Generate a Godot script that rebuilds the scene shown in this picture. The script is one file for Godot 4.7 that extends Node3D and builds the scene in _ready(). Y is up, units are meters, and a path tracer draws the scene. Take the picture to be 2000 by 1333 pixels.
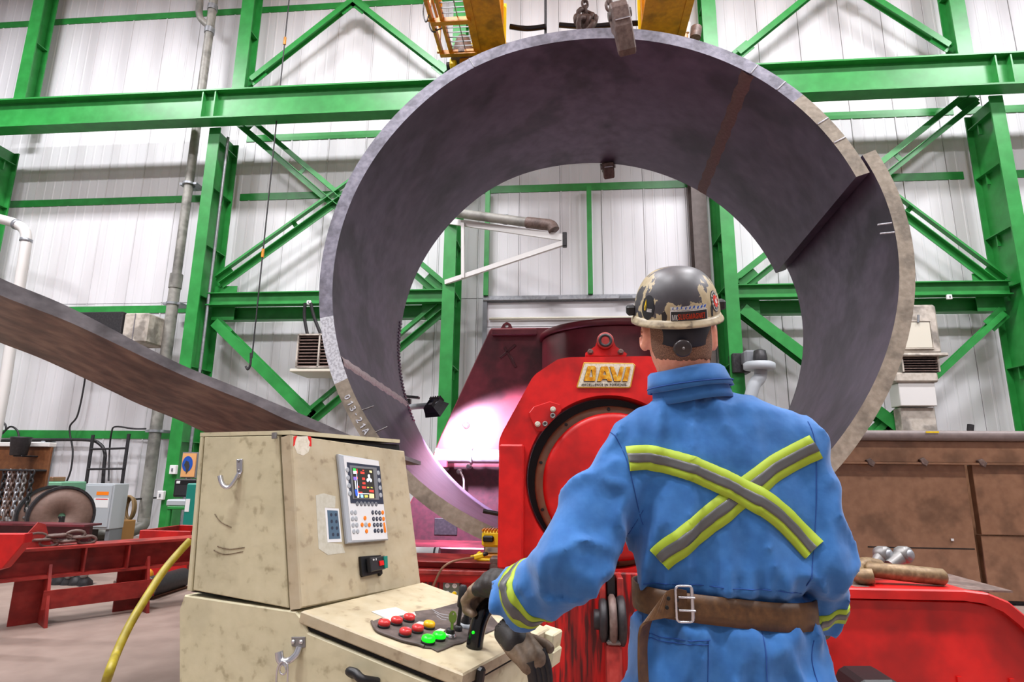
extends Node3D
# A plate-rolling shop: curved steel shell in a red rolling machine, control console, operator in blue coveralls, green steel frame and white liner wall.

var M := {}
var TEX := {}
var NUM := {}
var BASE := {}
var rng := RandomNumberGenerator.new()


func _ready() -> void:
	rng.seed = 7
	setup_view()
	make_materials()
	build_room()
	build_steelwork()
	build_wall_equipment()
	build_machine()
	build_shell()
	build_crane()
	build_loose_plate()
	build_bay_clutter()
	build_console()
	build_right_side()
	build_person()
	build_lamps()


func setup_view() -> void:
	var cam := Camera3D.new()
	cam.name = "camera"
	cam.fov = rad_to_deg(2.0 * atan(666.5 / 1180.0))
	cam.near = 0.05
	cam.far = 120.0
	cam.transform = Transform3D(Basis(Vector3.UP, deg_to_rad(5.2)) * Basis(Vector3.RIGHT, deg_to_rad(12.2)) * Basis(Vector3.BACK, deg_to_rad(0.65)), Vector3(0, 1.4, 0))
	add_child(cam)
	var we := WorldEnvironment.new()
	we.name = "world_environment"
	var env := Environment.new()
	env.background_mode = Environment.BG_COLOR
	env.background_color = Color(0.5, 0.55, 0.6)
	env.ambient_light_source = Environment.AMBIENT_SOURCE_DISABLED
	env.tonemap_mode = Environment.TONE_MAPPER_LINEAR
	env.tonemap_exposure = 1.0
	env.sdfgi_enabled = true
	env.ssao_enabled = true
	env.ssil_enabled = true
	we.environment = env
	add_child(we)


# lamps in the hall: x, z, energy
const LAMP_Y := 13.6
const LAMPS := [[-12.0, -6.5, 1.0], [-4.0, -6.5, 1.0], [4.0, -6.5, 1.0], [12.0, -6.5, 1.0], [-12.0, 0.5, 1.0], [-4.0, 0.5, 1.0], [4.0, 0.5, 1.0], [12.0, 0.5, 1.0], [-8.0, 7.0, 0.3], [0.0, 7.0, 0.3], [8.0, 7.0, 0.3]]
const LAMP_ENERGY := 112.0
const FLOOD := 26.0
const LAMP_COLOR := Color(0.985, 0.985, 1.0)

# ---------------------------------------------------------------- helpers
func numbered(called: String) -> String:
	var n: int = NUM.get(called, 0)
	NUM[called] = n + 1
	return called if n == 0 else "%s_%03d" % [called, n]


func tag(o: Node, label: String, category: String, group := "", kind := "") -> Node:
	if label:
		o.set_meta("label", label)
	if category:
		o.set_meta("category", category)
	if group:
		o.set_meta("group", group)
	if kind:
		o.set_meta("kind", kind)
	return o


func thing(called: String, label: String, category: String, at := Vector3.ZERO, group := "", kind := "") -> Node3D:
	var o := Node3D.new()
	o.name = numbered(called)
	o.position = at
	add_child(o)
	BASE[o] = at
	tag(o, label, category, group, kind)
	return o


# commits a mesh whose vertices are in world coordinates (or in the thing's own, when it stands at the origin)
func put_mesh(called: String, mesh: Mesh, mat: Material, parent: Node = self) -> MeshInstance3D:
	var o := MeshInstance3D.new()
	o.mesh = mesh
	if mat:
		o.material_override = mat
	if parent == self:
		o.name = numbered(called)
	else:
		o.name = called
	parent.add_child(o, true)
	if BASE.has(parent):
		o.position = -BASE[parent]
	return o


func obj(called: String, st: SurfaceTool, mat: Material, parent: Node = self) -> MeshInstance3D:
	st.generate_normals()
	st.index()
	return put_mesh(called, st.commit(), mat, parent)


func solo(called: String, st: SurfaceTool, mat: Material, label: String, category: String, group := "", kind := "") -> MeshInstance3D:
	var o := obj(called, st, mat)
	tag(o, label, category, group, kind)
	return o


func dup(src: Node3D, at: Vector3, label := "", turn := 0.0) -> Node3D:
	var o: Node3D = src.duplicate()
	var stem: String = String(src.name)
	var cut := RegEx.create_from_string("_\\d{3}$").search(stem)
	if cut:
		stem = stem.left(cut.get_start())
	o.name = numbered(stem)
	add_child(o)
	o.position = at
	o.rotation.y = turn
	if label:
		o.set_meta("label", label)
	return o


func mb() -> SurfaceTool:
	var st := SurfaceTool.new()
	st.begin(Mesh.PRIMITIVE_TRIANGLES)
	return st


# triangles given counter-clockwise as seen from outside (turned over when the closed solid comes out inside out)
func emit(st: SurfaceTool, t: PackedVector3Array, sg: PackedInt32Array, closed := true) -> void:
	var flip := false
	if closed and t.size() > 0:
		var vol := 0.0
		var o := t[0]
		for i in range(0, t.size(), 3):
			vol += (t[i] - o).dot((t[i + 1] - o).cross(t[i + 2] - o))
		flip = vol < 0.0
	for i in range(0, t.size(), 3):
		st.set_smooth_group(sg[i / 3])
		st.add_vertex(t[i])
		if flip:
			st.add_vertex(t[i + 1])
			st.add_vertex(t[i + 2])
		else:
			st.add_vertex(t[i + 2])
			st.add_vertex(t[i + 1])


func loft(st: SurfaceTool, rings: Array, smooth := true, caps := true, closed_ring := true, loop := false) -> void:
	var t := PackedVector3Array()
	var sg := PackedInt32Array()
	var n: int = rings[0].size()
	var last := n if closed_ring else n - 1
	var k := 1 if smooth else -1
	var many := rings.size() if loop else rings.size() - 1
	for i in many:
		var a: PackedVector3Array = rings[i]
		var b: PackedVector3Array = rings[(i + 1) % rings.size()]
		for j in last:
			var j2 := (j + 1) % n
			t.append_array(PackedVector3Array([a[j], a[j2], b[j2], a[j], b[j2], b[j]]))
			sg.append(k)
			sg.append(k)
	if caps and not loop:
		for e in 2:
			var r: PackedVector3Array = rings[0] if e == 0 else rings[-1]
			var c := Vector3.ZERO
			for p in r:
				c += p
			c /= n
			for j in n:
				var j2 := (j + 1) % n
				if e == 0:
					t.append_array(PackedVector3Array([c, r[j2], r[j]]))
				else:
					t.append_array(PackedVector3Array([c, r[j], r[j2]]))
				sg.append(-1)
	emit(st, t, sg, caps or loop)


func box(st: SurfaceTool, c: Vector3, s: Vector3, b := Basis(), ch := 0.0) -> void:
	var h := s / 2.0
	ch = minf(ch, minf(h.x, minf(h.y, h.z)) * 0.9)
	var rings := []
	if ch <= 0.0:
		for z in [-h.z, h.z]:
			rings.append(PackedVector3Array([c + b * Vector3(-h.x, -h.y, z), c + b * Vector3(h.x, -h.y, z), c + b * Vector3(h.x, h.y, z), c + b * Vector3(-h.x, h.y, z)]))
	else:
		for q in [[-h.z, 1], [-h.z + ch, 0], [h.z - ch, 0], [h.z, 1]]:
			var z: float = q[0]
			var x := h.x - ch
			var y := h.y - ch
			var X := x if q[1] else h.x
			var Y := y if q[1] else h.y
			rings.append(PackedVector3Array([c + b * Vector3(-x, -Y, z), c + b * Vector3(x, -Y, z), c + b * Vector3(X, -y, z), c + b * Vector3(X, y, z), c + b * Vector3(x, Y, z), c + b * Vector3(-x, Y, z), c + b * Vector3(-X, y, z), c + b * Vector3(-X, -y, z)]))
	loft(st, rings, false)


func box2(st: SurfaceTool, a: Vector3, b: Vector3, ch := 0.0) -> void:
	box(st, (a + b) / 2.0, (b - a).abs(), Basis(), ch)


func inset(poly: PackedVector2Array, d: float) -> PackedVector2Array:
	var n := poly.size()
	var area := 0.0
	for i in n:
		area += poly[i].cross(poly[(i + 1) % n])
	var sgn := signf(area)
	var out := PackedVector2Array()
	for i in n:
		var a := (poly[i] - poly[(i + n - 1) % n]).normalized()
		var b := (poly[(i + 1) % n] - poly[i]).normalized()
		var na := Vector2(-a.y, a.x) * sgn
		var nb := Vector2(-b.y, b.x) * sgn
		var m := (na + nb).normalized()
		out.append(poly[i] + m * d / maxf(0.35, m.dot(na)))
	return out


# polygon in the x, y plane of t, thickened along t's z from 0 to depth
func prism(st: SurfaceTool, poly: PackedVector2Array, t: Transform3D, depth: float, bev := 0.0, smooth := false) -> void:
	var n := poly.size()
	var levels := []
	if bev > 0.0:
		var q := inset(poly, bev)
		levels = [[q, 0.0], [poly, bev * signf(depth)], [poly, depth - bev * signf(depth)], [q, depth]]
	else:
		levels = [[poly, 0.0], [poly, depth]]
	var tri := Geometry2D.triangulate_polygon(levels[0][0])
	var v := PackedVector3Array()
	var sg := PackedInt32Array()
	var rings := []
	for l in levels:
		var r := PackedVector3Array()
		for p in l[0]:
			r.append(t * Vector3(p.x, p.y, l[1]))
		rings.append(r)
	var area := 0.0
	for i in n:
		area += poly[i].cross(poly[(i + 1) % n])
	var ccw := area > 0.0
	for i in rings.size() - 1:
		for j in n:
			var j2 := (j + 1) % n
			v.append_array(PackedVector3Array([rings[i][j], rings[i][j2], rings[i + 1][j2], rings[i][j], rings[i + 1][j2], rings[i + 1][j]]))
			sg.append(1 if smooth else -1)
			sg.append(1 if smooth else -1)
	for i in range(0, tri.size(), 3):
		var a := tri[i]
		var b := tri[i + 1]
		var c := tri[i + 2]
		var turn := (poly[b] - poly[a]).cross(poly[c] - poly[a]) > 0.0
		if turn != ccw:
			var s := b
			b = c
			c = s
		v.append_array(PackedVector3Array([rings[0][a], rings[0][c], rings[0][b]]))
		v.append_array(PackedVector3Array([rings[-1][a], rings[-1][b], rings[-1][c]]))
		sg.append(-1)
		sg.append(-1)
	emit(st, v, sg)


func frame_to(a: Vector3, b: Vector3, up := Vector3.UP) -> Transform3D:
	var z := (b - a).normalized()
	if absf(z.dot(up)) > 0.999:
		up = Vector3.BACK if absf(z.z) < 0.9 else Vector3.RIGHT
	var x := up.cross(z).normalized()
	return Transform3D(Basis(x, z.cross(x), z), a)


# a profile (x across, y up) drawn from a to b
func sweep(st: SurfaceTool, poly: PackedVector2Array, a: Vector3, b: Vector3, up := Vector3.UP) -> void:
	prism(st, poly, frame_to(a, b, up), a.distance_to(b))


func i_profile(w: float, h: float, tf: float, tw: float) -> PackedVector2Array:
	var x := w / 2
	var y := h / 2
	var k := tw / 2
	return PackedVector2Array([Vector2(-x, -y), Vector2(x, -y), Vector2(x, -y + tf), Vector2(k, -y + tf), Vector2(k, y - tf), Vector2(x, y - tf), Vector2(x, y), Vector2(-x, y), Vector2(-x, y - tf), Vector2(-k, y - tf), Vector2(-k, -y + tf), Vector2(-x, -y + tf)])


func l_profile(w: float, h: float, t: float) -> PackedVector2Array:
	return PackedVector2Array([Vector2(0, 0), Vector2(w, 0), Vector2(w, t), Vector2(t, t), Vector2(t, h), Vector2(0, h)])


func c_profile(w: float, h: float, t: float) -> PackedVector2Array:
	return PackedVector2Array([Vector2(0, -h / 2), Vector2(w, -h / 2), Vector2(w, -h / 2 + t), Vector2(t, -h / 2 + t), Vector2(t, h / 2 - t), Vector2(w, h / 2 - t), Vector2(w, h / 2), Vector2(0, h / 2)])


func rect(w: float, h: float) -> PackedVector2Array:
	return PackedVector2Array([Vector2(-w / 2, -h / 2), Vector2(w / 2, -h / 2), Vector2(w / 2, h / 2), Vector2(-w / 2, h / 2)])


func round_rect(w: float, h: float, r: float, n := 4) -> PackedVector2Array:
	var out := PackedVector2Array()
	for q in 4:
		var c := Vector2((w / 2 - r) * [1, -1, -1, 1][q], (h / 2 - r) * [1, 1, -1, -1][q])
		for i in n + 1:
			out.append(c + Vector2.from_angle(q * PI / 2 + i * PI / 2 / n) * r)
	return out


func ngon(r: float, n: int, start := 0.0, c := Vector2.ZERO, ry := -1.0) -> PackedVector2Array:
	var out := PackedVector2Array()
	for i in n:
		var a := start + TAU * i / n
		out.append(c + Vector2(cos(a) * r, sin(a) * (r if ry < 0 else ry)))
	return out


func tube(st: SurfaceTool, pts: Array, r, n := 10, caps := true, flat := 1.0) -> void:
	var rings := []
	var up := Vector3.UP
	var prev := Vector3.ZERO
	for i in pts.size():
		var d: Vector3 = (pts[mini(i + 1, pts.size() - 1)] - pts[maxi(i - 1, 0)]).normalized()
		if i == 0:
			if absf(d.dot(up)) > 0.95:
				up = Vector3.RIGHT
		else:
			up = Basis(Quaternion(prev, d)) * up if prev.dot(d) > -0.999 else up
		up = (up - d * up.dot(d)).normalized()
		prev = d
		var x := up.cross(d)
		var rr: float = r if r is float else r[i]
		var ring := PackedVector3Array()
		for j in n:
			var a := TAU * j / n
			ring.append(pts[i] + (x * cos(a) * flat + up * sin(a)) * rr)
		rings.append(ring)
	loft(st, rings, true, caps)


func rod(st: SurfaceTool, a: Vector3, b: Vector3, r: float, n := 12) -> void:
	tube(st, [a, b], r, n)


func curve(pts: Array, per := 6, closed := false) -> Array:
	var out := []
	var n := pts.size()
	var segs := n if closed else n - 1
	for i in segs:
		var p0: Vector3 = pts[(i - 1 + n) % n] if closed or i > 0 else pts[i]
		var p1: Vector3 = pts[i]
		var p2: Vector3 = pts[(i + 1) % n]
		var p3: Vector3 = pts[(i + 2) % n] if closed or i + 2 < n else p2
		for k in per:
			var t := float(k) / per
			out.append(0.5 * ((2.0 * p1) + (p2 - p0) * t + (2.0 * p0 - 5.0 * p1 + 4.0 * p2 - p3) * t * t + (3.0 * p1 - p0 - 3.0 * p2 + p3) * t * t * t))
	if not closed:
		out.append(pts[-1])
	return out


func ring_tube(st: SurfaceTool, pts: Array, r: float, n := 8) -> void:
	var rings := []
	var c := Vector3.ZERO
	for p in pts:
		c += p
	c /= pts.size()
	var nrm: Vector3 = ((pts[0] - c).cross(pts[pts.size() / 4] - c)).normalized()
	for i in pts.size():
		var d: Vector3 = (pts[(i + 1) % pts.size()] - pts[i - 1]).normalized()
		var x := nrm.cross(d).normalized()
		var ring := PackedVector3Array()
		for j in n:
			ring.append(pts[i] + (x * cos(TAU * j / n) + d.cross(x) * sin(TAU * j / n)) * r)
		rings.append(ring)
	loft(st, rings, true, false, true, true)


# profile: Vector2(radius, height along t.y)
func lathe(st: SurfaceTool, profile: Array, t: Transform3D, n := 24, smooth := true) -> void:
	for k in profile.size() - 1:
		pass
	var rings := []
	for p in profile:
		var r := PackedVector3Array()
		for j in n:
			var a := TAU * j / n
			r.append(t * Vector3(cos(a) * p.x, p.y, sin(a) * p.x))
		rings.append(r)
	loft(st, rings, smooth)


# a turned ring whose section is the closed profile
func lathe_ring(st: SurfaceTool, profile: Array, t: Transform3D, n := 32) -> void:
	var rings := []
	for j in n:
		var a := TAU * j / n
		var r := PackedVector3Array()
		for p in profile:
			r.append(t * Vector3(cos(a) * p.x, p.y, sin(a) * p.x))
		rings.append(r)
	loft(st, rings, false, false, true, true)


func along(dir: Vector3, at: Vector3) -> Transform3D:
	var y := dir.normalized()
	var x := y.cross(Vector3.FORWARD if absf(y.z) < 0.9 else Vector3.UP).normalized()
	return Transform3D(Basis(x, y, x.cross(y)), at)


# a flat plate with one hole: outer and inner outlines with the same number of points
func holed(st: SurfaceTool, outer: PackedVector2Array, inner: PackedVector2Array, t: Transform3D, depth: float) -> void:
	var rings := []
	for q in [[outer, 0.0], [outer, depth], [inner, depth], [inner, 0.0]]:
		var r := PackedVector3Array()
		for p in q[0]:
			r.append(t * Vector3(p.x, p.y, q[1]))
		rings.append(r)
	loft(st, rings, false, false, true, true)


func bolt(st: SurfaceTool, at: Vector3, dir: Vector3, r: float, h: float) -> void:
	var t := along(dir, at)
	lathe(st, [Vector2(r * 1.25, 0), Vector2(r * 1.25, h * 0.18), Vector2(r * 1.2, h * 0.2)], t, 12, false)
	lathe(st, [Vector2(r, h * 0.2), Vector2(r, h * 0.9), Vector2(r * 0.85, h)], t, 6, false)


func words_mesh(s: String, height: float, bold := true, depth := 0.002, font_name := "Droid Sans") -> TextMesh:
	var f := SystemFont.new()
	f.font_names = PackedStringArray([font_name])
	f.font_weight = 700 if bold else 400
	var t := TextMesh.new()
	t.text = s
	t.font = f
	t.font_size = 64
	t.pixel_size = height / 46.0
	t.depth = depth
	t.curve_step = 1.5
	return t


func words(called: String, s: String, height: float, mat: Material, parent: Node, t: Transform3D, bold := true, depth := 0.002) -> MeshInstance3D:
	var o := put_mesh(called, words_mesh(s, height, bold, depth), mat, parent)
	o.transform = Transform3D(t.basis, t.origin + o.position)
	return o


# ---------------------------------------------------------------- materials
func noise_tex(key: String, freq: float, stops: Array, kind := FastNoiseLite.TYPE_SIMPLEX_SMOOTH, oct := 4, size := 512, as_normal := false, stretch := 1.0) -> NoiseTexture2D:
	if TEX.has(key):
		return TEX[key]
	var n := FastNoiseLite.new()
	n.seed = hash(key) % 1000
	n.noise_type = kind
	n.frequency = freq
	n.fractal_octaves = oct
	var t := NoiseTexture2D.new()
	t.width = size
	t.height = size
	t.seamless = true
	t.noise = n
	t.as_normal_map = as_normal
	if stops.size():
		var g := Gradient.new()
		g.offsets = PackedFloat32Array()
		var offs := PackedFloat32Array()
		var cols := PackedColorArray()
		for s in stops:
			offs.append(s[0])
			cols.append(s[1])
		g.offsets = offs
		g.colors = cols
		t.color_ramp = g
	TEX[key] = t
	return t


func grey(v: float) -> Color:
	return Color(v, v, v)


func plain(key: String, c: Color, rough := 0.6, metal := 0.0) -> StandardMaterial3D:
	var m := StandardMaterial3D.new()
	m.resource_name = key
	m.albedo_color = c
	m.roughness = rough
	m.metallic = metal
	m.cull_mode = BaseMaterial3D.CULL_DISABLED
	M[key] = m
	return m


# stops of colour over noise, laid by three planes; grime multiplies a second, coarser pattern
func mottled(key: String, stops: Array, scale: float, rough := 0.6, metal := 0.0, grime := 0.0, bump := 0.0, freq := 0.02, squash := Vector3.ONE) -> StandardMaterial3D:
	var m := plain(key, Color.WHITE, rough, metal)
	if not key in ["red_streaked", "scuff", "hair", "hat_cream", "sticker_pale", "rusty_plate", "sign_letter"]:
		var mean := Color(0, 0, 0)
		for s in stops:
			mean += s[1] / stops.size()
		for s in stops:
			s[1] = s[1].lerp(mean, 0.5)
	m.albedo_texture = noise_tex(key, freq, stops)
	m.uv1_triplanar = true
	m.uv1_scale = squash * scale
	if grime > 0.0:
		m.detail_enabled = true
		m.detail_blend_mode = BaseMaterial3D.BLEND_MODE_MUL
		m.detail_uv_layer = BaseMaterial3D.DETAIL_UV_2
		m.detail_albedo = noise_tex("grime%d" % int(grime * 10), 0.012, [[0.25, grey(1.0 - grime)], [0.5, grey(0.97)], [1.0, grey(1.0)]], FastNoiseLite.TYPE_SIMPLEX_SMOOTH, 5)
		m.uv2_triplanar = true
		m.uv2_scale = squash * scale * 0.37
	if bump > 0.0:
		m.heightmap_enabled = true
		m.heightmap_scale = bump
		m.heightmap_texture = noise_tex("relief", 0.03, [], FastNoiseLite.TYPE_SIMPLEX_SMOOTH, 5)
	return m


func make_materials() -> void:
	mottled("green", [[0.2, Color(0.13, 0.50, 0.20)], [0.55, Color(0.16, 0.55, 0.24)], [0.9, Color(0.20, 0.60, 0.28)]], 0.35, 0.38, 0.0, 0.1)
	mottled("liner", [[0.2, Color(0.80, 0.79, 0.80)], [0.6, Color(0.88, 0.875, 0.89)], [0.9, Color(0.92, 0.915, 0.93)]], 0.12, 0.42, 0.0, 0.1, 0.0, 0.02, Vector3(1, 0.15, 1))
	mottled("far_wall", [[0.2, Color(0.52, 0.52, 0.54)], [0.8, Color(0.60, 0.60, 0.62)]], 0.12, 0.6)
	mottled("reel_brown", [[0.2, Color(0.42, 0.33, 0.29)], [0.8, Color(0.52, 0.42, 0.38)]], 1.5, 0.6)
	mottled("post_grey", [[0.2, Color(0.32, 0.28, 0.27)], [0.8, Color(0.42, 0.37, 0.36)]], 0.6, 0.6)
	plain("seam", Color(0.42, 0.41, 0.43), 0.7)
	mottled("concrete", [[0.15, Color(0.53, 0.455, 0.42)], [0.5, Color(0.59, 0.51, 0.47)], [0.85, Color(0.64, 0.56, 0.52)]], 0.3, 0.5, 0.0, 0.15, 0.15)
	mottled("roof", [[0.2, Color(0.62, 0.60, 0.60)], [0.8, Color(0.72, 0.71, 0.71)]], 0.1, 0.8)
	mottled("mill", [[0.15, Color(0.29, 0.25, 0.31)], [0.5, Color(0.37, 0.325, 0.40)], [0.85, Color(0.44, 0.39, 0.46)]], 0.5, 0.40, 0.3, 0.3, 0.1)
	mottled("cut_edge", [[0.2, Color(0.44, 0.43, 0.48)], [0.6, Color(0.58, 0.57, 0.63)], [0.9, Color(0.66, 0.65, 0.69)]], 1.4, 0.5, 0.3, 0.2, 0.1)
	mottled("cut_edge_tan", [[0.2, Color(0.52, 0.48, 0.42)], [0.6, Color(0.64, 0.59, 0.53)], [0.9, Color(0.72, 0.68, 0.61)]], 1.4, 0.5, 0.2, 0.2, 0.1)
	mottled("ground_steel", [[0.2, Color(0.56, 0.47, 0.47)], [0.5, Color(0.74, 0.68, 0.68)], [0.9, Color(0.86, 0.84, 0.86)]], 3.0, 0.5, 0.1)
	mottled("bead", [[0.2, Color(0.34, 0.24, 0.23)], [0.6, Color(0.46, 0.34, 0.32)], [0.9, Color(0.52, 0.42, 0.40)]], 3.0, 0.6, 0.2)
	mottled("white_chalk", [[0.4, Color(0.60, 0.60, 0.63)], [0.5, Color(0.82, 0.83, 0.86)], [0.9, Color(0.92, 0.93, 0.95)]], 3.0, 0.6)
	mottled("rusty_plate", [[0.2, Color(0.25, 0.19, 0.17)], [0.5, Color(0.40, 0.32, 0.28)], [0.8, Color(0.52, 0.44, 0.38)]], 0.9, 0.5, 0.25, 0.4, 0.2, 0.02, Vector3(0.5, 2.0, 0.5))
	mottled("plate_edge", [[0.2, Color(0.40, 0.39, 0.41)], [0.6, Color(0.52, 0.51, 0.53)], [0.9, Color(0.60, 0.59, 0.60)]], 1.6, 0.55, 0.2, 0.3, 0.1)
	mottled("red", [[0.2, Color(0.74, 0.05, 0.05)], [0.6, Color(0.84, 0.07, 0.06)], [0.9, Color(0.88, 0.12, 0.10)]], 0.8, 0.42, 0.0, 0.2)
	mottled("red_streaked", [[0.3, Color(0.38, 0.06, 0.06)], [0.5, Color(0.72, 0.06, 0.06)], [0.9, Color(0.84, 0.10, 0.08)]], 0.9, 0.45, 0.0, 0.3, 0.0, 0.02, Vector3(2.4, 0.25, 2.4))
	mottled("red_worn", [[0.2, Color(0.50, 0.11, 0.10)], [0.55, Color(0.68, 0.17, 0.15)], [0.85, Color(0.76, 0.30, 0.26)]], 0.9, 0.5, 0.0, 0.3)
	mottled("maroon", [[0.2, Color(0.38, 0.11, 0.15)], [0.6, Color(0.45, 0.14, 0.18)], [0.9, Color(0.50, 0.19, 0.23)]], 0.6, 0.42, 0.0, 0.3)
	mottled("dark_steel", [[0.2, Color(0.10, 0.10, 0.11)], [0.6, Color(0.17, 0.16, 0.17)], [0.9, Color(0.26, 0.25, 0.26)]], 2.0, 0.5, 0.2)
	mottled("steel", [[0.2, Color(0.42, 0.41, 0.41)], [0.7, Color(0.58, 0.57, 0.56)]], 2.0, 0.4, 0.4)
	mottled("rust_steel", [[0.2, Color(0.30, 0.22, 0.20)], [0.55, Color(0.46, 0.38, 0.35)], [0.9, Color(0.58, 0.51, 0.48)]], 2.0, 0.55, 0.1, 0.2)
	plain("chrome", Color(0.80, 0.80, 0.82), 0.25, 0.9)
	mottled("zinc", [[0.2, Color(0.50, 0.51, 0.53)], [0.7, Color(0.66, 0.67, 0.69)]], 1.0, 0.4, 0.5)
	mottled("pipe_grey", [[0.2, Color(0.52, 0.51, 0.49)], [0.7, Color(0.64, 0.63, 0.60)]], 0.7, 0.5, 0.1, 0.3)
	mottled("yellow_paint", [[0.2, Color(0.72, 0.44, 0.02)], [0.6, Color(0.84, 0.54, 0.03)], [0.9, Color(0.90, 0.62, 0.08)]], 0.7, 0.45, 0.0, 0.2)
	plain("yellow", Color(0.92, 0.78, 0.05), 0.45)
	mottled("console", [[0.1, Color(0.50, 0.45, 0.33)], [0.3, Color(0.83, 0.80, 0.66)], [0.6, Color(0.88, 0.85, 0.71)], [0.9, Color(0.91, 0.88, 0.75)]], 1.5, 0.5, 0.0, 0.16, 0.04)
	mottled("console_deck", [[0.1, Color(0.44, 0.36, 0.27)], [0.28, Color(0.76, 0.70, 0.57)], [0.6, Color(0.80, 0.75, 0.63)], [0.9, Color(0.84, 0.80, 0.69)]], 1.5, 0.5, 0.0, 0.16, 0.04)
	plain("gap", Color(0.05, 0.05, 0.05), 0.9)
	plain("black", Color(0.05, 0.05, 0.06), 0.45)
	plain("black_gloss", Color(0.035, 0.035, 0.05), 0.18)
	mottled("rubber", [[0.2, Color(0.26, 0.22, 0.20)], [0.6, Color(0.36, 0.31, 0.29)], [0.9, Color(0.46, 0.41, 0.39)]], 3.0, 0.6, 0.0, 0.3, 0.05)
	plain("white", Color(0.88, 0.88, 0.88), 0.5)
	plain("white_metal", Color(0.82, 0.81, 0.80), 0.45)
	plain("off_white", Color(0.80, 0.78, 0.72), 0.5)
	plain("light_grey", Color(0.66, 0.68, 0.70), 0.5)
	plain("mid_grey", Color(0.45, 0.46, 0.48), 0.5)
	plain("navy", Color(0.17, 0.20, 0.27), 0.5)
	plain("orange", Color(0.95, 0.50, 0.06), 0.5)
	plain("teal", Color(0.05, 0.48, 0.42), 0.45)
	plain("machine_green", Color(0.42, 0.62, 0.50), 0.5)
	plain("red_button", Color(0.80, 0.20, 0.20), 0.25)
	plain("yellow_button", Color(0.88, 0.64, 0.03), 0.25)
	plain("signal_red", Color(0.85, 0.10, 0.08), 0.4)
	plain("blue_ink", Color(0.10, 0.30, 0.66), 0.5)
	mottled("brown_paint", [[0.2, Color(0.50, 0.36, 0.27)], [0.6, Color(0.57, 0.42, 0.32)], [0.9, Color(0.62, 0.47, 0.37)]], 0.7, 0.28, 0.0, 0.2)
	mottled("wood_board", [[0.2, Color(0.38, 0.22, 0.11)], [0.7, Color(0.50, 0.31, 0.17)]], 1.2, 0.6)
	mottled("unit_white", [[0.2, Color(0.66, 0.62, 0.57)], [0.7, Color(0.80, 0.77, 0.73)]], 0.8, 0.5, 0.0, 0.3)
	mottled("leather", [[0.2, Color(0.27, 0.17, 0.08)], [0.6, Color(0.38, 0.25, 0.12)], [0.9, Color(0.47, 0.33, 0.18)]], 5.0, 0.5, 0.0, 0.2, 0.03)
	mottled("glove_dark", [[0.2, Color(0.10, 0.085, 0.08)], [0.6, Color(0.16, 0.14, 0.13)], [0.9, Color(0.25, 0.22, 0.21)]], 5.0, 0.6, 0.0, 0.0, 0.05)
	mottled("glove_tan", [[0.2, Color(0.38, 0.30, 0.22)], [0.6, Color(0.56, 0.47, 0.38)], [0.9, Color(0.66, 0.59, 0.51)]], 5.0, 0.6, 0.0, 0.2, 0.05)
	mottled("skin", [[0.2, Color(0.84, 0.53, 0.42)], [0.6, Color(0.92, 0.63, 0.52)], [0.9, Color(0.95, 0.69, 0.59)]], 6.0, 0.5, 0.0, 0.0, 0.02).subsurf_scatter_enabled = true
	M.skin.subsurf_scatter_strength = 0.15
	mottled("hair", [[0.3, Color(0.30, 0.21, 0.15)], [0.55, Color(0.50, 0.36, 0.28)], [0.8, Color(0.70, 0.52, 0.42)]], 24.0, 0.8, 0.0, 0.0, 0.1, 0.05, Vector3(1, 0.4, 1))
	var cl := mottled("cloth", [[0.15, Color(0.13, 0.37, 0.64)], [0.5, Color(0.18, 0.44, 0.71)], [0.85, Color(0.26, 0.51, 0.78)]], 2.2, 0.85, 0.0, 0.1, 0.04)
	cl.rim_enabled = true
	cl.rim = 0.4
	cl.rim_tint = 0.6
	plain("cloth_seam", Color(0.12, 0.28, 0.55), 0.9)
	plain("hi_vis", Color(0.63, 0.72, 0.17), 0.6)
	plain("reflective", Color(0.34, 0.34, 0.34), 0.4)
	plain("ink", Color(0.20, 0.19, 0.18), 0.7)
	mottled("scuff", [[0.35, Color(0.36, 0.30, 0.22)], [0.6, Color(0.52, 0.46, 0.36)]], 6.0, 0.7)
	mottled("maroon_dirty", [[0.2, Color(0.18, 0.08, 0.10)], [0.5, Color(0.26, 0.10, 0.14)], [0.9, Color(0.32, 0.13, 0.17)]], 1.2, 0.55)  # dirt, with extra darkening in the colour against the strong flood light
	mottled("maroon_dark", [[0.2, Color(0.28, 0.08, 0.11)], [0.8, Color(0.34, 0.11, 0.14)]], 0.6, 0.5)
	mottled("sign_gold", [[0.2, Color(0.70, 0.50, 0.14)], [0.8, Color(0.86, 0.68, 0.28)]], 4.0, 0.4)
	mottled("sign_letter", [[0.2, Color(0.80, 0.50, 0.08)], [0.6, Color(0.92, 0.68, 0.18)], [0.9, Color(0.96, 0.84, 0.45)]], 2.0, 0.3, 0.3)
	mottled("sign_white", [[0.2, Color(0.74, 0.70, 0.60)], [0.5, Color(0.90, 0.88, 0.82)]], 5.0, 0.4)
	plain("outlet_grey", Color(0.44, 0.48, 0.44), 0.5)
	plain("hose_tan", Color(0.52, 0.42, 0.28), 0.7)
	plain("carton", Color(0.62, 0.45, 0.25), 0.8)
	plain("poster_tan", Color(0.85, 0.62, 0.40), 0.6)
	mottled("hose_yellow", [[0.2, Color(0.44, 0.38, 0.06)], [0.6, Color(0.66, 0.59, 0.10)], [0.9, Color(0.74, 0.69, 0.22)]], 2.0, 0.45)
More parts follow.
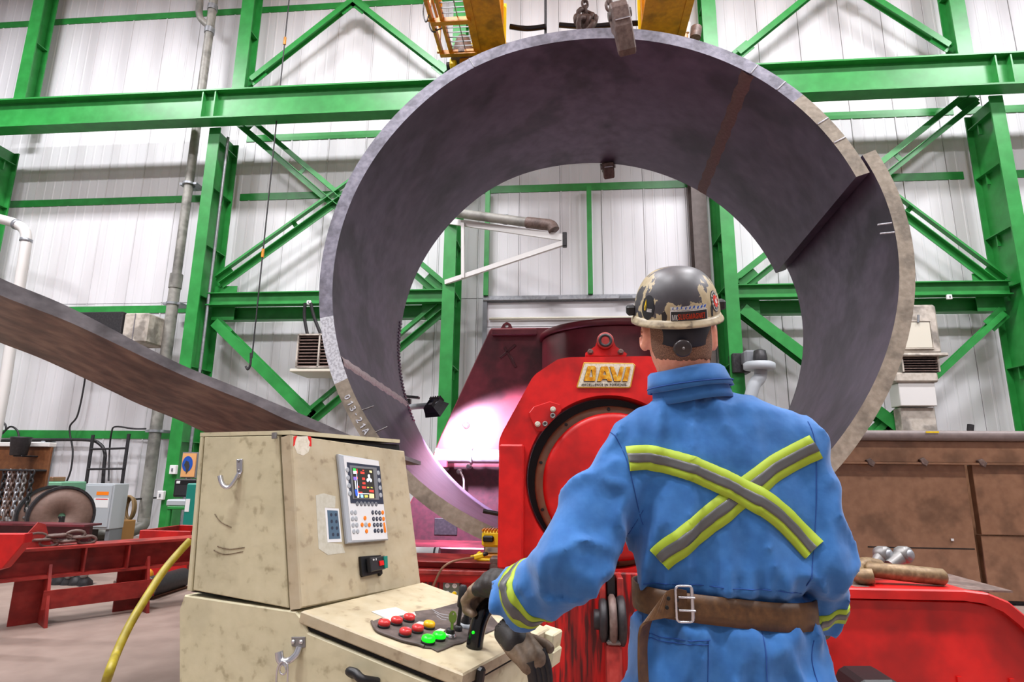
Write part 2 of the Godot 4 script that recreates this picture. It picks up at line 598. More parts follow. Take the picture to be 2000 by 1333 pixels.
	mottled("brass_worn", [[0.2, Color(0.32, 0.24, 0.17)], [0.55, Color(0.50, 0.40, 0.27)], [0.9, Color(0.66, 0.58, 0.45)]], 3.0, 0.45, 0.3, 0.0, 0.05)
	mottled("rail_grey", [[0.2, Color(0.42, 0.37, 0.36)], [0.7, Color(0.52, 0.47, 0.46)]], 0.8, 0.5)
	plain("sticker_black", Color(0.09, 0.09, 0.10), 0.4)
	plain("sticker_orange", Color(0.88, 0.27, 0.08), 0.4)
	plain("sticker_red", Color(0.84, 0.18, 0.10), 0.4)
	mottled("sticker_pale", [[0.3, Color(0.62, 0.60, 0.55)], [0.6, Color(0.80, 0.80, 0.78)]], 20.0, 0.5)
	mottled("hat_cream", [[0.25, Color(0.45, 0.40, 0.33)], [0.4, Color(0.68, 0.62, 0.50)], [0.9, Color(0.76, 0.70, 0.58)]], 3.0, 0.4)
	plain("navy_band", Color(0.07, 0.07, 0.12), 0.6)
	plain("knob", Color(0.17, 0.14, 0.14), 0.3)
	plain("chart_blue", Color(0.30, 0.40, 0.48), 0.5)
	mottled("adhesive", [[0.2, Color(0.70, 0.68, 0.60)], [0.7, Color(0.80, 0.79, 0.74)]], 5.0, 0.4)
	plain("switch_grey", Color(0.16, 0.16, 0.17), 0.4)
	plain("key_green", Color(0.40, 0.47, 0.20), 0.4, 0.3)
	for g in [["screen_dark", Color(0.16, 0.15, 0.13), 0.5], ["screen_red", Color(0.9, 0.25, 0.2), 0.7], ["screen_green", Color(0.2, 0.8, 0.3), 0.7], ["screen_white", Color(0.9, 0.92, 1.0), 0.8], ["screen_blue", Color(0.2, 0.35, 0.8), 0.7], ["screen_pale_blue", Color(0.6, 0.8, 0.95), 0.7], ["screen_violet", Color(0.5, 0.4, 0.75), 0.6], ["screen_olive", Color(0.75, 0.75, 0.35), 0.6], ["screen_cream", Color(0.95, 0.85, 0.6), 0.7], ["glow_green", Color(0.05, 0.9, 0.1), 0.9], ["glow_lamp", Color(1, 0.98, 0.95), 3.0], ["glow_flood", Color(0.9, 0.86, 1.0), 4.0]]:
		var m := plain(g[0], g[1], 0.3)
		m.emission_enabled = true
		m.emission = g[1]
		m.emission_energy_multiplier = g[2]


# ---------------------------------------------------------------- the hall
const WALL_Z := -12.4
const ROOF_Y := 14.6
const X0 := -19.0
const X1 := 18.0
const Z1 := 11.0


func slab(called: String, a: Vector3, b: Vector3, mat: Material) -> MeshInstance3D:
	var st := mb()
	box2(st, a, b)
	var o := obj(called, st, mat)
	o.set_meta("kind", "structure")
	return o


# a liner sheet, w wide and h tall, front face at z = 0, with two shallow ribs, a lap rib at its edge
func liner_sheet(w: float, h: float) -> ArrayMesh:
	var prof := [Vector2(0.0, 0.0), Vector2(0.004, 0.016), Vector2(0.03, 0.016), Vector2(0.04, 0.0)]
	for k in [0.25, 0.5, 0.75]:
		var c: float = w * k
		prof.append_array([Vector2(c - 0.03, 0.0), Vector2(c - 0.016, 0.006), Vector2(c + 0.016, 0.006), Vector2(c + 0.03, 0.0)])
	prof.append(Vector2(w - 0.006, 0.0))
	prof.append(Vector2(w - 0.006, -0.02))
	var rings := []
	for y in [0.0, h]:
		var r := PackedVector3Array()
		for p in prof:
			r.append(Vector3(p.x, y, p.y))
		rings.append(r)
	var st := mb()
	loft(st, rings, false, false, false)
	st.generate_normals()
	st.index()
	return st.commit()


func build_room() -> void:
	slab("floor", Vector3(X0 - 0.3, -0.3, WALL_Z - 0.4), Vector3(X1 + 0.3, 0, Z1 + 0.3), M.concrete)
	slab("ceiling", Vector3(X0 - 0.3, ROOF_Y, WALL_Z - 0.4), Vector3(X1 + 0.3, ROOF_Y + 0.3, Z1 + 0.3), M.roof)
	slab("wall_left", Vector3(X0 - 0.3, 0, WALL_Z - 0.4), Vector3(X0, ROOF_Y, Z1 + 0.3), M.far_wall)
	slab("wall_right", Vector3(X1, 0, WALL_Z - 0.4), Vector3(X1 + 0.3, ROOF_Y, Z1 + 0.3), M.far_wall)
	slab("wall_front", Vector3(X0, 0, Z1), Vector3(X1, ROOF_Y, Z1 + 0.3), M.far_wall)
	var w := thing("wall_back", "", "", Vector3(0, 0, WALL_Z), "", "structure")
	var st := mb()
	box2(st, Vector3(X0, 0, WALL_Z - 0.4), Vector3(X1, ROOF_Y, WALL_Z - 0.02))
	obj("wall_core", st, M.seam, w)
	var sheets := [liner_sheet(0.9, 5.03), liner_sheet(0.9, ROOF_Y - 5.04)]
	for i in int((X1 - X0) / 0.9) + 1:
		for k in 2:
			var o := put_mesh("liner_panel", sheets[k], M.liner, w)
			o.position = Vector3(X0 + i * 0.9, [0.0, 5.04][k], 0)
	# sectional overhead door in the middle bay
	var d := thing("door_1", "", "", Vector3(0.9, 0, WALL_Z + 0.05), "", "structure")
	for i in 9:
		var ps := mb()
		box2(ps, Vector3(-1.707, 0.02 + i * 0.545, WALL_Z + 0.03), Vector3(3.014, 0.02 + i * 0.545 + 0.535, WALL_Z + 0.09), 0.012)
		obj("door_panel", ps, M.liner, d)
	var tr := mb()
	box2(tr, Vector3(-1.74, 0, WALL_Z + 0.05), Vector3(-1.652, 4.95, WALL_Z + 0.17))
	box2(tr, Vector3(2.942, 0, WALL_Z + 0.05), Vector3(3.024, 4.95, WALL_Z + 0.17))
	obj("track", tr, M.mid_grey, d)
	tr = mb()
	box2(tr, Vector3(-1.74, 4.93, WALL_Z + 0.05), Vector3(3.024, 5.03, WALL_Z + 0.2), 0.01)
	obj("header_channel", tr, M.zinc, d)
	for px in [-0.28, 1.246]:
		tr = mb()
		box(tr, Vector3(px, 4.95, WALL_Z + 0.22), Vector3(0.26, 0.08, 0.06), Basis(), 0.01)
		obj("header_bracket", tr, M.mid_grey, d)
	tr = mb()
	rod(tr, Vector3(-1.602, 4.546, WALL_Z + 0.14), Vector3(2.905, 4.546, WALL_Z + 0.14), 0.028)
	obj("stiffening_strut", tr, M.off_white, d)


# ---------------------------------------------------------------- green frame
const COL_FRONT := -11.35
const COL_BACK := -12.12


func upright(label: String, x: float, y0: float, y1: float, zf: float, zb: float, w: float, battens: Array, conduit := false) -> void:
	var t := thing("steel_column", label, "column", Vector3(x, y0, zb), "", "")
	var st := mb()
	box2(st, Vector3(x - w / 2, y0, zf - 0.03), Vector3(x + w / 2, y1, zf))
	obj("front_flange", st, M.green, t)
	st = mb()
	box2(st, Vector3(x - w / 2, y0, zb), Vector3(x + w / 2, y1, zb + 0.03))
	obj("rear_flange", st, M.green, t)
	st = mb()
	box2(st, Vector3(x - 0.012, y0, zb + 0.03), Vector3(x + 0.012, y1, zf - 0.03))
	obj("web", st, M.green, t)
	for y in battens:
		st = mb()
		box2(st, Vector3(x - w / 2 + 0.01, y, zb + 0.03), Vector3(x + w / 2 - 0.01, y + 0.02, zf - 0.03))
		box2(st, Vector3(x - 0.07, y - 0.22, zb + 0.25), Vector3(x + 0.07, y, zb + 0.28))
		obj("stiffener_plate", st, M.green, t)
	if y0 == 0.0:
		st = mb()
		box2(st, Vector3(x - w * 0.8, 0, zb - 0.05), Vector3(x + w * 0.8, 0.04, zf + 0.1))
		obj("base_plate", st, M.green, t)
	if conduit:
		st = mb()
		rod(st, Vector3(x + 0.17, y0 + 0.3, -11.6), Vector3(x + 0.17, y1 - 0.1, -11.6), 0.03)
		obj("conduit", st, M.zinc, t)


func member(called: String, label: String, category: String, prof: PackedVector2Array, a: Vector3, b: Vector3, up := Vector3.UP, mat: Material = null) -> MeshInstance3D:
	var st := mb()
	sweep(st, prof, a, b, up)
	return solo(called, st, mat if mat else M.green, label, category)


# two angles back to back with a gap, bolted to a gusset at either end
func brace(label: String, a: Vector3, b: Vector3, gap: float, size := 0.11) -> void:
	var t := thing("diagonal_brace", label, "brace", a)
	var d := (b - a).normalized()
	var n := Vector3(-d.y, d.x, 0)
	for s in ([1.0, -1.0] if gap > 0.0 else [0.0]):
		var st := mb()
		var off: Vector3 = n * s * gap / 2
		if gap > 0.0:
			sweep(st, l_profile(size * s, size, 0.014), a + off, b + off, Vector3.BACK)
		else:
			sweep(st, i_profile(size, size * 1.2, 0.014, 0.012), a, b, Vector3.BACK)
		obj("angle_bar", st, M.green, t)
	if gap > 0.0:
		for k in [0.33, 0.66]:
			var st := mb()
			box(st, a.lerp(b, k), Vector3(0.1, gap + 0.1, 0.012), Basis(d, n, d.cross(n)))
			obj("stitch_plate", st, M.green, t)
	for e in [[a, d], [b, -d]]:
		var st := mb()
		box(st, e[0] + e[1] * 0.16, Vector3(0.42, 0.26, 0.014), Basis(d, n, d.cross(n)))
		obj("gusset", st, M.green, t)


func build_steelwork() -> void:
	var beam_lo: float = 8.719
	var beam_hi: float = 9.417
	var low := {"between the grey downpipe and the braced bay": -7.635, "seen through the steel ring on its hose arm side": -2.312, "standing just behind the hard hat": 3.155, "beside the white heater with a square hatch": 8.436}
	for k in low:
		var x: float = low[k]
		upright("green steel lower column " + k, x, 0.0, beam_lo, COL_FRONT, COL_BACK, 0.25, [1.9, 3.4, 4.9, 6.0, 7.3, 8.4], x < -5.0)
	upright("green steel lower column beyond the bent white pipe at the picture edge", -7.635 - 5.5, 0.0, beam_lo, COL_FRONT, COL_BACK, 0.25, [3.4, 6.0, 7.3, 8.4])
	var up := {"rising from the beam above the grey downpipe": -7.475, "half hidden by the yellow crane ladder": -2.349, "beside the yellow crane girder end": 3.186, "at the foot of the long braces over the ring": 8.307, "next to the peach lit wall panels": -12.93}
	for k in up:
		upright("green steel upper column " + k, up[k], beam_hi - 0.02, ROOF_Y, -11.75, -12.12, 0.3, [11.5, 13.2])
	# crane runway beam, one long member in front of the columns
	var t := thing("runway_beam", "long deep green runway beam crossing the whole wall behind the ring", "beam", Vector3(0, beam_lo, -11.1))
	var st := mb()
	box2(st, Vector3(X0, beam_lo, -11.32), Vector3(X1, beam_lo + 0.035, -10.98))
	obj("bottom_flange", st, M.green, t)
	st = mb()
	box2(st, Vector3(X0, beam_hi - 0.035, -11.32), Vector3(X1, beam_hi, -10.98))
	obj("top_flange", st, M.green, t)
	st = mb()
	box2(st, Vector3(X0, beam_lo + 0.035, -11.165), Vector3(X1, beam_hi - 0.035, -11.135))
	obj("web", st, M.green, t)
	for k in low:
		for s in [-0.14, 0.14]:
			st = mb()
			box2(st, Vector3(low[k] + s - 0.014, beam_lo + 0.035, -11.3), Vector3(low[k] + s + 0.014, beam_hi - 0.035, -11.0))
			obj("web_stiffener", st, M.green, t)
	st = mb()
	box2(st, Vector3(X0, beam_hi, -11.18), Vector3(X1, beam_hi + 0.06, -11.12))
	obj("crane_rail", st, M.steel, t)
	# girts on the wall
	var xs := [X0 + 0.05, low.values()[0], low.values()[1], low.values()[2], low.values()[3], X1 - 0.05]
	var bays := ["the downpipe bay", "the braced bay with the louvred heater", "the overhead door bay", "the braced bay over the brown wall", "the last bay past the square hatch heater"]
	var gy := {"highest": 12.603, "upper": 9.055, "middle": 7.555, "lower": 4.886, "lowest": 2.086}
	for g in gy:
		for i in 5:
			if (g == "lower" and i != 0) or (g == "lowest" and i > 0) or (g == "upper" and i == 0):
				continue
			member("wall_girt", "thin green %s wall girt spanning %s" % [g, bays[i]], "girt", c_profile(0.16, 0.17, 0.012), Vector3(xs[i] + 0.13, gy[g], WALL_Z + 0.02), Vector3(xs[i + 1] - 0.13, gy[g], WALL_Z + 0.02))
	# struts, each two members one above the other
	for i in [1, 3]:
		var sy: float = 4.869
		var tt := thing("horizontal_strut", "double green horizontal strut at mid height in %s" % bays[i], "strut", Vector3(xs[i], sy, -11.8))
		st = mb()
		sweep(st, i_profile(0.2, 0.27, 0.02, 0.014), Vector3(xs[i] + 0.135, sy, -11.66), Vector3(xs[i + 1] - 0.135, sy, -11.66))
		obj("wide_flange", st, M.green, tt)
		st = mb()
		sweep(st, i_profile(0.2, 0.27, 0.02, 0.014), Vector3(xs[i] + 0.135, sy - 0.24, -12.0), Vector3(xs[i + 1] - 0.135, sy - 0.24, -12.0))
		obj("rear_flange_beam", st, M.green, tt)
		for e in [xs[i] + 0.39, xs[i + 1] - 0.39]:
			st = mb()
			box(st, Vector3(e, sy - 0.02, -11.83), Vector3(0.5, 0.75, 0.016))
			obj("gusset", st, M.green, tt)
	# bracing
	brace("green double diagonal brace falling from the beam corner beside the downpipe column", Vector3(-7.349, 9.206, -11.8), Vector3(-2.597, 5.107, -11.8), 0.16)
	brace("green double diagonal brace rising from the strut by the downpipe column", Vector3(-7.402, 5.323, -11.8), Vector3(-2.536, 9.028, -11.8), 0.16)
	brace("green single diagonal brace falling behind the loose curved plate", Vector3(-7.336, 4.394, -11.8), Vector3(-5.135, 2.46, -11.8), 0.0, 0.2)
	brace("green double diagonal brace rising past the louvred heater", Vector3(-5.133, 2.429, -11.8), Vector3(-2.559, 4.667, -11.8), 0.14)
	brace("green upper brace rising from the beam to the apex over the braced heater bay", Vector3(-7.245, 10.248, -11.9), Vector3(-4.975, 12.238, -11.9), 0.0, 0.13)
	brace("green upper brace falling from the apex to the yellow crane ladder", Vector3(-4.9, 12.233, -11.9), Vector3(-2.642, 10.218, -11.9), 0.0, 0.13)
	brace("green double diagonal brace falling from the beam to the strut behind the ring free end", Vector3(8.329, 8.99, -11.8), Vector3(3.473, 5.113, -11.8), 0.16)
	brace("green double diagonal brace falling to the column beside the square hatch heater", Vector3(3.805, 9.431, -11.8), Vector3(8.275, 5.03, -11.8), 0.16)
	brace("green perforated brace falling behind the grey blower", Vector3(3.435, 4.547, -11.8), Vector3(6.195, 2.138, -11.8), 0.0, 0.22)
	brace("green thin brace rising behind the square hatch heater", Vector3(5.661, 2.173, -11.8), Vector3(8.21, 4.416, -11.8), 0.0, 0.11)
	brace("green upper brace rising from the beam above the ring weld bead", Vector3(3.775, 10.329, -11.9), Vector3(6.091, 12.286, -11.9), 0.0, 0.13)
	brace("green upper brace falling to the upper column over the square hatch heater", Vector3(6.172, 12.014, -11.9), Vector3(8.082, 10.256, -11.9), 0.0, 0.13)
	# door posts in the middle bay
	for q in [["at the hose arm side", -1.677], ["down the middle", 0.523]]:
		member("door_post", "slim green post above the overhead door %s" % q[0], "post", rect(0.1, 0.12), Vector3(q[1], 5.03, -12.2), Vector3(q[1], gy.middle - 0.09, -12.2), Vector3.BACK)
	member("cladding_post", "dark channel post on the wall between door track and hard hat column", "post", c_profile(0.3, 0.34, 0.02), Vector3(2.939, 0, -12.15), Vector3(2.939, 9.2, -12.15), Vector3.BACK, M.post_grey)


func build_lamps() -> void:
	for q in LAMPS:
		var at := Vector3(q[0], LAMP_Y, q[1])
		var t := thing("ceiling_light", "long high bay ceiling light hanging under the shop roof", "ceiling light", at, "high bay lights")
		var st := mb()
		box(st, at + Vector3(0, 0.09, 0), Vector3(2.6, 0.14, 0.9), Basis(), 0.02)
		obj("housing", st, M.white_metal, t)
		st = mb()
		box(st, at + Vector3(0, 0.01, 0), Vector3(2.45, 0.02, 0.78))
		obj("lamp_panel", st, M.glow_lamp, t)
		for x in [-1.0, 1.0]:
			st = mb()
			rod(st, at + Vector3(x, 0.15, 0), Vector3(at.x + x, ROOF_Y, at.z), 0.012, 6)
			obj("suspension_rod", st, M.steel, t)
		var l := AreaLight3D.new()
		l.name = "light"
		l.area_size = Vector2(2.4, 0.76)
		l.light_energy = LAMP_ENERGY * q[2]
		l.light_color = LAMP_COLOR
		l.shadow_enabled = true
		l.area_range = 40.0
		l.area_attenuation = 2.0
		t.add_child(l, true)
		l.rotation.x = -PI / 2
		l.position = Vector3(0, -0.03, 0)


# ---------------------------------------------------------------- the plate-rolling machine
const HZ := -4.3


func at_z(z: float) -> Transform3D:
	return Transform3D(Basis(), Vector3(0, 0, z))


# an outline sampled by angle about c
func around(poly: PackedVector2Array, c: Vector2, n: int) -> PackedVector2Array:
	var out := PackedVector2Array()
	for i in n:
		var d := Vector2.from_angle(TAU * i / n)
		var best := 0.0
		for j in poly.size():
			var p = Geometry2D.segment_intersects_segment(c, c + d * 20.0, poly[j], poly[(j + 1) % poly.size()])
			if p != null:
				best = maxf(best, c.distance_to(p))
		out.append(c + d * best)
	return out


func fit_words(called: String, s: String, width: float, height: float, mat: Material, parent: Node, t: Transform3D, bold := true, depth := 0.002) -> MeshInstance3D:
	var tm := words_mesh(s, height, bold, depth)
	var bb := tm.get_aabb()
	return _placed(put_mesh(called, tm, mat, parent), Transform3D(t.basis * Basis.from_scale(Vector3(width / bb.size.x, height / bb.size.y, 1)), t.origin))


func _placed(o: MeshInstance3D, t: Transform3D) -> MeshInstance3D:
	var c: Vector3 = Vector3.ZERO
	var bb := o.mesh.get_aabb()
	c = bb.position + bb.size / 2
	c.z = bb.position.z
	o.transform = Transform3D(t.basis, t.origin - t.basis * c + o.position)
	return o


func build_machine() -> void:
	var t := thing("plate_rolling_machine", "big bright red plate rolling machine with gold lettered sign, holding the steel ring", "machine", Vector3(0.3, 0, -5.5))
	var c := Vector2(0.297, 1.351)
	var outer := PackedVector2Array([Vector2(-0.426, 0.755), Vector2(-0.468, 1.228), Vector2(-0.477, 1.585), Vector2(-0.471, 1.628), Vector2(-0.45, 1.678), Vector2(-0.248, 2.052), Vector2(-0.218, 2.089), Vector2(-0.115, 2.159), Vector2(-0.056, 2.197), Vector2(0.025, 2.211), Vector2(0.592, 2.216), Vector2(0.652, 2.2), Vector2(0.739, 2.134), Vector2(0.856, 2.009), Vector2(1.023, 1.679), Vector2(1.052, 1.596), Vector2(1.016, 0.79), Vector2(1.15, 0.02), Vector2(-0.48, 0.02)])
	var st := mb()
	holed(st, around(outer, c, 220), ngon(0.585, 220, 0.0, c), at_z(HZ), -0.36)
	obj("front_housing", st, M.red, t)
	# dark bearing well and the red drop-end disc
	st = mb()
	lathe(st, [Vector2(0.58, 0), Vector2(0.58, 0.05)], along(Vector3.BACK, Vector3(c.x, c.y, HZ - 0.25)), 64)
	obj("bearing_well", st, M.black, t)
	st = mb()
	lathe(st, [Vector2(0.55, 0.0), Vector2(0.55, 0.09), Vector2(0.535, 0.105), Vector2(0.5, 0.105)], along(Vector3.BACK, Vector3(c.x + 0.025, c.y - 0.03, HZ - 0.2)), 64)
	obj("bearing_ring", st, M.brown_paint, t)
	st = mb()
	lathe(st, [Vector2(0.5, 0.0), Vector2(0.5, 0.1), Vector2(0.485, 0.125), Vector2(0.46, 0.13), Vector2(0.2, 0.135)], along(Vector3.BACK, Vector3(c.x + 0.035, c.y - 0.035, HZ - 0.14)), 64)
	var disc := obj("end_disc", st, M.red, t)
	for k in 10:
		st = mb()
		var a := k * TAU / 10 + 0.35
		bolt(st, Vector3(c.x + 0.025 + cos(a) * 0.525, c.y - 0.03 + sin(a) * 0.525, HZ - 0.1), Vector3.BACK, 0.012, 0.014)
		obj("ring_bolt", st, M.dark_steel, t)
	# proud stop block on the edge
	st = mb()
	box2(st, Vector3(-0.461, 0.772, HZ), Vector3(-0.292, 1.583, HZ + 0.12), 0.012)
	obj("stop_block", st, M.red, t)
	# keeper plate with four bolts
	st = mb()
	var kp := PackedVector2Array([Vector2(-0.263, 1.81), Vector2(-0.227, 1.853), Vector2(-0.115, 1.89), Vector2(-0.043, 1.868), Vector2(-0.036, 1.821), Vector2(-0.165, 1.681), Vector2(-0.208, 1.678), Vector2(-0.252, 1.767)])
	prism(st, kp, at_z(HZ - 0.005), 0.03, 0.005)
	obj("keeper_plate", st, M.red, t)
	for q in [[Vector3(-0.093, 1.832, -4.27), 0], [Vector3(-0.094, 1.785, -4.27), 1], [Vector3(-0.201, 1.728, -4.27), 0], [Vector3(-0.148, 1.728, -4.27), 1]]:
		st = mb()
		if q[1] == 0:
			bolt(st, q[0], Vector3.BACK, 0.016, 0.03)
			obj("hex_bolt", st, M.off_white, t)
		else:
			lathe(st, [Vector2(0.019, 0), Vector2(0.019, 0.026), Vector2(0.016, 0.03), Vector2(0.009, 0.03), Vector2(0.009, 0.012)], along(Vector3.BACK, q[0]), 16)
			obj("socket_bolt", st, M.steel, t)
	# maker's sign
	var sz := HZ + 0.002
	var sp := PackedVector2Array([Vector2(0.127, 2.17), Vector2(0.475, 2.164), Vector2(0.492, 2.149), Vector2(0.455, 1.992), Vector2(0.441, 1.984), Vector2(0.081, 1.985), Vector2(0.074, 1.996)])
	st = mb()
	prism(st, sp, at_z(sz), 0.012, 0.003)
	var sign := obj("sign_plate", st, M.sign_gold, t)
	st = mb()
	prism(st, inset(sp, 0.009), at_z(sz + 0.011), 0.003)
	obj("sign_face", st, M.sign_white, sign)
	var glyphs := [
		[PackedVector2Array([Vector2(0.155, 2.141), Vector2(0.204, 2.141), Vector2(0.215, 2.129), Vector2(0.206, 2.034), Vector2(0.125, 2.034)]), PackedVector2Array([Vector2(0.178, 2.115), Vector2(0.184, 2.115), Vector2(0.189, 2.067), Vector2(0.185, 2.061), Vector2(0.163, 2.061)])],
		[PackedVector2Array([Vector2(0.249, 2.138), Vector2(0.296, 2.138), Vector2(0.325, 2.032), Vector2(0.294, 2.032), Vector2(0.287, 2.048), Vector2(0.253, 2.048), Vector2(0.247, 2.032), Vector2(0.22, 2.032)]), PackedVector2Array([Vector2(0.27, 2.103), Vector2(0.276, 2.103), Vector2(0.281, 2.092), Vector2(0.284, 2.078), Vector2(0.281, 2.076), Vector2(0.27, 2.076), Vector2(0.264, 2.076), Vector2(0.261, 2.079)])],
		[PackedVector2Array([Vector2(0.311, 2.138), Vector2(0.338, 2.136), Vector2(0.363, 2.063), Vector2(0.385, 2.136), Vector2(0.41, 2.136), Vector2(0.385, 2.032), Vector2(0.339, 2.032)])],
		[PackedVector2Array([Vector2(0.428, 2.136), Vector2(0.455, 2.136), Vector2(0.432, 2.031), Vector2(0.398, 2.032)])]]
	for g in glyphs:
		for k in 2:
			st = mb()
			var at := Transform3D(Basis(), Vector3(-0.003 * (1 - k), -0.003 * (1 - k), sz + 0.014 + 0.003 * k))
			if g.size() == 2:
				holed(st, around(g[0], center_of(g[1]), 96), around(g[1], center_of(g[1]), 96), at, 0.004)
			else:
				prism(st, g[0], at, 0.004)
			obj("sign_letter" if k else "letter_shadow", st, M.sign_letter if k else M.ink, sign)  # dark printed outline set behind each gold letter
	fit_words("sign_text", "-EXCELLENCE IN FORMING-", 0.325, 0.016, M.ink, sign, Transform3D(Basis(), Vector3(0.268, 2.008, -4.285) * Vector3(1, 1, 0) + Vector3(0, 0, sz + 0.0145))).position += Vector3.ZERO
	# lifting lug on top
	var lc: Vector2 = Vector2(0.289, 2.347)
	var lo := PackedVector2Array([Vector2(0.144, 2.243), Vector2(0.144, 2.27), Vector2(0.209, 2.293), Vector2(0.237, 2.371), Vector2(0.264, 2.406), Vector2(0.294, 2.417), Vector2(0.325, 2.405), Vector2(0.346, 2.37), Vector2(0.375, 2.292), Vector2(0.449, 2.268), Vector2(0.448, 2.241)])
	st = mb()
	holed(st, around(lo, lc, 72), ngon(0.028, 72, 0.0, lc), at_z(-4.49), 0.08)
	var lug := obj("lifting_lug", st, M.red, t)
	st = mb()
	lathe(st, [Vector2(0.032, 0), Vector2(0.062, 0), Vector2(0.062, 0.04), Vector2(0.056, 0.046), Vector2(0.034, 0.046)], along(Vector3.BACK, Vector3(lc.x, lc.y, -4.41)), 28)
	obj("lug_boss", st, M.red_worn, lug)
	st = mb()
	lathe(st, [Vector2(0.05, 0), Vector2(0.05, 0.048), Vector2(0.03, 0.048), Vector2(0.03, 0.02)], along(Vector3.BACK, Vector3(lc.x, lc.y, -4.41)), 28)
	obj("lug_bushing", st, M.dark_steel, lug)
	for p in [Vector3(0.18, 2.27, -4.41), Vector3(0.401, 2.268, -4.41)]:
		st = mb()
		bolt(st, p, Vector3.BACK, 0.018, 0.03)
		obj("lug_bolt", st, M.rust_steel, lug)
	# lower cylinder with its clevis in front of the streaked lower panel
	st = mb()
	box2(st, Vector3(-0.231, 0.02, HZ), Vector3(1.1, 0.758, HZ + 0.05), 0.01)
	obj("streaked_panel", st, M.red_streaked, t)
	var lx: Array = [0.195, 0.243, 0.252, 0.299, 0.305, 0.355]
	var ly: float = 0.501
	for k in [0, 4]:
		st = mb()
		box2(st, Vector3(lx[k] + 0.006, ly, HZ + 0.04), Vector3(lx[k + 1] - 0.006, 0.753, -4.08), 0.006)
		obj("clevis_arm", st, M.red_worn, t)
	for k in [0, 2, 4]:
		st = mb()
		var hw: float = (lx[k + 1] - lx[k]) / 2
		var r: float = [0.13, 0, 0.15, 0, 0.15][k]
		lathe(st, [Vector2(r - 0.02, -hw), Vector2(r, -hw + 0.012), Vector2(r, hw - 0.012), Vector2(r - 0.02, hw)], along(Vector3.RIGHT, Vector3((lx[k] + lx[k + 1]) / 2, ly, -4.1)), 32)
		obj("clevis_eye", st, M.dark_steel if k != 2 else M.rust_steel, t)
	st = mb()
	lathe(st, [Vector2(0.06, 0), Vector2(0.06, 0.03), Vector2(0.05, 0.035)], along(Vector3.LEFT, Vector3(lx[0], ly, -4.1)), 20)
	obj("pivot_pin", st, M.dark_steel, t)
	st = mb()
	box2(st, Vector3(lx[1] - 0.01, 0.02, -4.22), Vector3(lx[4] + 0.02, 0.381, -4.02), 0.015)
	obj("rod_end", st, M.red_worn, t)
	st = mb()
	box2(st, Vector3(lx[1] - 0.01, 0.377, -4.21), Vector3(lx[4] + 0.02, 0.405, -4.0), 0.01)
	obj("rod_collar", st, M.steel, t)
	st = mb()
	box2(st, Vector3(lx[1] + 0.01, 0.5 * 0.255, -4.2), Vector3(lx[4], 0.575, HZ + 0.02))
	obj("rod", st, M.dark_steel, t)
	st = mb()
	box2(st, Vector3(lx[2], 0.64, HZ), Vector3(lx[3], 0.762, -4.12))
	obj("clevis_gap", st, M.black, t)
	# base frame beside the console: top plate, stepped face, web
	var bx0: float = -1.206
	st = mb()
	box2(st, Vector3(bx0 - 0.15, 0.776, -4.85), Vector3(-0.443, 0.765, -4.42), 0.008)
	obj("base_top_plate", st, M.red_worn, t)
	st = mb()
	box2(st, Vector3(bx0 - 0.15, 0.714, -4.8), Vector3(-0.443, 0.769, -4.5))
	box2(st, Vector3(bx0 - 0.15, 0.639, -4.8), Vector3(-0.545, 0.699, -4.4), 0.008)
	obj("base_beam", st, M.red, t)
	st = mb()
	box2(st, Vector3(bx0 - 0.15, 0.692, -4.8), Vector3(-0.553, 0.725, -4.38), 0.006)
	obj("base_ledge", st, M.red_worn, t)
	st = mb()
	box2(st, Vector3(bx0 - 0.15, 0.0, -4.8), Vector3(-0.392, 0.645, -4.5))
	obj("base_web", st, M.red_streaked, t)
	st = mb()
	box2(st, Vector3(-0.543, 0.575, -4.6), Vector3(-0.442, 0.81, -4.42), 0.01)
	obj("base_bracket", st, M.rust_steel, t)
	# rolls between the housings
	for q in [[1.19, 0.33, "top_roll"], [0.27, 0.26, "bottom_roll"]]:
		st = mb()
		lathe(st, [Vector2(q[1] - 0.06, -0.1), Vector2(q[1] - 0.06, 0.0), Vector2(q[1], 0.05), Vector2(q[1], 3.0), Vector2(q[1] - 0.06, 3.05), Vector2(q[1] - 0.06, 3.2)], along(Vector3.FORWARD, Vector3(0.29, q[0], -4.66)), 40)
		obj(q[2], st, M.steel, t)
	# rear housing seen through the ring
	var rz := -7.9
	st = mb()
	var tower := PackedVector2Array([Vector2(-1.027, 3.27), Vector2(-0.999, 3.298), Vector2(-0.389, 3.299), Vector2(1.314, 3.282), Vector2(1.88, 3.276), Vector2(1.704, 0.17), Vector2(-2.009, 0.076), Vector2(-2.026, 0.977), Vector2(-1.821, 1.366), Vector2(-1.649, 1.84)])
	prism(st, tower, at_z(rz - 0.5), 0.5, 0.012)
	obj("rear_housing", st, M.maroon, t)
	st = mb()
	box2(st, Vector3(-0.987, 3.18, rz), Vector3(-0.384, 3.264, rz + 0.1), 0.01)
	obj("housing_lip", st, M.maroon, t)
	lc = Vector2(-0.805, 3.353)
	lo = PackedVector2Array([Vector2(-0.929, 3.283), Vector2(-0.902, 3.297), Vector2(-0.854, 3.382), Vector2(-0.806, 3.41), Vector2(-0.75, 3.381), Vector2(-0.714, 3.302), Vector2(-0.707, 3.281)])
	st = mb()
	holed(st, around(lo, lc, 48), ngon(0.024, 48, 0.0, lc), at_z(rz - 0.2), 0.08)
	obj("rear_lug", st, M.maroon, t)
	# drum with a rim on the rear housing
	var dc := Vector3(0.631, 0, rz)
	var dr := 0.98
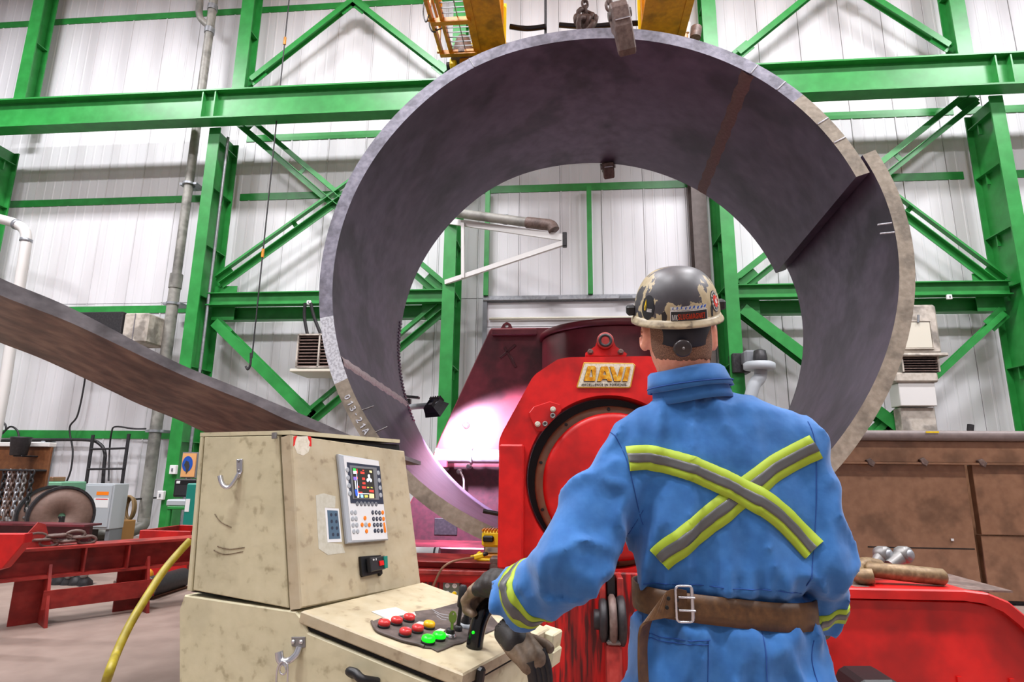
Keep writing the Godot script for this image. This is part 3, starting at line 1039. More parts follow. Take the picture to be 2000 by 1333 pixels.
	for q in [["drum_rim", 3.172, 3.093, 1.0], ["drum_body", 3.093, 1.6, 0.965]]:
		var half := PackedVector2Array()
		for i in 33:
			var a := PI + PI * i / 32
			half.append(Vector2(cos(a), -sin(a)) * dr * q[3])
		st = mb()
		prism(st, half, Transform3D(Basis(Vector3.RIGHT, Vector3.BACK, Vector3.UP), dc + Vector3.UP * q[2]), q[1] - q[2], 0.015, true)
		obj(q[0], st, M.maroon, t)
	# rolled mark on the tower and spike
	for q in [[Vector3(-0.873, 2.88, -7.89), Vector3(-0.669, 3.06, -7.89)], [Vector3(-0.821, 3.033, -7.89), Vector3(-0.659, 2.754, -7.89)]]:
		st = mb()
		box(st, (q[0] + q[1]) / 2, Vector3(q[0].distance_to(q[1]), 0.035, 0.012), frame_to(q[0], q[1]).basis * Basis(Vector3.UP, PI / 2), 0.004)
		obj("cross_mark", st, M.maroon_dark, t)
	st = mb()
	lathe(st, [Vector2(0.05, 0), Vector2(0.035, 0.05), Vector2(0.0, 0.07)], along(Vector3(-0.5, 0.2, 1), Vector3(-1.307, 1.982, -7.9)), 10)
	obj("spigot", st, M.rust_steel, t)
	st = mb()
	box2(st, Vector3(-1.682, 0.604, rz - 0.02), Vector3(-1.386, 0.809, rz + 0.022), 0.006)
	obj("hatch", st, M.dark_steel, t)  # dark plate painting the shade of an opening; no hole is cut
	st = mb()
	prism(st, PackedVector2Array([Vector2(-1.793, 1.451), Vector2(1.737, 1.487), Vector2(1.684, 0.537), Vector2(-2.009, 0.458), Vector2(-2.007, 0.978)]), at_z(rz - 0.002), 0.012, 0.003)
	obj("lower_panel", st, M.maroon_dirty, t)  # added plate: dirty, and coloured darker to hold down the flood light
	st = mb()
	box2(st, Vector3(bx0 - 1.6, 0.02, -7.9), Vector3(1.5, 0.544, -7.15), 0.015)
	obj("rear_bed", st, M.maroon, t)
	# white pipe across the rear housing
	var py: float = 1.577
	st = mb()
	rod(st, Vector3(-1.609, py, -7.5), Vector3(1.2, py, -7.5), 0.085, 20)
	obj("cross_pipe", st, M.zinc, t)
	for x in [-1.167, -1.596]:
		st = mb()
		rod(st, Vector3(x - 0.012, py, -7.5), Vector3(x + 0.012, py, -7.5), 0.1, 20)
		obj("pipe_flange", st, M.zinc, t)
	st = mb()
	box2(st, Vector3(-1.583, py - 0.14, -7.9), Vector3(-1.454, py + 0.02, -7.44), 0.01)
	obj("pipe_bracket", st, M.maroon, t)
	for p in [Vector3(-1.537, 1.434, -7.85), Vector3(-1.369, 1.39, -7.85), Vector3(-1.598, 1.446, -7.85), Vector3(-1.244, 1.456, -7.85)]:
		st = mb()
		lathe(st, [Vector2(0.035, 0), Vector2(0.035, 0.06), Vector2(0.02, 0.07), Vector2(0.02, 0.1)], along(Vector3.BACK, p), 14)
		obj("fitting", st, M.zinc, t)
	st = mb()
	tube(st, curve([Vector3(-1.347, 1.39, -7.76), Vector3(-1.301, 1.309, -7.74), Vector3(-1.299, 1.214, -7.78), Vector3(-1.315, 1.072, -7.86)]), 0.012, 8)
	obj("sensor_cable", st, M.white, t)

	build_flood()
	build_base_items()


func center_of(p: PackedVector2Array) -> Vector2:
	var c := Vector2.ZERO
	for q in p:
		c += q
	return c / p.size()


func build_flood() -> void:
	var head: Vector3 = Vector3(-1.48, 2.092, -6.75)
	var t := thing("flood_light", "dark work flood light on an arm, shining violet white on the maroon housing", "work light", Vector3(-2.069, 0, -7.4))
	var aim := Vector3(0.48, -0.62, -0.62).normalized()
	var st := mb()
	var hb := frame_to(head, head + aim).basis
	var rings := []
	for q in [[0.05, 0.04, -0.1], [0.09, 0.065, -0.075], [0.11, 0.08, -0.01], [0.13, 0.1, 0.04]]:
		var r := PackedVector3Array()
		for p in rect(q[0] * 2, q[1] * 2):
			r.append(head + hb * Vector3(p.x, p.y, q[2]))
		rings.append(r)
	loft(st, rings, false, false)
	obj("lamp_head", st, M.dark_steel, t)
	for k in 5:
		st = mb()
		box(st, head + hb * Vector3(-0.08 + k * 0.04, 0.088, -0.05), Vector3(0.008, 0.04, 0.08), hb)
		obj("cooling_fin", st, M.dark_steel, t)
	st = mb()
	box(st, head + hb * Vector3(0, 0, 0.02), Vector3(0.2, 0.15, 0.01), hb)
	obj("lamp_lens", st, M.glow_flood, t)
	st = mb()
	rod(st, head + hb * Vector3(-0.09, 0, -0.05), Vector3(-1.94, 2.16, -7.3), 0.035)
	rod(st, Vector3(-1.94, 2.16, -7.3), Vector3(-2.069, 2.145, -7.4), 0.03)
	obj("arm", st, M.light_grey, t)
	st = mb()
	box(st, Vector3(-1.875, 2.28, -7.25), Vector3(0.16, 0.03, 0.1), Basis(Vector3.BACK, -0.1), 0.005)
	box(st, Vector3(-1.937, 2.202, -7.28), Vector3(0.06, 0.12, 0.08), Basis(), 0.005)
	obj("arm_clamp", st, M.dark_steel, t)
	st = mb()
	rod(st, Vector3(-2.069, 0.03, -7.4), Vector3(-2.069, 2.208, -7.4), 0.03)
	obj("stand", st, M.mid_grey, t)
	for k in 3:
		st = mb()
		var a := k * TAU / 3 + 0.4
		rod(st, Vector3(-2.069, 0.5, -7.4), Vector3(-2.069 + cos(a) * 0.35, 0.02, -7.4 + sin(a) * 0.35), 0.018, 8)
		obj("leg", st, M.mid_grey, t)
	var l := SpotLight3D.new()
	l.name = "light"
	l.spot_angle = 56.0
	l.spot_angle_attenuation = 0.25
	l.spot_range = 20.0
	l.light_size = 0.1
	l.light_color = Color(0.93, 0.84, 1.0)
	l.light_energy = FLOOD
	l.shadow_enabled = true
	t.add_child(l, true)
	l.transform = Transform3D(Basis.looking_at(aim), head + aim * 0.06 - BASE[t])


func build_base_items() -> void:
	# yellow magnet drill standing on the base beam
	var p: Vector3 = Vector3(-0.543, 0.807, -4.6)
	p.y = 0.765
	var t := thing("magnetic_drill", "yellow power tool with black switch box standing on the red base beam", "power tool", p)
	var st := mb()
	box2(st, p + Vector3(-0.085, 0.0, -0.09), p + Vector3(0.1, 0.05, 0.07), 0.008)
	obj("base", st, M.yellow_paint, t)
	st = mb()
	box2(st, p + Vector3(-0.075, 0.1, -0.09), p + Vector3(0.1, 0.21, 0.06), 0.015)
	obj("motor_case", st, M.yellow, t)
	st = mb()
	for k in 8:
		box2(st, p + Vector3(-0.075 + k * 0.022, 0.205, -0.085), p + Vector3(-0.063 + k * 0.022, 0.222, 0.06), 0.002)
	obj("cooling_fin", st, M.yellow_paint, t)
	st = mb()
	box2(st, p + Vector3(-0.065, 0.135, 0.05), p + Vector3(0.015, 0.18, 0.085), 0.01)
	obj("switch_box", st, M.black, t)
	st = mb()
	tube(st, curve([p + Vector3(-0.085, 0.06, 0.06), p + Vector3(-0.1, 0.035, 0.1), p + Vector3(-0.06, 0.016, 0.1), p + Vector3(0.08, 0.02, 0.1), p + Vector3(0.1, 0.05, 0.09)]), 0.014, 8)
	obj("guard_bar", st, M.yellow, t)
	st = mb()
	box2(st, p + Vector3(-0.06, 0.05, -0.05), p + Vector3(0.08, 0.11, 0.05), 0.012)
	obj("chuck_body", st, M.chrome, t)
	st = mb()
	rod(st, p + Vector3(0.05, 0.1, -0.04), p + Vector3(0.05, 0.35, -0.04), 0.02)
	obj("slide_post", st, M.steel, t)
	st = mb()
	tube(st, [p + Vector3(-0.08, 0.345, -0.03), p + Vector3(0.04, 0.325, -0.04)], 0.016, 12)
	obj("feed_handle", st, M.black, t)
	st = mb()
	tube(st, [p + Vector3(0.03, 0.328, -0.04), p + Vector3(0.1, 0.31, -0.04)], 0.013, 12)
	obj("feed_hub", st, M.yellow, t)
	# plug end of a power lead lying on the beam, its cable running down to the outlet
	var q := thing("power_lead", "brown power lead with yellow connector lying over the red base beam", "cable", Vector3(-0.631, 0.81, -4.5))
	st = mb()
	box(st, Vector3(-0.621, 0.816, -4.43), Vector3(0.075, 0.035, 0.035), Basis(Vector3.BACK, 0.25), 0.008)
	obj("connector", st, M.yellow, q)
	st = mb()
	lathe(st, [Vector2(0.014, 0), Vector2(0.012, 0.03), Vector2(0.006, 0.035)], along(Vector3(1, 0.3, 0), Vector3(-0.588, 0.827, -4.43)), 10)
	obj("plug_nose", st, M.black, q)
	st = mb()
	tube(st, curve([Vector3(-0.652, 0.807, -4.42), Vector3(-0.718, 0.803, -4.36), Vector3(-0.795, 0.789, -4.3), Vector3(-0.854, 0.744, -4.28), Vector3(-0.894, 0.657, -4.27), Vector3(-0.922, 0.575, -4.27), Vector3(-0.938, 0.456, -4.3)]), 0.008, 8)
	obj("lead", st, M.brown_paint, q)
	st = mb()
	box2(st, Vector3(-0.694, 0.803, -4.6) + Vector3(-0.01, -0.02, -0.02), Vector3(-0.457, 0.798, -4.6) + Vector3(0, 0.0, 0.02), 0.004)
	solo("yellow_wedge", st, M.yellow, "flat yellow bar lying on the red beam under the power tool", "bar")
	# four-way outlet box
	var ob: Vector3 = Vector3(-0.81, 0.591, -4.45)
	t = thing("outlet_box", "grey four way power outlet box with a yellow plug, low on the red panel", "power outlet", ob)
	st = mb()
	box(st, ob, Vector3(0.115, 0.115, 0.05), Basis(), 0.005)
	obj("cover_plate", st, M.outlet_grey, t)
	for x in [-1, 1]:
		for y in [-1, 1]:
			st = mb()
			var c := ob + Vector3(0.026 * x, 0.026 * y, 0.025)
			lathe(st, [Vector2(0.017, 0), Vector2(0.017, 0.003), Vector2(0.015, 0.005)], along(Vector3.BACK, c), 18)
			var f := obj("receptacle", st, M.white, t)
			for s in [-0.005, 0.005]:
				st = mb()
				box(st, c + Vector3(s, 0.003, 0.0055), Vector3(0.002, 0.008, 0.002))
				obj("slot", st, M.black, f)
	st = mb()
	tube(st, [ob + Vector3(0.026, -0.026, 0.03), ob + Vector3(0.022, -0.03, 0.07), ob + Vector3(0.0, -0.045, 0.09)], 0.017, 12)
	obj("plug", st, M.yellow, t)
	# white sling roll on the bed
	st = mb()
	rod(st, Vector3(-1.497, 0.513, -6.8) + Vector3(-0.2, 0, 0), Vector3(-1.384, 0.515, -6.8), 0.07, 20)
	var w := thing("white_pipe_stub", "short white pipe stub with a black band lying on the maroon bed", "pipe", Vector3(-1.441, 0.514, -6.8))
	obj("pipe", st, M.white, w)
	st = mb()
	rod(st, Vector3(-1.43, 0.514, -6.8) + Vector3(-0.01, 0, 0), Vector3(-1.43, 0.514, -6.8) + Vector3(0.01, 0, 0), 0.073, 20)
	obj("band", st, M.black, w)


# ---------------------------------------------------------------- the rolled shell (ring)
func build_shell() -> void:
	var c := Vector3(0.264, 3.1322, -4.9)
	var a := Vector3(0.0122 * 0.998, -0.065, -0.9978).normalized()
	var u := a.cross(Vector3.UP).normalized()
	var v := u.cross(a)
	var L := 2.13
	var R := 2.424
	var TH := 0.12
	var t := thing("rolled_steel_ring", "huge dark rolled steel ring of thick plate with overlapping free ends", "steel ring", Vector3(c.x, 0.7, -5.9))
	# the plate goes from its inner end, over the top, down the far side and up again outside the start
	var a0 := 18.5
	var a1 := 360.0 + 22.5
	var n := 150
	var radius := func(deg: float) -> float:
		return R + 0.145 * smoothstep(318.0, 380.0, deg) + 0.035 * exp(-pow((deg - 118.0) / 18.0, 2.0))
	var pt := func(deg: float, r: float, z: float) -> Vector3:
		var w := deg_to_rad(deg)
		return c + u * cos(w) * r + v * sin(w) * r + a * z
	var faces := {"inner_face": [], "outer_face": [], "front_edge": [], "rear_edge": [], "front_edge_tan": []}
	var inner := []
	var outer := []
	for i in n + 1:
		var d := lerpf(a0, a1, float(i) / n)
		var r: float = radius.call(d)
		inner.append([pt.call(d, r - TH, 0.0), pt.call(d, r - TH, L)])
		outer.append([pt.call(d, r, 0.0), pt.call(d, r, L)])
	var st := mb()
	# inner and outer faces, rear edge and both ends: dark mill steel
	var body := PackedVector3Array()
	var sg := PackedInt32Array()
	var fr := PackedVector3Array()
	var fsg := PackedInt32Array()
	for i in n:
		for q in [[inner[i][1], inner[i][0], inner[i + 1][0], inner[i + 1][1], 1], [outer[i][0], outer[i][1], outer[i + 1][1], outer[i + 1][0], 2], [outer[i][1], inner[i][1], inner[i + 1][1], outer[i + 1][1], 3]]:
			body.append_array(PackedVector3Array([q[0], q[1], q[2], q[0], q[2], q[3]]))
			sg.append(q[4])
			sg.append(q[4])
	for e in [[inner[0], outer[0], 1], [inner[n], outer[n], -1]]:
		body.append_array(PackedVector3Array([e[0][0], e[0][1], e[1][1], e[0][0], e[1][1], e[1][0]]) if e[2] > 0 else PackedVector3Array([e[0][0], e[1][1], e[0][1], e[0][0], e[1][0], e[1][1]]))
		sg.append(-1)
		sg.append(-1)
	emit(st, body, sg, false)
	obj("plate", st, M.mill, t)
	# flame-cut front edge: bluish over the top, tan where it has been ground
	var spans := [[0.0, 40.0, M.cut_edge_tan, "ground_edge"], [40.0, 192.0, M.cut_edge, "cut_edge"], [192.0, 206.0, M.white_chalk, "chalked_edge"], [206.0, 400.0, M.cut_edge_tan, "ground_edge"]]
	for s in spans:
		st = mb()
		var tt := PackedVector3Array()
		var g := PackedInt32Array()
		for i in n:
			var d := lerpf(a0, a1, (i + 0.5) / n)
			if d < s[0] or d >= s[1]:
				continue
			var q := [inner[i][0], outer[i][0], outer[i + 1][0], inner[i + 1][0]]
			tt.append_array(PackedVector3Array([q[0], q[1], q[2], q[0], q[2], q[3]]))
			g.append(-1)
			g.append(-1)
		emit(st, tt, g, false)
		obj(s[3], st, s[2], t)
	# thin bright chamfer lines and weld marks across the edge
	for d in [52.0, 45.0, 33.0, 27.5, 118.5, 5.0, 7.0]:
		st = mb()
		var r: float = radius.call(d)
		var p0: Vector3 = pt.call(d, r - TH + 0.004, -0.003)
		var p1: Vector3 = pt.call(d, r - 0.004, -0.003)
		rod(st, p0, p1, 0.007, 6)
		obj("edge_mark", st, M.white_chalk, t)
	# straight welds on the inside: rusty bead near the top, pale ground bead low on the far side
	for q in [[51.0, 54.2, M.bead, "weld_bead"], [200.0, 202.4, M.ground_steel, "ground_weld"]]:
		st = mb()
		var rings := []
		for k in 25:
			var z := lerpf(0.01, L - 0.01, k / 24.0)
			var ring := PackedVector3Array()
			for m in 7:
				var d := lerpf(q[0], q[1], m / 6.0) + (0.25 * sin(k * 2.3) if m in [0, 6] else 0.0)
				ring.append(pt.call(d, radius.call(d) - TH - 0.009 * sin(PI * m / 6.0), z))
			rings.append(ring)
		loft(st, rings, true, false, false)
		obj(q[3], st, q[2], t)
	# ripple of cut marks along the far rear edge
	for k in 30:
		var d := 176.0 + k * 1.05
		st = mb()
		box(st, pt.call(d, R - TH - 0.004, L - 0.05), Vector3(0.016, 0.02, 0.09), Basis(u * cos(deg_to_rad(d)) + v * sin(deg_to_rad(d)), v * cos(deg_to_rad(d)) - u * sin(deg_to_rad(d)), a), 0.003)
		obj("cut_ripple", st, M.mill, t)
	# chalked figures on the low front edge
	var k2 := 0
	for s in ["0", "1", "3", "-", "2", "1", "A"]:
		var d := 209.0 + k2 * 1.35
		var r: float = radius.call(d) - TH * 0.5
		var w := deg_to_rad(d)
		var tang := (v * cos(w) - u * sin(w))
		var nrm := -a
		var o := put_mesh("chalk_mark", words_mesh(s, 0.05, true, 0.002), M.white_chalk, t)
		_placed(o, Transform3D(Basis(tang, nrm.cross(tang), nrm), pt.call(d, r, -0.002) ))
		k2 += 1
	for d in [213.0, 218.5]:
		st = mb()
		rod(st, pt.call(d, R - TH + 0.0, 0.002), pt.call(d + 0.6, R - TH - 0.1, 0.002), 0.006, 6)
		obj("edge_tab", st, M.steel, t)


# a round-link chain hanging from a to b; each link a part
func chain(t: Node3D, a: Vector3, b: Vector3, size: float, r: float, mat: Material) -> void:
	var d := (b - a).normalized()
	var n := int(a.distance_to(b) / (size * 0.78)) + 1
	var side := d.cross(Vector3(0.3, 0.2, 1)).normalized()
	var shapes := []
	for k in 2:
		var pts := []
		var x := side if k == 0 else d.cross(side)
		for i in 12:
			var w := TAU * i / 12
			pts.append(d * sin(w) * size * 0.5 * 0.98 + x * cos(w) * size * 0.3)
		var st := mb()
		ring_tube(st, pts, r, 6)
		st.generate_normals()
		st.index()
		shapes.append(st.commit())
	for i in n:
		var o := put_mesh("link", shapes[i % 2], mat, t)
		o.position += a + d * size * 0.78 * (i + 0.5)


func build_crane() -> void:
	var by := 9.8
	var t := thing("bridge_crane", "yellow overhead bridge crane with twin girders above the steel ring", "crane", Vector3(0.3, by, -10.4))
	var xl := [-1.75, -1.225]
	var xr := [1.56, 2.3]
	for g in [xl, xr]:
		var st := mb()
		box2(st, Vector3(g[0], by, -10.75), Vector3(g[1], by + 1.1, Z1 - 0.3), 0.01)
		obj("girder", st, M.yellow_paint, t)
		for s in [0, 1]:
			st = mb()
			var x: float = g[s]
			box2(st, Vector3(x - 0.07, by - 0.02, -10.75), Vector3(x + 0.07, by, Z1 - 0.3))
			obj("girder_flange", st, M.yellow_paint, t)
		st = mb()
		box2(st, Vector3(g[0] - 0.05, by - 0.05, -10.8), Vector3(g[1] + 0.05, by + 1.15, -10.76), 0.006)
		obj("end_plate", st, M.yellow, t)
		for k in 12:
			st = mb()
			var z := -10.2 + k * 1.6
			var x: float = g[1] if g == xl else g[0]
			box2(st, Vector3(x - 0.05, by, z), Vector3(x + 0.05, by + 1.1, z + 0.02))
			obj("girder_rib", st, M.yellow_paint, t)
	var st := mb()
	box2(st, Vector3(-2.15, 9.6, -11.3), Vector3(2.5, 10.1, -10.86), 0.02)
	obj("end_truck", st, M.yellow_paint, t)
	for x in [-1.9, 2.25]:
		st = mb()
		rod(st, Vector3(x, 9.62, -11.25), Vector3(x, 9.62, -11.0), 0.15, 24)
		obj("truck_wheel", st, M.dark_steel, t)
		st = mb()
		rod(st, Vector3(x + signf(x) * 0.35, 9.75, -11.08), Vector3(x + signf(x) * 0.55, 9.75, -11.08), 0.09, 16)
		obj("truck_bumper", st, M.black, t)
	st = mb()
	box2(st, Vector3(-1.225, 10.95, -7.7), Vector3(1.56, 11.4, -4.6), 0.02)
	obj("hoist_trolley", st, M.yellow_paint, t)
	# walkway beside the girder: cross members, edge channels, open grating
	for q in [[-10.75, 9.72], [-9.85, 9.72], [-9.2, 9.72], [-8.0, 9.72], [-6.5, 9.72]]:
		st = mb()
		box2(st, Vector3(-2.52, q[1], q[0]), Vector3(-1.75, q[1] + 0.1, q[0] + 0.1))
		obj("walkway_bearer", st, M.yellow_paint, t)
	for x in [-2.5, -2.3]:
		st = mb()
		box2(st, Vector3(x - 0.03, 9.76, -10.75), Vector3(x + 0.03, 9.9, -4.0))
		obj("walkway_channel", st, M.yellow_paint, t)
	for k in 20:
		st = mb()
		box2(st, Vector3(-2.27, 9.82, -10.7 + k * 0.13), Vector3(-1.76, 9.845, -10.69 + k * 0.13))
		obj("grating_bar", st, M.mid_grey, t)
	for x in [-2.0]:
		st = mb()
		box2(st, Vector3(x - 0.006, 9.82, -10.7), Vector3(x + 0.006, 9.845, -8.0))
		obj("grating_tie", st, M.mid_grey, t)
	for z in [-10.7, -9.8, -8.6]:
		st = mb()
		box2(st, Vector3(-2.58, 9.78, z), Vector3(-2.52, 11.0, z + 0.06))
		obj("handrail_post", st, M.yellow_paint, t)
	for y in [10.4, 10.95]:
		st = mb()
		rod(st, Vector3(-2.55, y, -10.7), Vector3(-2.55, y, -4.0), 0.03, 8)
		obj("handrail", st, M.yellow_paint, t)
	st = mb()
	lathe(st, [Vector2(0.26, 0), Vector2(0.25, 0.1), Vector2(0.14, 0.45), Vector2(0.1, 0.5), Vector2(0.0, 0.52)], along(Vector3(-0.03, 1, 0.1), Vector3(-2.074, 9.772, -10.9)), 24)
	obj("drive_motor", st, M.rust_steel, t)
	st = mb()
	rod(st, Vector3(-1.866, 10.052, -10.9), Vector3(-1.881, 10.224, -10.9), 0.045, 12)
	obj("warning_lamp", st, M.white, t)
	st = mb()
	rod(st, Vector3(-1.855, 10.015, -10.9), Vector3(-1.867, 10.101, -10.9), 0.07, 12)
	obj("lamp_cup", st, M.yellow, t)
	st = mb()
	box(st, Vector3(-2.296, 9.726, -11), Vector3(0.14, 0.2, 0.2), Basis(), 0.02)
	obj("sweep_block", st, M.yellow, t)
	# festoon loops on the walkway edge
	for q in [[Vector3(-2.615, 10.038, -9.6), Vector3(-2.558, 9.61, -9.6), Vector3(-2.517, 10.031, -9.6)], [Vector3(-2.564, 10.034, -9.9), Vector3(-2.519, 9.666, -9.9), Vector3(-2.449, 9.639, -9.9)], [Vector3(-2.456, 9.79, -10), Vector3(-2.395, 9.775, -10), Vector3(-2.357, 9.853, -10)]]:
		st = mb()
		tube(st, curve([q[0], (q[0] + q[1]) / 2 + Vector3(-0.03, -0.03, 0), q[1], (q[1] + q[2]) / 2 + Vector3(0.03, -0.02, 0), q[2]]), 0.014, 6)
		obj("festoon_cable", st, M.black, t)
	# black bumper hoses between the girders
	for q in [[Vector3(-1.11, 10.497, -10.9), Vector3(-0.745, 10.426, -10.9), Vector3(-0.361, 10.451, -10.9)], [Vector3(-0.085, 10.47, -10.9), Vector3(0.525, 10.396, -10.9), Vector3(1.152, 10.417, -10.9), Vector3(1.69, 10.408, -10.9)]]:
		st = mb()
		tube(st, curve(q), 0.055, 12)
		obj("cable_hose", st, M.black_gloss, t)
	st = mb()
	box2(st, Vector3(-0.395, by - 0.3, -11.0), Vector3(-0.341, ROOF_Y - 3.2, -10.94))
	obj("cable_post", st, M.dark_steel, t)
	# clutter at the outer end of the other girder
	st = mb()
	rod(st, Vector3(2.539, 10.354, -10.9), Vector3(2.507, 10.129, -10.9), 0.035, 10)
	obj("warning_lamp", st, M.white, t)
	st = mb()
	rod(st, Vector3(2.685, 10.237, -10.9), Vector3(2.652, 10.001, -10.9), 0.11, 14)
	obj("wheel_guard", st, M.rust_steel, t)
	# hoist chains
	var top1: Vector3 = Vector3(0.445, 11.0, -5.08)
	var ct := thing("hoist_chain", "rusty hoist chain running up from the plate clamp on the ring's front edge", "chain", top1)
	chain(ct, top1, Vector3(0.444, 5.797, -5.08), 0.11, 0.016, M.rust_steel)
	var ct2 := thing("hoist_chain", "rusty hoist chain with a knot of shackles dropping behind the ring between the girders", "chain", Vector3(0.297, 11.0, -7.2))
	chain(ct2, Vector3(0.297, 11.0, -7.2), Vector3(0.299, 7.377, -7.2), 0.13, 0.019, M.rust_steel)
	for q in [[Vector3(0.301, 7.507, -7.2), 0.1], [Vector3(0.256, 7.403, -7.15), 0.09], [Vector3(0.355, 7.438, -7.2), 0.09], [Vector3(0.302, 7.302, -7.1), 0.1]]:
		var pts := []
		for i in 14:
			var w := TAU * i / 14
			pts.append(q[0] + Vector3(cos(w) * q[1], sin(w) * q[1], 0.05 * sin(w * 2 + q[1] * 90)))
		st = mb()
		ring_tube(st, pts, 0.035, 8)
		obj("shackle_ring", st, M.rust_steel, ct2)
	plate_clamp("worn brown plate clamp gripping the front top edge of the ring", Vector3(0.492, 5.565, -4.78), Vector3(0.583, 5.111, -4.9), 0.16)
	plate_clamp("small dark plate clamp gripping the rear top edge of the ring", Vector3(0.551, 5.306, -7.2), Vector3(0.576, 5.101, -7.25), 0.14)


func plate_clamp(label: String, a: Vector3, b: Vector3, w: float) -> void:
	var t := thing("plate_clamp", label, "clamp", b)
	var fr := frame_to(b, a, Vector3.RIGHT)
	var basis := Basis(fr.basis.y, fr.basis.z, fr.basis.y.cross(fr.basis.z))
	var h := a.distance_to(b)
	var prof := PackedVector2Array([Vector2(-0.14, h * 0.9), Vector2(-0.08, h), Vector2(0.06, h), Vector2(0.1, h * 0.86), Vector2(0.1, h * 0.5), Vector2(0.06, 0.04), Vector2(0.02, 0.0), Vector2(-0.02, 0.06), Vector2(-0.04, h * 0.45), Vector2(-0.14, h * 0.6)])
	var st := mb()
	# the clamp's side plates lie across the plate edge
	prism(st, prof, Transform3D(Basis(basis.z, basis.y, -basis.x), b - basis.x * -w / 2), w, 0.012)
	obj("clamp_body", st, M.rust_steel, t)
	st = mb()
	box(st, b + basis.y * h * 0.62 + basis.z * 0.105, Vector3(w * 0.8, 0.012, 0.012), basis, 0.003)
	obj("clamp_pin", st, M.chrome, t)
	st = mb()
	var pts := []
	for i in 16:
		var an := TAU * i / 16
		pts.append(a + basis.y * (0.05 + sin(an) * 0.09) + basis.x * cos(an) * 0.06)
	ring_tube(st, pts, 0.022, 8)
	obj("clamp_eye", st, M.rust_steel, t)
	for s in [-1, 1]:
		st = mb()
		rod(st, b + basis.y * h * 0.8 + basis.x * s * w * 0.5, b + basis.y * h * 0.8 + basis.x * s * (w * 0.5 + 0.025), 0.04, 14)
		obj("clamp_boss", st, M.steel, t)


# ---------------------------------------------------------------- loose curved plate beyond the console
func build_loose_plate() -> void:
	var near_top: Array = [Vector3(-3.045, 2.523, -2.198), Vector3(-2.873, 2.393, -2.381), Vector3(-2.712, 2.285, -2.55), Vector3(-2.506, 2.189, -2.767), Vector3(-2.171, 1.981, -3.121), Vector3(-1.925, 1.865, -3.381), Vector3(-1.627, 1.725, -3.695), Vector3(-1.378, 1.604, -3.958), Vector3(-1.036, 1.463, -4.319)]
	var near_low: Array = [Vector3(-3.033, 2.42, -2.211), Vector3(-2.863, 2.3, -2.391), Vector3(-2.703, 2.201, -2.559), Vector3(-2.499, 2.112, -2.774), Vector3(-2.218, 1.952, -3.072), Vector3(-2.073, 1.875, -3.224), Vector3(-1.86, 1.776, -3.449), Vector3(-1.623, 1.655, -3.699), Vector3(-1.035, 1.438, -4.32)]
	var n: Vector3 = Vector3(-0.726, 0, -0.688)
	var t := thing("curved_plate", "long gently curved loose steel plate sloping down over the console", "steel plate", near_low[4])
	var up := curve(near_top, 8)
	var lo := curve(near_low, 8)
	var m := up.size()
	var body := PackedVector3Array()
	var sg := PackedInt32Array()
	var e := PackedVector3Array()
	var eg := PackedInt32Array()
	var q := []
	for i in m:
		var w := lerpf(1.2, 1.9, float(i) / (m - 1))
		q.append([up[i], lo[i], lo[i] + n * w, up[i] + n * w])
	for i in m - 1:
		for k in [[1, 2, 1], [3, 0, 2], [2, 3, 3]]:
			body.append_array(PackedVector3Array([q[i][k[0]], q[i][k[1]], q[i + 1][k[1]], q[i][k[0]], q[i + 1][k[1]], q[i + 1][k[0]]]))
			sg.append(k[2])
			sg.append(k[2])
		e.append_array(PackedVector3Array([q[i][0], q[i][1], q[i + 1][1], q[i][0], q[i + 1][1], q[i + 1][0]]))
		eg.append(1)
		eg.append(1)
	for k in [0, m - 1]:
		body.append_array(PackedVector3Array([q[k][0], q[k][1], q[k][2], q[k][0], q[k][2], q[k][3]]))
		sg.append(-1)
		sg.append(-1)
	var st := mb()
	emit(st, body, sg, false)
	obj("plate", st, M.rusty_plate, t)
	st = mb()
	emit(st, e, eg, false)
	obj("cut_edge", st, M.plate_edge, t)
	# the stand that carries it, out of sight behind the console
	var s := thing("plate_stand", "steel stand carrying the loose curved plate behind the console", "stand", Vector3(-1.75, 0, -3.75))
	for k in [[60, 0.5], [60, 1.8], [58, 1.5], [61, 1.2]]:
		st = mb()
		var p: Vector3 = lo[k[0]] + n * k[1]
		box2(st, Vector3(p.x - 0.05, 0, p.z - 0.05), Vector3(p.x + 0.05, p.y - 0.005, p.z + 0.05))
		obj("post", st, M.red_worn, s)


# ---------------------------------------------------------------- control console
const C_B0 := Vector3(-0.742, 1.015, -1.75)
const C_U := Vector3(0.356, 0, -0.935)
const C_V := Vector3(-0.182, 0.981, -0.069)
const C_N := Vector3(0.917, 0.195, 0.349)
const C_B := Vector3(-0.935, 0, -0.356)
const C_D := Vector3(0.922, -0.165, 0.351)
const C_DN := Vector3(0.154, 0.986, 0.059)


func panel_t(lift := 0.0) -> Transform3D:
	return Transform3D(Basis(C_U, C_V, C_N), C_B0 + C_N * lift)


func deck_t(lift := 0.0) -> Transform3D:
	return Transform3D(Basis(C_D, C_U, C_DN), C_B0 + C_DN * lift)


func side_t(lift := 0.0) -> Transform3D:
	return Transform3D(Basis(-C_B, Vector3.UP, -C_U), C_B0 - C_U * lift)


func flat(called: String, poly: PackedVector2Array, t: Transform3D, depth: float, mat: Material, parent: Node, bev := 0.0) -> MeshInstance3D:
	var st := mb()
	prism(st, poly, t, depth, bev)
	return obj(called, st, mat, parent)


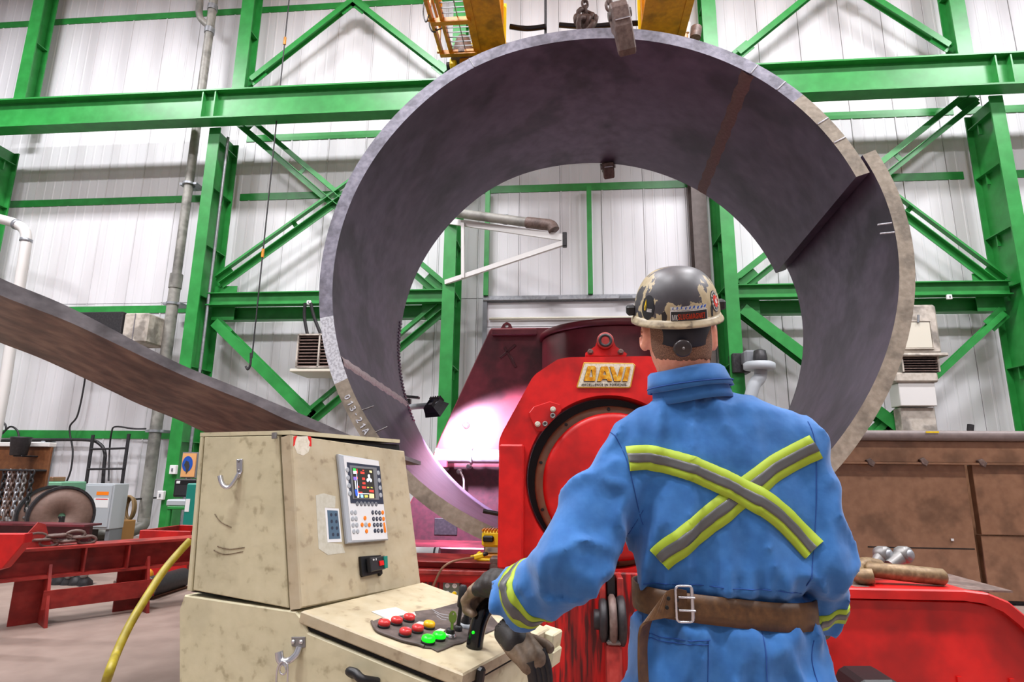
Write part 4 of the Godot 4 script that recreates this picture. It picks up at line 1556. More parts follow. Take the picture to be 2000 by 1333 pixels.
func build_console() -> void:
	var base := C_B0 + C_U * 0.25
	base.y = 0.0
	var t := thing("control_console", "worn beige control console with keypad screen, sloping button deck and joysticks", "control console", base)
	# lower body, its side in one plane with the upright
	var low := PackedVector2Array([Vector2(-0.49, -0.006), Vector2(-0.505, -0.05), Vector2(-0.45, -0.34), Vector2(-0.43, -1.0), Vector2(0.47, -1.0), Vector2(0.505, -0.135), Vector2(0.03, -0.055), Vector2(0.0, -0.02), Vector2(-0.02, -0.006)])
	flat("lower_body", low, side_t(), -0.52, M.console, t, 0.004)
	# upright: dark core, side door, rear strip, front panel slab, roof
	var tx := -0.0968
	flat("upright_core", PackedVector2Array([Vector2(-0.475, 0.004), Vector2(-0.012, 0.004), Vector2(tx - 0.012, 0.482), Vector2(tx - 0.40, 0.482)]), side_t(-0.012), -0.55, M.gap, t)
	flat("side_door", PackedVector2Array([Vector2(-0.452, 0.012), Vector2(-0.05, 0.0), Vector2(tx - 0.053, 0.486), Vector2(tx - 0.385, 0.486)]), side_t(), -0.02, M.console, t, 0.003)
	flat("rear_strip", PackedVector2Array([Vector2(-0.481, 0.008), Vector2(-0.459, 0.008), Vector2(tx - 0.391, 0.487), Vector2(tx - 0.408, 0.487)]), side_t(), -0.55, M.console, t, 0.003)
	flat("roof", PackedVector2Array([Vector2(-0.504, 0.4875), Vector2(tx, 0.4875), Vector2(tx, 0.5), Vector2(-0.504, 0.5)]), side_t(), -0.55, M.console, t)
	flat("front_panel", PackedVector2Array([Vector2(0.0, 0.004), Vector2(0.584, -0.02), Vector2(0.576, 0.467), Vector2(0.0, 0.497)]), panel_t(), -0.045, M.console_deck, t, 0.004)
	# deck slab
	var dk := PackedVector2Array([Vector2(0.004, -0.004), Vector2(0.536, -0.004), Vector2(0.548, 0.505), Vector2(0.03, 0.552)])
	flat("deck", dk, deck_t(), -0.034, M.console_deck, t, 0.004)
	flat("deck_seam", inset(dk, 0.012), deck_t(-0.034), -0.012, M.gap, t)
	for q in [[0.508, 0.0, 0.05], [0.50, -0.045, 0.085]]:
		var st := mb()
		box(st, C_B0 + C_D * (0.535 + q[2] * 0.25) + C_U * q[0] + C_DN * (q[1] - 0.03), Vector3(0.06, 0.05, 0.075), Basis(C_D, C_DN, C_D.cross(C_DN)), 0.004)
		obj("cable_box", st, M.console, t)
	var clip := mb()
	box(clip, C_B0 + C_D * (0.536+0.012) + C_U * 0.065 + C_DN * -0.02, Vector3(0.02, 0.045, 0.022), Basis(C_D, C_DN, C_D.cross(C_DN)), 0.006)
	obj("deck_catch", clip, M.black, t)
	# recessed red plinth
	var pl := mb()
	box(pl, base + C_B * 0.36 + Vector3(0, 0.3, 0), Vector3(0.4, 0.6, 0.16), Basis(C_U, Vector3.UP, C_U.cross(Vector3.UP)), 0.01)
	obj("plinth", pl, M.red_worn, t)

	console_side(t)
	console_panel(t)
	console_deck(t)


func console_side(t: Node3D) -> void:
	# coat hook on the side door
	var T := side_t(0.0)
	var st := mb()
	prism(st, PackedVector2Array([Vector2(-0.317, 0.414), Vector2(-0.29, 0.414), Vector2(-0.286, 0.375), Vector2(-0.297, 0.356), Vector2(-0.306, 0.357)]), side_t(0.0), 0.004, 0.001)
	var hook := obj("coat_hook", st, M.chrome, t)
	st = mb()
	var hp := [Vector3(-1.02, 1.385, -1.856), Vector3(-1.025, 1.365, -1.858), Vector3(-1.035, 1.344, -1.861), Vector3(-1.05, 1.346, -1.867), Vector3(-1.059, 1.358, -1.87), Vector3(-1.066, 1.377, -1.873)]
	for i in hp.size():
		hp[i] += -C_U * [0.006, 0.012, 0.02, 0.026, 0.03, 0.032][i]
	tube(st, curve(hp), 0.006, 8, true, 1.6)
	obj("hook_arm", st, M.chrome, hook)
	for p in [Vector3(-1.027, 1.423, -1.858), Vector3(-1.023, 1.393, -1.857)]:
		st = mb()
		lathe(st, [Vector2(0.005, 0), Vector2(0.005, 0.004), Vector2(0.003, 0.006)], along(-C_U, p), 12)
		obj("hook_screw", st, M.steel, hook)
	# door pin at the top corner
	st = mb()
	rod(st, Vector3(-0.887, 1.508, -1.805) - C_U * 0.01, Vector3(-0.885, 1.49, -1.804) - C_U * 0.01, 0.008)
	obj("door_pin", st, M.steel, t)
	# curved rub marks
	for q in [[Vector3(-1.107, 1.258, -1.889), Vector3(-1.077, 1.236, -1.877), Vector3(-1.032, 1.222, -1.86)], [Vector3(-1.094, 1.151, -1.884), Vector3(-1.046, 1.142, -1.866), Vector3(-0.975, 1.155, -1.839)], [Vector3(-1.081, 1.163, -1.879), Vector3(-1.031, 1.158, -1.86), Vector3(-0.971, 1.167, -1.837)]]:
		st = mb()
		var pts := curve(q)
		for i in pts.size():
			pts[i] += -C_U * 0.0004
		tube(st, pts, 0.0016, 5)
		obj("rub_mark", st, M.scuff, t)
	# toggle latch with an R-pin hanging on it
	st = mb()
	prism(st, PackedVector2Array([Vector2(-0.026, -0.072), Vector2(0.024, -0.066), Vector2(0.027, -0.092), Vector2(0.011, -0.096), Vector2(-0.023, -0.095)]), side_t(0.0), 0.003, 0.001)
	var latch := obj("latch_plate", st, M.steel, t)
	for p in [Vector3(-0.757, 0.932, -1.755), Vector3(-0.73, 0.935, -1.745)]:
		st = mb()
		lathe(st, [Vector2(0.0065, 0.003), Vector2(0.0065, 0.006), Vector2(0.003, 0.009)], along(-C_U, p), 14)
		obj("latch_rivet", st, M.chrome, latch)
	st = mb()
	var lp := [Vector3(-0.736, 0.921, -1.748), Vector3(-0.738, 0.903, -1.748), Vector3(-0.754, 0.888, -1.754), Vector3(-0.772, 0.889, -1.761), Vector3(-0.779, 0.91, -1.764)]
	for i in lp.size():
		lp[i] += -C_U * [0.004, 0.012, 0.022, 0.028, 0.03][i]
	tube(st, curve(lp), 0.0065, 8, true, 1.7)
	obj("latch_hook", st, M.chrome, latch)
	var pin := thing("spring_pin", "small wire spring pin hanging from the latch hook on the console side", "pin", Vector3(-0.754, 0.83, -1.754))
	st = mb()
	var pp := [Vector3(-0.772, 0.818, -1.761), Vector3(-0.774, 0.863, -1.762), Vector3(-0.767, 0.883, -1.759), Vector3(-0.754, 0.89, -1.754), Vector3(-0.741, 0.884, -1.749), Vector3(-0.737, 0.862, -1.748), Vector3(-0.736, 0.824, -1.748)]
	for i in pp.size():
		pp[i] += -C_U * 0.036
	tube(st, curve(pp), 0.0028, 6)
	obj("wire", st, M.chrome, pin)
	st = mb()
	var ring := []
	for i in 14:
		var w := TAU * i / 14
		ring.append(Vector3(-0.757, 0.869, -1.755) - C_U * 0.033 + (-C_B * cos(w) + Vector3.UP * sin(w)) * 0.012)
	ring_tube(st, ring, 0.0025, 6)
	obj("coil", st, M.chrome, pin)
	# black pull handle
	st = mb()
	var hq := [Vector3(-0.558, 0.879, -1.68), Vector3(-0.548, 0.895, -1.676), Vector3(-0.525, 0.896, -1.667), Vector3(-0.503, 0.885, -1.659), Vector3(-0.483, 0.872, -1.651)]
	for i in hq.size():
		hq[i] += -C_U * [0.0, 0.03, 0.036, 0.036, 0.0][i]
	tube(st, curve(hq), 0.011, 10)
	obj("pull_handle", st, M.black, t)


func console_panel(t: Node3D) -> void:
	var frame := PackedVector2Array([Vector2(0.188, 0.441), Vector2(0.395, 0.423), Vector2(0.404, 0.15), Vector2(0.196, 0.158)])
	var hmi := flat("display_unit", frame, panel_t(), 0.014, M.light_grey, t, 0.003)
	flat("face_sheet", PackedVector2Array([Vector2(0.209, 0.435), Vector2(0.39, 0.421), Vector2(0.397, 0.154), Vector2(0.216, 0.165)]), panel_t(0.0135), 0.0015, M.white, hmi)
	flat("screen_surround", PackedVector2Array([Vector2(0.222, 0.414), Vector2(0.393, 0.403), Vector2(0.394, 0.272), Vector2(0.224, 0.281)]), panel_t(0.0145), 0.0015, M.navy, hmi)
	flat("screen_bezel", PackedVector2Array([Vector2(0.233, 0.404), Vector2(0.373, 0.397), Vector2(0.37, 0.286), Vector2(0.235, 0.294)]), panel_t(0.0155), 0.002, M.mid_grey, hmi, 0.0008)
	flat("screen", PackedVector2Array([Vector2(0.243, 0.396), Vector2(0.351, 0.391), Vector2(0.35, 0.292), Vector2(0.242, 0.297)]), panel_t(0.017), 0.001, M.screen_dark, hmi)
	for q in [
		["screen_green", [Vector2(0.246, 0.394), Vector2(0.261, 0.393), Vector2(0.261, 0.385), Vector2(0.247, 0.386)]], ["screen_white", [Vector2(0.246, 0.385), Vector2(0.261, 0.385), Vector2(0.261, 0.376), Vector2(0.247, 0.376)]], ["screen_violet", [Vector2(0.245, 0.366), Vector2(0.26, 0.365), Vector2(0.26, 0.354), Vector2(0.245, 0.355)]],
		["screen_white", [Vector2(0.25, 0.353), Vector2(0.254, 0.353), Vector2(0.255, 0.326), Vector2(0.251, 0.326)]], ["screen_blue", [Vector2(0.246, 0.324), Vector2(0.259, 0.324), Vector2(0.259, 0.302), Vector2(0.249, 0.303)]], ["screen_white", [Vector2(0.262, 0.384), Vector2(0.264, 0.384), Vector2(0.262, 0.312), Vector2(0.26, 0.312)]], ["screen_white", [Vector2(0.26, 0.312), Vector2(0.318, 0.309), Vector2(0.318, 0.307), Vector2(0.26, 0.309)]],
		["screen_white", [Vector2(0.256, 0.308), Vector2(0.266, 0.307), Vector2(0.265, 0.297), Vector2(0.256, 0.297)]], ["screen_pale_blue", [Vector2(0.272, 0.307), Vector2(0.286, 0.306), Vector2(0.286, 0.296), Vector2(0.273, 0.297)]], ["screen_olive", [Vector2(0.293, 0.305), Vector2(0.31, 0.304), Vector2(0.31, 0.296), Vector2(0.293, 0.296)]], ["screen_cream", [Vector2(0.319, 0.309), Vector2(0.343, 0.307), Vector2(0.342, 0.293), Vector2(0.317, 0.294)]],
		["screen_red", [Vector2(0.283, 0.383), Vector2(0.303, 0.382), Vector2(0.303, 0.375), Vector2(0.283, 0.376)]], ["screen_red", [Vector2(0.294, 0.389), Vector2(0.302, 0.389), Vector2(0.302, 0.385), Vector2(0.294, 0.385)]], ["screen_red", [Vector2(0.289, 0.363), Vector2(0.303, 0.362), Vector2(0.303, 0.355), Vector2(0.289, 0.355)]], ["screen_red", [Vector2(0.288, 0.347), Vector2(0.303, 0.347), Vector2(0.303, 0.34), Vector2(0.288, 0.341)]], ["screen_red", [Vector2(0.284, 0.334), Vector2(0.304, 0.333), Vector2(0.304, 0.326), Vector2(0.284, 0.327)]],
		["screen_red", [Vector2(0.265, 0.392), Vector2(0.268, 0.392), Vector2(0.269, 0.377), Vector2(0.265, 0.377)]], ["screen_red", [Vector2(0.263, 0.365), Vector2(0.266, 0.365), Vector2(0.267, 0.359), Vector2(0.263, 0.359)]], ["screen_red", [Vector2(0.264, 0.336), Vector2(0.27, 0.335), Vector2(0.27, 0.329), Vector2(0.264, 0.33)]], ["screen_red", [Vector2(0.264, 0.316), Vector2(0.284, 0.315), Vector2(0.283, 0.312), Vector2(0.263, 0.313)]], ["screen_red", [Vector2(0.32, 0.321), Vector2(0.343, 0.32), Vector2(0.343, 0.312), Vector2(0.32, 0.314)]],
		["screen_cream", [Vector2(0.33, 0.387), Vector2(0.343, 0.386), Vector2(0.343, 0.378), Vector2(0.331, 0.38)]], ["screen_olive", [Vector2(0.31, 0.332), Vector2(0.321, 0.331), Vector2(0.321, 0.327), Vector2(0.31, 0.327)]], ["screen_olive", [Vector2(0.329, 0.331), Vector2(0.339, 0.33), Vector2(0.339, 0.326), Vector2(0.329, 0.327)]]]:
		flat("screen_mark", PackedVector2Array(q[1]), panel_t(0.018), 0.0004, M[q[0]], hmi)
	# three white drums of the roll diagram
	for c in [Vector2(0.325, 0.368), Vector2(0.317, 0.354), Vector2(0.333, 0.353), Vector2(0.326, 0.359)]:
		flat("roll_diagram", ngon(0.006, 14, 0.0, c), panel_t(0.018), 0.0005, M.screen_white, hmi)
	var keys := [
		[M.light_grey, 0.0068, [Vector2(0.222, 0.389), Vector2(0.222, 0.363), Vector2(0.223, 0.337), Vector2(0.224, 0.312), Vector2(0.381, 0.379), Vector2(0.382, 0.353), Vector2(0.383, 0.327), Vector2(0.382, 0.302)]],
		[M.mid_grey, 0.006, [Vector2(0.256, 0.278), Vector2(0.276, 0.277), Vector2(0.295, 0.276), Vector2(0.314, 0.275), Vector2(0.333, 0.274), Vector2(0.353, 0.273)]],
		[M.light_grey, 0.0062, [Vector2(0.226, 0.252), Vector2(0.243, 0.251), Vector2(0.227, 0.232), Vector2(0.244, 0.231), Vector2(0.227, 0.212), Vector2(0.245, 0.211), Vector2(0.228, 0.192), Vector2(0.246, 0.191), Vector2(0.29, 0.209)]],
		[M.orange, 0.0058, [Vector2(0.288, 0.23), Vector2(0.271, 0.21), Vector2(0.307, 0.207), Vector2(0.29, 0.188), Vector2(0.384, 0.243), Vector2(0.385, 0.222)]],
		[M.navy, 0.0058, [Vector2(0.331, 0.246), Vector2(0.349, 0.245), Vector2(0.367, 0.243), Vector2(0.332, 0.225), Vector2(0.35, 0.224), Vector2(0.368, 0.223), Vector2(0.333, 0.205), Vector2(0.35, 0.204), Vector2(0.368, 0.203), Vector2(0.334, 0.186), Vector2(0.351, 0.185), Vector2(0.369, 0.183)]]]
	for k in keys:
		var st0 := mb()
		var r: float = k[1]
		lathe(st0, [Vector2(r, 0), Vector2(r, 0.0012), Vector2(r * 0.8, 0.002)], Transform3D(Basis(C_U * 1.25, C_N, C_U.cross(C_N) * 1.25), Vector3.ZERO), 14)
		st0.generate_normals()
		st0.index()
		var me := st0.commit()
		for c in k[2]:
			put_mesh("key", me, k[0], hmi).position += panel_t(0.0148) * Vector3(c.x, c.y, 0)
	var nums := ["7", "8", "9", "4", "5", "6", "1", "2", "3", "-", "0", "."]
	for i in 12:
		var c: Vector2 = keys[4][2][i]
		_placed(put_mesh("key_digit", words_mesh(nums[i], 0.005, true, 0.0004), M.white, hmi), panel_t(0.0168) * Transform3D(Basis(), Vector3(c.x, c.y, 0)))
	flat("enter_key", PackedVector2Array([Vector2(0.382, 0.208), Vector2(0.386, 0.21), Vector2(0.389, 0.209), Vector2(0.392, 0.179), Vector2(0.389, 0.175), Vector2(0.384, 0.176), Vector2(0.381, 0.179)]), panel_t(0.0148), 0.002, M.orange, hmi)
	# sticker with a key chart
	var stk := flat("chart_sticker", PackedVector2Array([Vector2(0.121, 0.274), Vector2(0.183, 0.268), Vector2(0.185, 0.166), Vector2(0.122, 0.17)]), panel_t(), 0.001, M.white, t)
	flat("chart_print", PackedVector2Array([Vector2(0.13, 0.266), Vector2(0.177, 0.262), Vector2(0.179, 0.176), Vector2(0.129, 0.179)]), panel_t(0.001), 0.0004, M.chart_blue, stk)
	for i in 4:
		for j in 2:
			var c: Vector2 = [Vector2(0.146, 0.251), Vector2(0.167, 0.25), Vector2(0.146, 0.231), Vector2(0.167, 0.229), Vector2(0.146, 0.211), Vector2(0.167, 0.209), Vector2(0.148, 0.191), Vector2(0.169, 0.189)][i * 2 + j]
			flat("chart_dot", ngon(0.0055, 10, 0.0, c), panel_t(0.0014), 0.0003, M.navy, stk)
	# leftover adhesive patch and a torn round sticker
	flat("adhesive_patch", PackedVector2Array([Vector2(0.086, 0.313), Vector2(0.121, 0.318), Vector2(0.173, 0.307), Vector2(0.167, 0.272), Vector2(0.121, 0.274), Vector2(0.124, 0.17), Vector2(0.186, 0.158), Vector2(0.197, 0.132), Vector2(0.12, 0.134), Vector2(0.083, 0.156)]), panel_t(), 0.0006, M.adhesive, t)
	flat("torn_sticker", PackedVector2Array([Vector2(0.008, 0.467), Vector2(0.025, 0.492), Vector2(0.068, 0.496), Vector2(0.081, 0.474), Vector2(0.067, 0.445), Vector2(0.045, 0.434), Vector2(0.02, 0.44)]), panel_t(), 0.0006, M.sign_white, t)
	flat("torn_sticker_edge", PackedVector2Array([Vector2(0.01, 0.491), Vector2(0.025, 0.495), Vector2(0.018, 0.484), Vector2(0.012, 0.465), Vector2(0.006, 0.461)]), panel_t(0.0006), 0.0005, M.signal_red, t)
	flat("torn_sticker_edge", PackedVector2Array([Vector2(0.068, 0.496), Vector2(0.083, 0.494), Vector2(0.082, 0.464), Vector2(0.071, 0.464), Vector2(0.077, 0.477), Vector2(0.071, 0.486)]), panel_t(0.0006), 0.0005, M.signal_red, t)
	# guarded switch
	var sw := flat("switch_frame", PackedVector2Array([Vector2(0.256, 0.113), Vector2(0.359, 0.106), Vector2(0.358, 0.046), Vector2(0.346, 0.041), Vector2(0.342, 0.05), Vector2(0.259, 0.05), Vector2(0.255, 0.057)]), panel_t(), 0.012, M.black, t, 0.002)
	flat("switch_block", PackedVector2Array([Vector2(0.277, 0.104), Vector2(0.353, 0.102), Vector2(0.352, 0.06), Vector2(0.278, 0.06)]), panel_t(0.012), 0.02, M.switch_grey, sw, 0.003)
	flat("red_rocker", PackedVector2Array([Vector2(0.316, 0.089), Vector2(0.337, 0.088), Vector2(0.338, 0.073), Vector2(0.317, 0.074)]), panel_t(0.032), 0.005, M.signal_red, sw, 0.001)
	flat("teal_rocker", PackedVector2Array([Vector2(0.342, 0.1), Vector2(0.361, 0.1), Vector2(0.357, 0.062), Vector2(0.341, 0.063)]), panel_t(0.03), 0.006, M.teal, sw, 0.001)
	fit_words("switch_text", "0  I", 0.018, 0.006, M.white, sw, panel_t(0.0322) * Transform3D(Basis(), Vector3(0.296, 0.096, 0)))


func push_button(t: Node3D, at: Vector2, mat: Material, r := 0.0165) -> void:
	var T := Transform3D(Basis(C_D, C_DN, C_D.cross(C_DN)), deck_t(0.004) * Vector3(at.x, at.y, 0))
	var st := mb()
	lathe(st, [Vector2(r * 1.02, 0), Vector2(r * 1.05, 0.004), Vector2(r * 0.95, 0.006)], T, 24)
	var o := obj("push_button", st, M.black, t)
	st = mb()
	lathe(st, [Vector2(r * 0.86, 0.004), Vector2(r * 1.0, 0.007), Vector2(r * 1.03, 0.011), Vector2(r * 0.95, 0.016), Vector2(r * 0.75, 0.0185), Vector2(r * 0.3, 0.0195), Vector2(0.0, 0.0196)], T, 24)
	obj("button_cap", st, mat, o)


func console_deck(t: Node3D) -> void:
	var mat_poly := PackedVector2Array([Vector2(0.182, 0.085), Vector2(0.212, 0.058), Vector2(0.238, 0.039), Vector2(0.266, 0.035), Vector2(0.29, 0.036), Vector2(0.318, 0.036), Vector2(0.339, 0.046), Vector2(0.363, 0.05), Vector2(0.384, 0.05), Vector2(0.4, 0.061), Vector2(0.423, 0.056), Vector2(0.426, 0.087), Vector2(0.426, 0.13), Vector2(0.434, 0.161), Vector2(0.432, 0.218), Vector2(0.441, 0.283), Vector2(0.445, 0.371), Vector2(0.351, 0.461), Vector2(0.303, 0.462), Vector2(0.241, 0.462), Vector2(0.23, 0.33), Vector2(0.205, 0.261), Vector2(0.211, 0.21), Vector2(0.195, 0.173), Vector2(0.18, 0.138)])
	var sh := flat("button_sheet", mat_poly, deck_t(), 0.004, M.rubber, t, 0.001)
	var st := mb()
	var rim := []
	for p in [Vector2(0.184, 0.082), Vector2(0.238, 0.039), Vector2(0.29, 0.036), Vector2(0.33, 0.038), Vector2(0.363, 0.05), Vector2(0.384, 0.05)]:
		rim.append(deck_t(0.005) * Vector3(p.x, p.y, 0))
	tube(st, curve(rim), 0.004, 6)
	obj("curled_edge", st, M.rubber, sh)
	for c in [Vector2(0.23, 0.077), Vector2(0.238, 0.123), Vector2(0.244, 0.174), Vector2(0.311, 0.122), Vector2(0.305, 0.073)]:
		push_button(t, c, M.red_button)
	push_button(t, Vector2(0.314, 0.174), M.yellow_button)
	for c in [Vector2(0.375, 0.08), Vector2(0.38, 0.125)]:
		push_button(t, c, M.glow_green, 0.018)
	for q in [[Vector2(0.274, 0.155), Vector2(0.271, 0.186), Vector2(0.287, 0.198), Vector2(0.297, 0.156)], [Vector2(0.342, 0.163), Vector2(0.341, 0.191), Vector2(0.357, 0.195), Vector2(0.362, 0.16)]]:
		flat("legend_plate", PackedVector2Array(q), deck_t(0.004), 0.004, M.sign_white, t, 0.001)
	# key switch with its key
	var kb: Vector2 = Vector2(0.388, 0.168)
	var T := Transform3D(Basis(C_D, C_DN, C_D.cross(C_DN)), deck_t(0.004) * Vector3(kb.x, kb.y, 0))
	st = mb()
	lathe(st, [Vector2(0.017, 0), Vector2(0.0175, 0.006), Vector2(0.014, 0.01)], T, 24)
	var ks := obj("key_switch", st, M.chrome, t)
	st = mb()
	lathe(st, [Vector2(0.0125, 0.008), Vector2(0.0125, 0.019), Vector2(0.01, 0.021)], T, 20)
	obj("lock_barrel", st, M.black, ks)
	var key := thing("key", "olive green key standing in the key switch on the button deck", "key", T.origin + C_DN * 0.02)
	var kn := Vector3(-0.45, 0.1, 1).normalized()
	var kx := Vector3.UP.cross(kn).normalized()
	var kt := Transform3D(Basis(kx, kn.cross(kx), kn), T.origin + C_DN * 0.052 - kn * 0.001)
	st = mb()
	holed(st, ngon(0.0125, 24, 0.0, Vector2.ZERO, 0.016), ngon(0.003, 24, 0.0, Vector2(0.001, 0.008)), kt, 0.003)
	obj("key_bow", st, M.key_green, key)
	st = mb()
	prism(st, PackedVector2Array([Vector2(-0.004, -0.014), Vector2(0.004, -0.014), Vector2(0.0045, -0.034), Vector2(-0.0035, -0.034)]), kt, 0.003)
	obj("key_blade", st, M.key_green, key)
	# lever switch
	var lb: Vector2 = Vector2(0.376, 0.23)
	T = Transform3D(Basis(C_D, C_DN, C_D.cross(C_DN)), deck_t(0.004) * Vector3(lb.x, lb.y, 0))
	var tip := Vector3(0.012, 0.12, -0.01)
	st = mb()
	lathe(st, [Vector2(0.013, 0), Vector2(0.013, 0.01), Vector2(0.008, 0.014)], T, 20)
	var lv := obj("lever_switch", st, M.black, t)
	st = mb()
	rod(st, T.origin + C_DN * 0.01, T.origin + tip * 0.55, 0.006)
	obj("lever_stem", st, M.black, lv)
	st = mb()
	tube(st, [T.origin + tip * 0.5, T.origin + tip * 0.54, T.origin + tip * 0.96, T.origin + tip], [0.009, 0.0115, 0.0115, 0.008], 14)
	obj("lever_grip", st, M.black, lv)
	# small joysticks with rubber bellows
	for q in [[Vector2(0.374, 0.276), 0.02], [Vector2(0.373, 0.32), 0.02], [Vector2(0.303, 0.402), 0.016]]:
		T = Transform3D(Basis(C_D, C_DN, C_D.cross(C_DN)), deck_t(0.004) * Vector3(q[0].x, q[0].y, 0))
		var r: float = q[1]
		st = mb()
		lathe(st, [Vector2(r, 0), Vector2(r * 1.05, 0.006), Vector2(r * 0.8, 0.011)], T, 24)
		var js := obj("joystick", st, M.light_grey, t)
		st = mb()
		var prof := [Vector2(r * 0.8, 0.009)]
		for i in 5:
			prof.append(Vector2(r * (0.82 - i * 0.1), 0.012 + i * 0.006))
			prof.append(Vector2(r * (0.66 - i * 0.1), 0.015 + i * 0.006))
		prof.append(Vector2(0.005, 0.042))
		prof.append(Vector2(0.005, 0.065))
		lathe(st, prof, T, 20)
		obj("bellows", st, M.black, js)
	# bent black joystick grip under the hand
	var gb: Vector2 = Vector2(0.468, 0.168)
	var g0 := deck_t(0.0) * Vector3(gb.x, gb.y, 0)
	st = mb()
	tube(st, curve([g0, g0 + Vector3(0.004, 0.03, -0.002), g0 + Vector3(0.012, 0.065, -0.008), g0 + Vector3(0.026, 0.092, -0.02), g0 + Vector3(0.05, 0.108, -0.045), g0 + Vector3(0.075, 0.108, -0.07)], 5), 0.0225, 18)
	var gr := obj("joystick_grip", st, M.black_gloss, t)
	st = mb()
	lathe(st, [Vector2(0.004, 0), Vector2(0.004, 0.003), Vector2(0.002, 0.004)], along(Vector3(-0.45, 0.1, 1), g0 + Vector3(-0.0, 0.042, 0.0215)), 10)
	obj("grip_lamp", st, M.glow_green, gr)
	# paper slip with tape
	var pp := flat("paper_slip", PackedVector2Array([Vector2(0.126, 0.153), Vector2(0.145, 0.245), Vector2(0.206, 0.235), Vector2(0.185, 0.144)]), deck_t(0.0005), 0.0012, M.white, self)
	tag(pp, "white paper slip lying on the deck beside the red buttons", "paper")
	flat("clear_tape", PackedVector2Array([Vector2(0.186, 0.127), Vector2(0.192, 0.172), Vector2(0.212, 0.156), Vector2(0.221, 0.114), Vector2(0.208, 0.107)]), deck_t(0.0045), 0.001, M.sign_white, t)
	flat("clear_tape", PackedVector2Array([Vector2(0.209, 0.212), Vector2(0.212, 0.247), Vector2(0.232, 0.228), Vector2(0.225, 0.201)]), deck_t(0.0045), 0.001, M.sign_white, t)
	# chalk strokes on the sheet
	for q in [[Vector2(0.224, 0.322), Vector2(0.266, 0.307), Vector2(0.299, 0.322)], [Vector2(0.25, 0.301), Vector2(0.289, 0.289), Vector2(0.31, 0.298)], [Vector2(0.27, 0.282), Vector2(0.299, 0.268), Vector2(0.309, 0.275)]]:
		st = mb()
		var pts := []
		for p in q:
			pts.append(deck_t(0.0042) * Vector3(p.x, p.y, 0))
		tube(st, curve(pts), 0.0008, 5)
		obj("scratch", st, M.light_grey, t)


# ---------------------------------------------------------------- things on and by the wall
func tubes(called: String, pts: Array, r, mat: Material, parent: Node, n := 10) -> MeshInstance3D:
	var st := mb()
	tube(st, pts, r, n)
	return obj(called, st, mat, parent)


func boxes(called: String, a: Vector3, b: Vector3, mat: Material, parent: Node, ch := 0.01) -> MeshInstance3D:
	var st := mb()
	box2(st, a, b, ch)
	return obj(called, st, mat, parent)


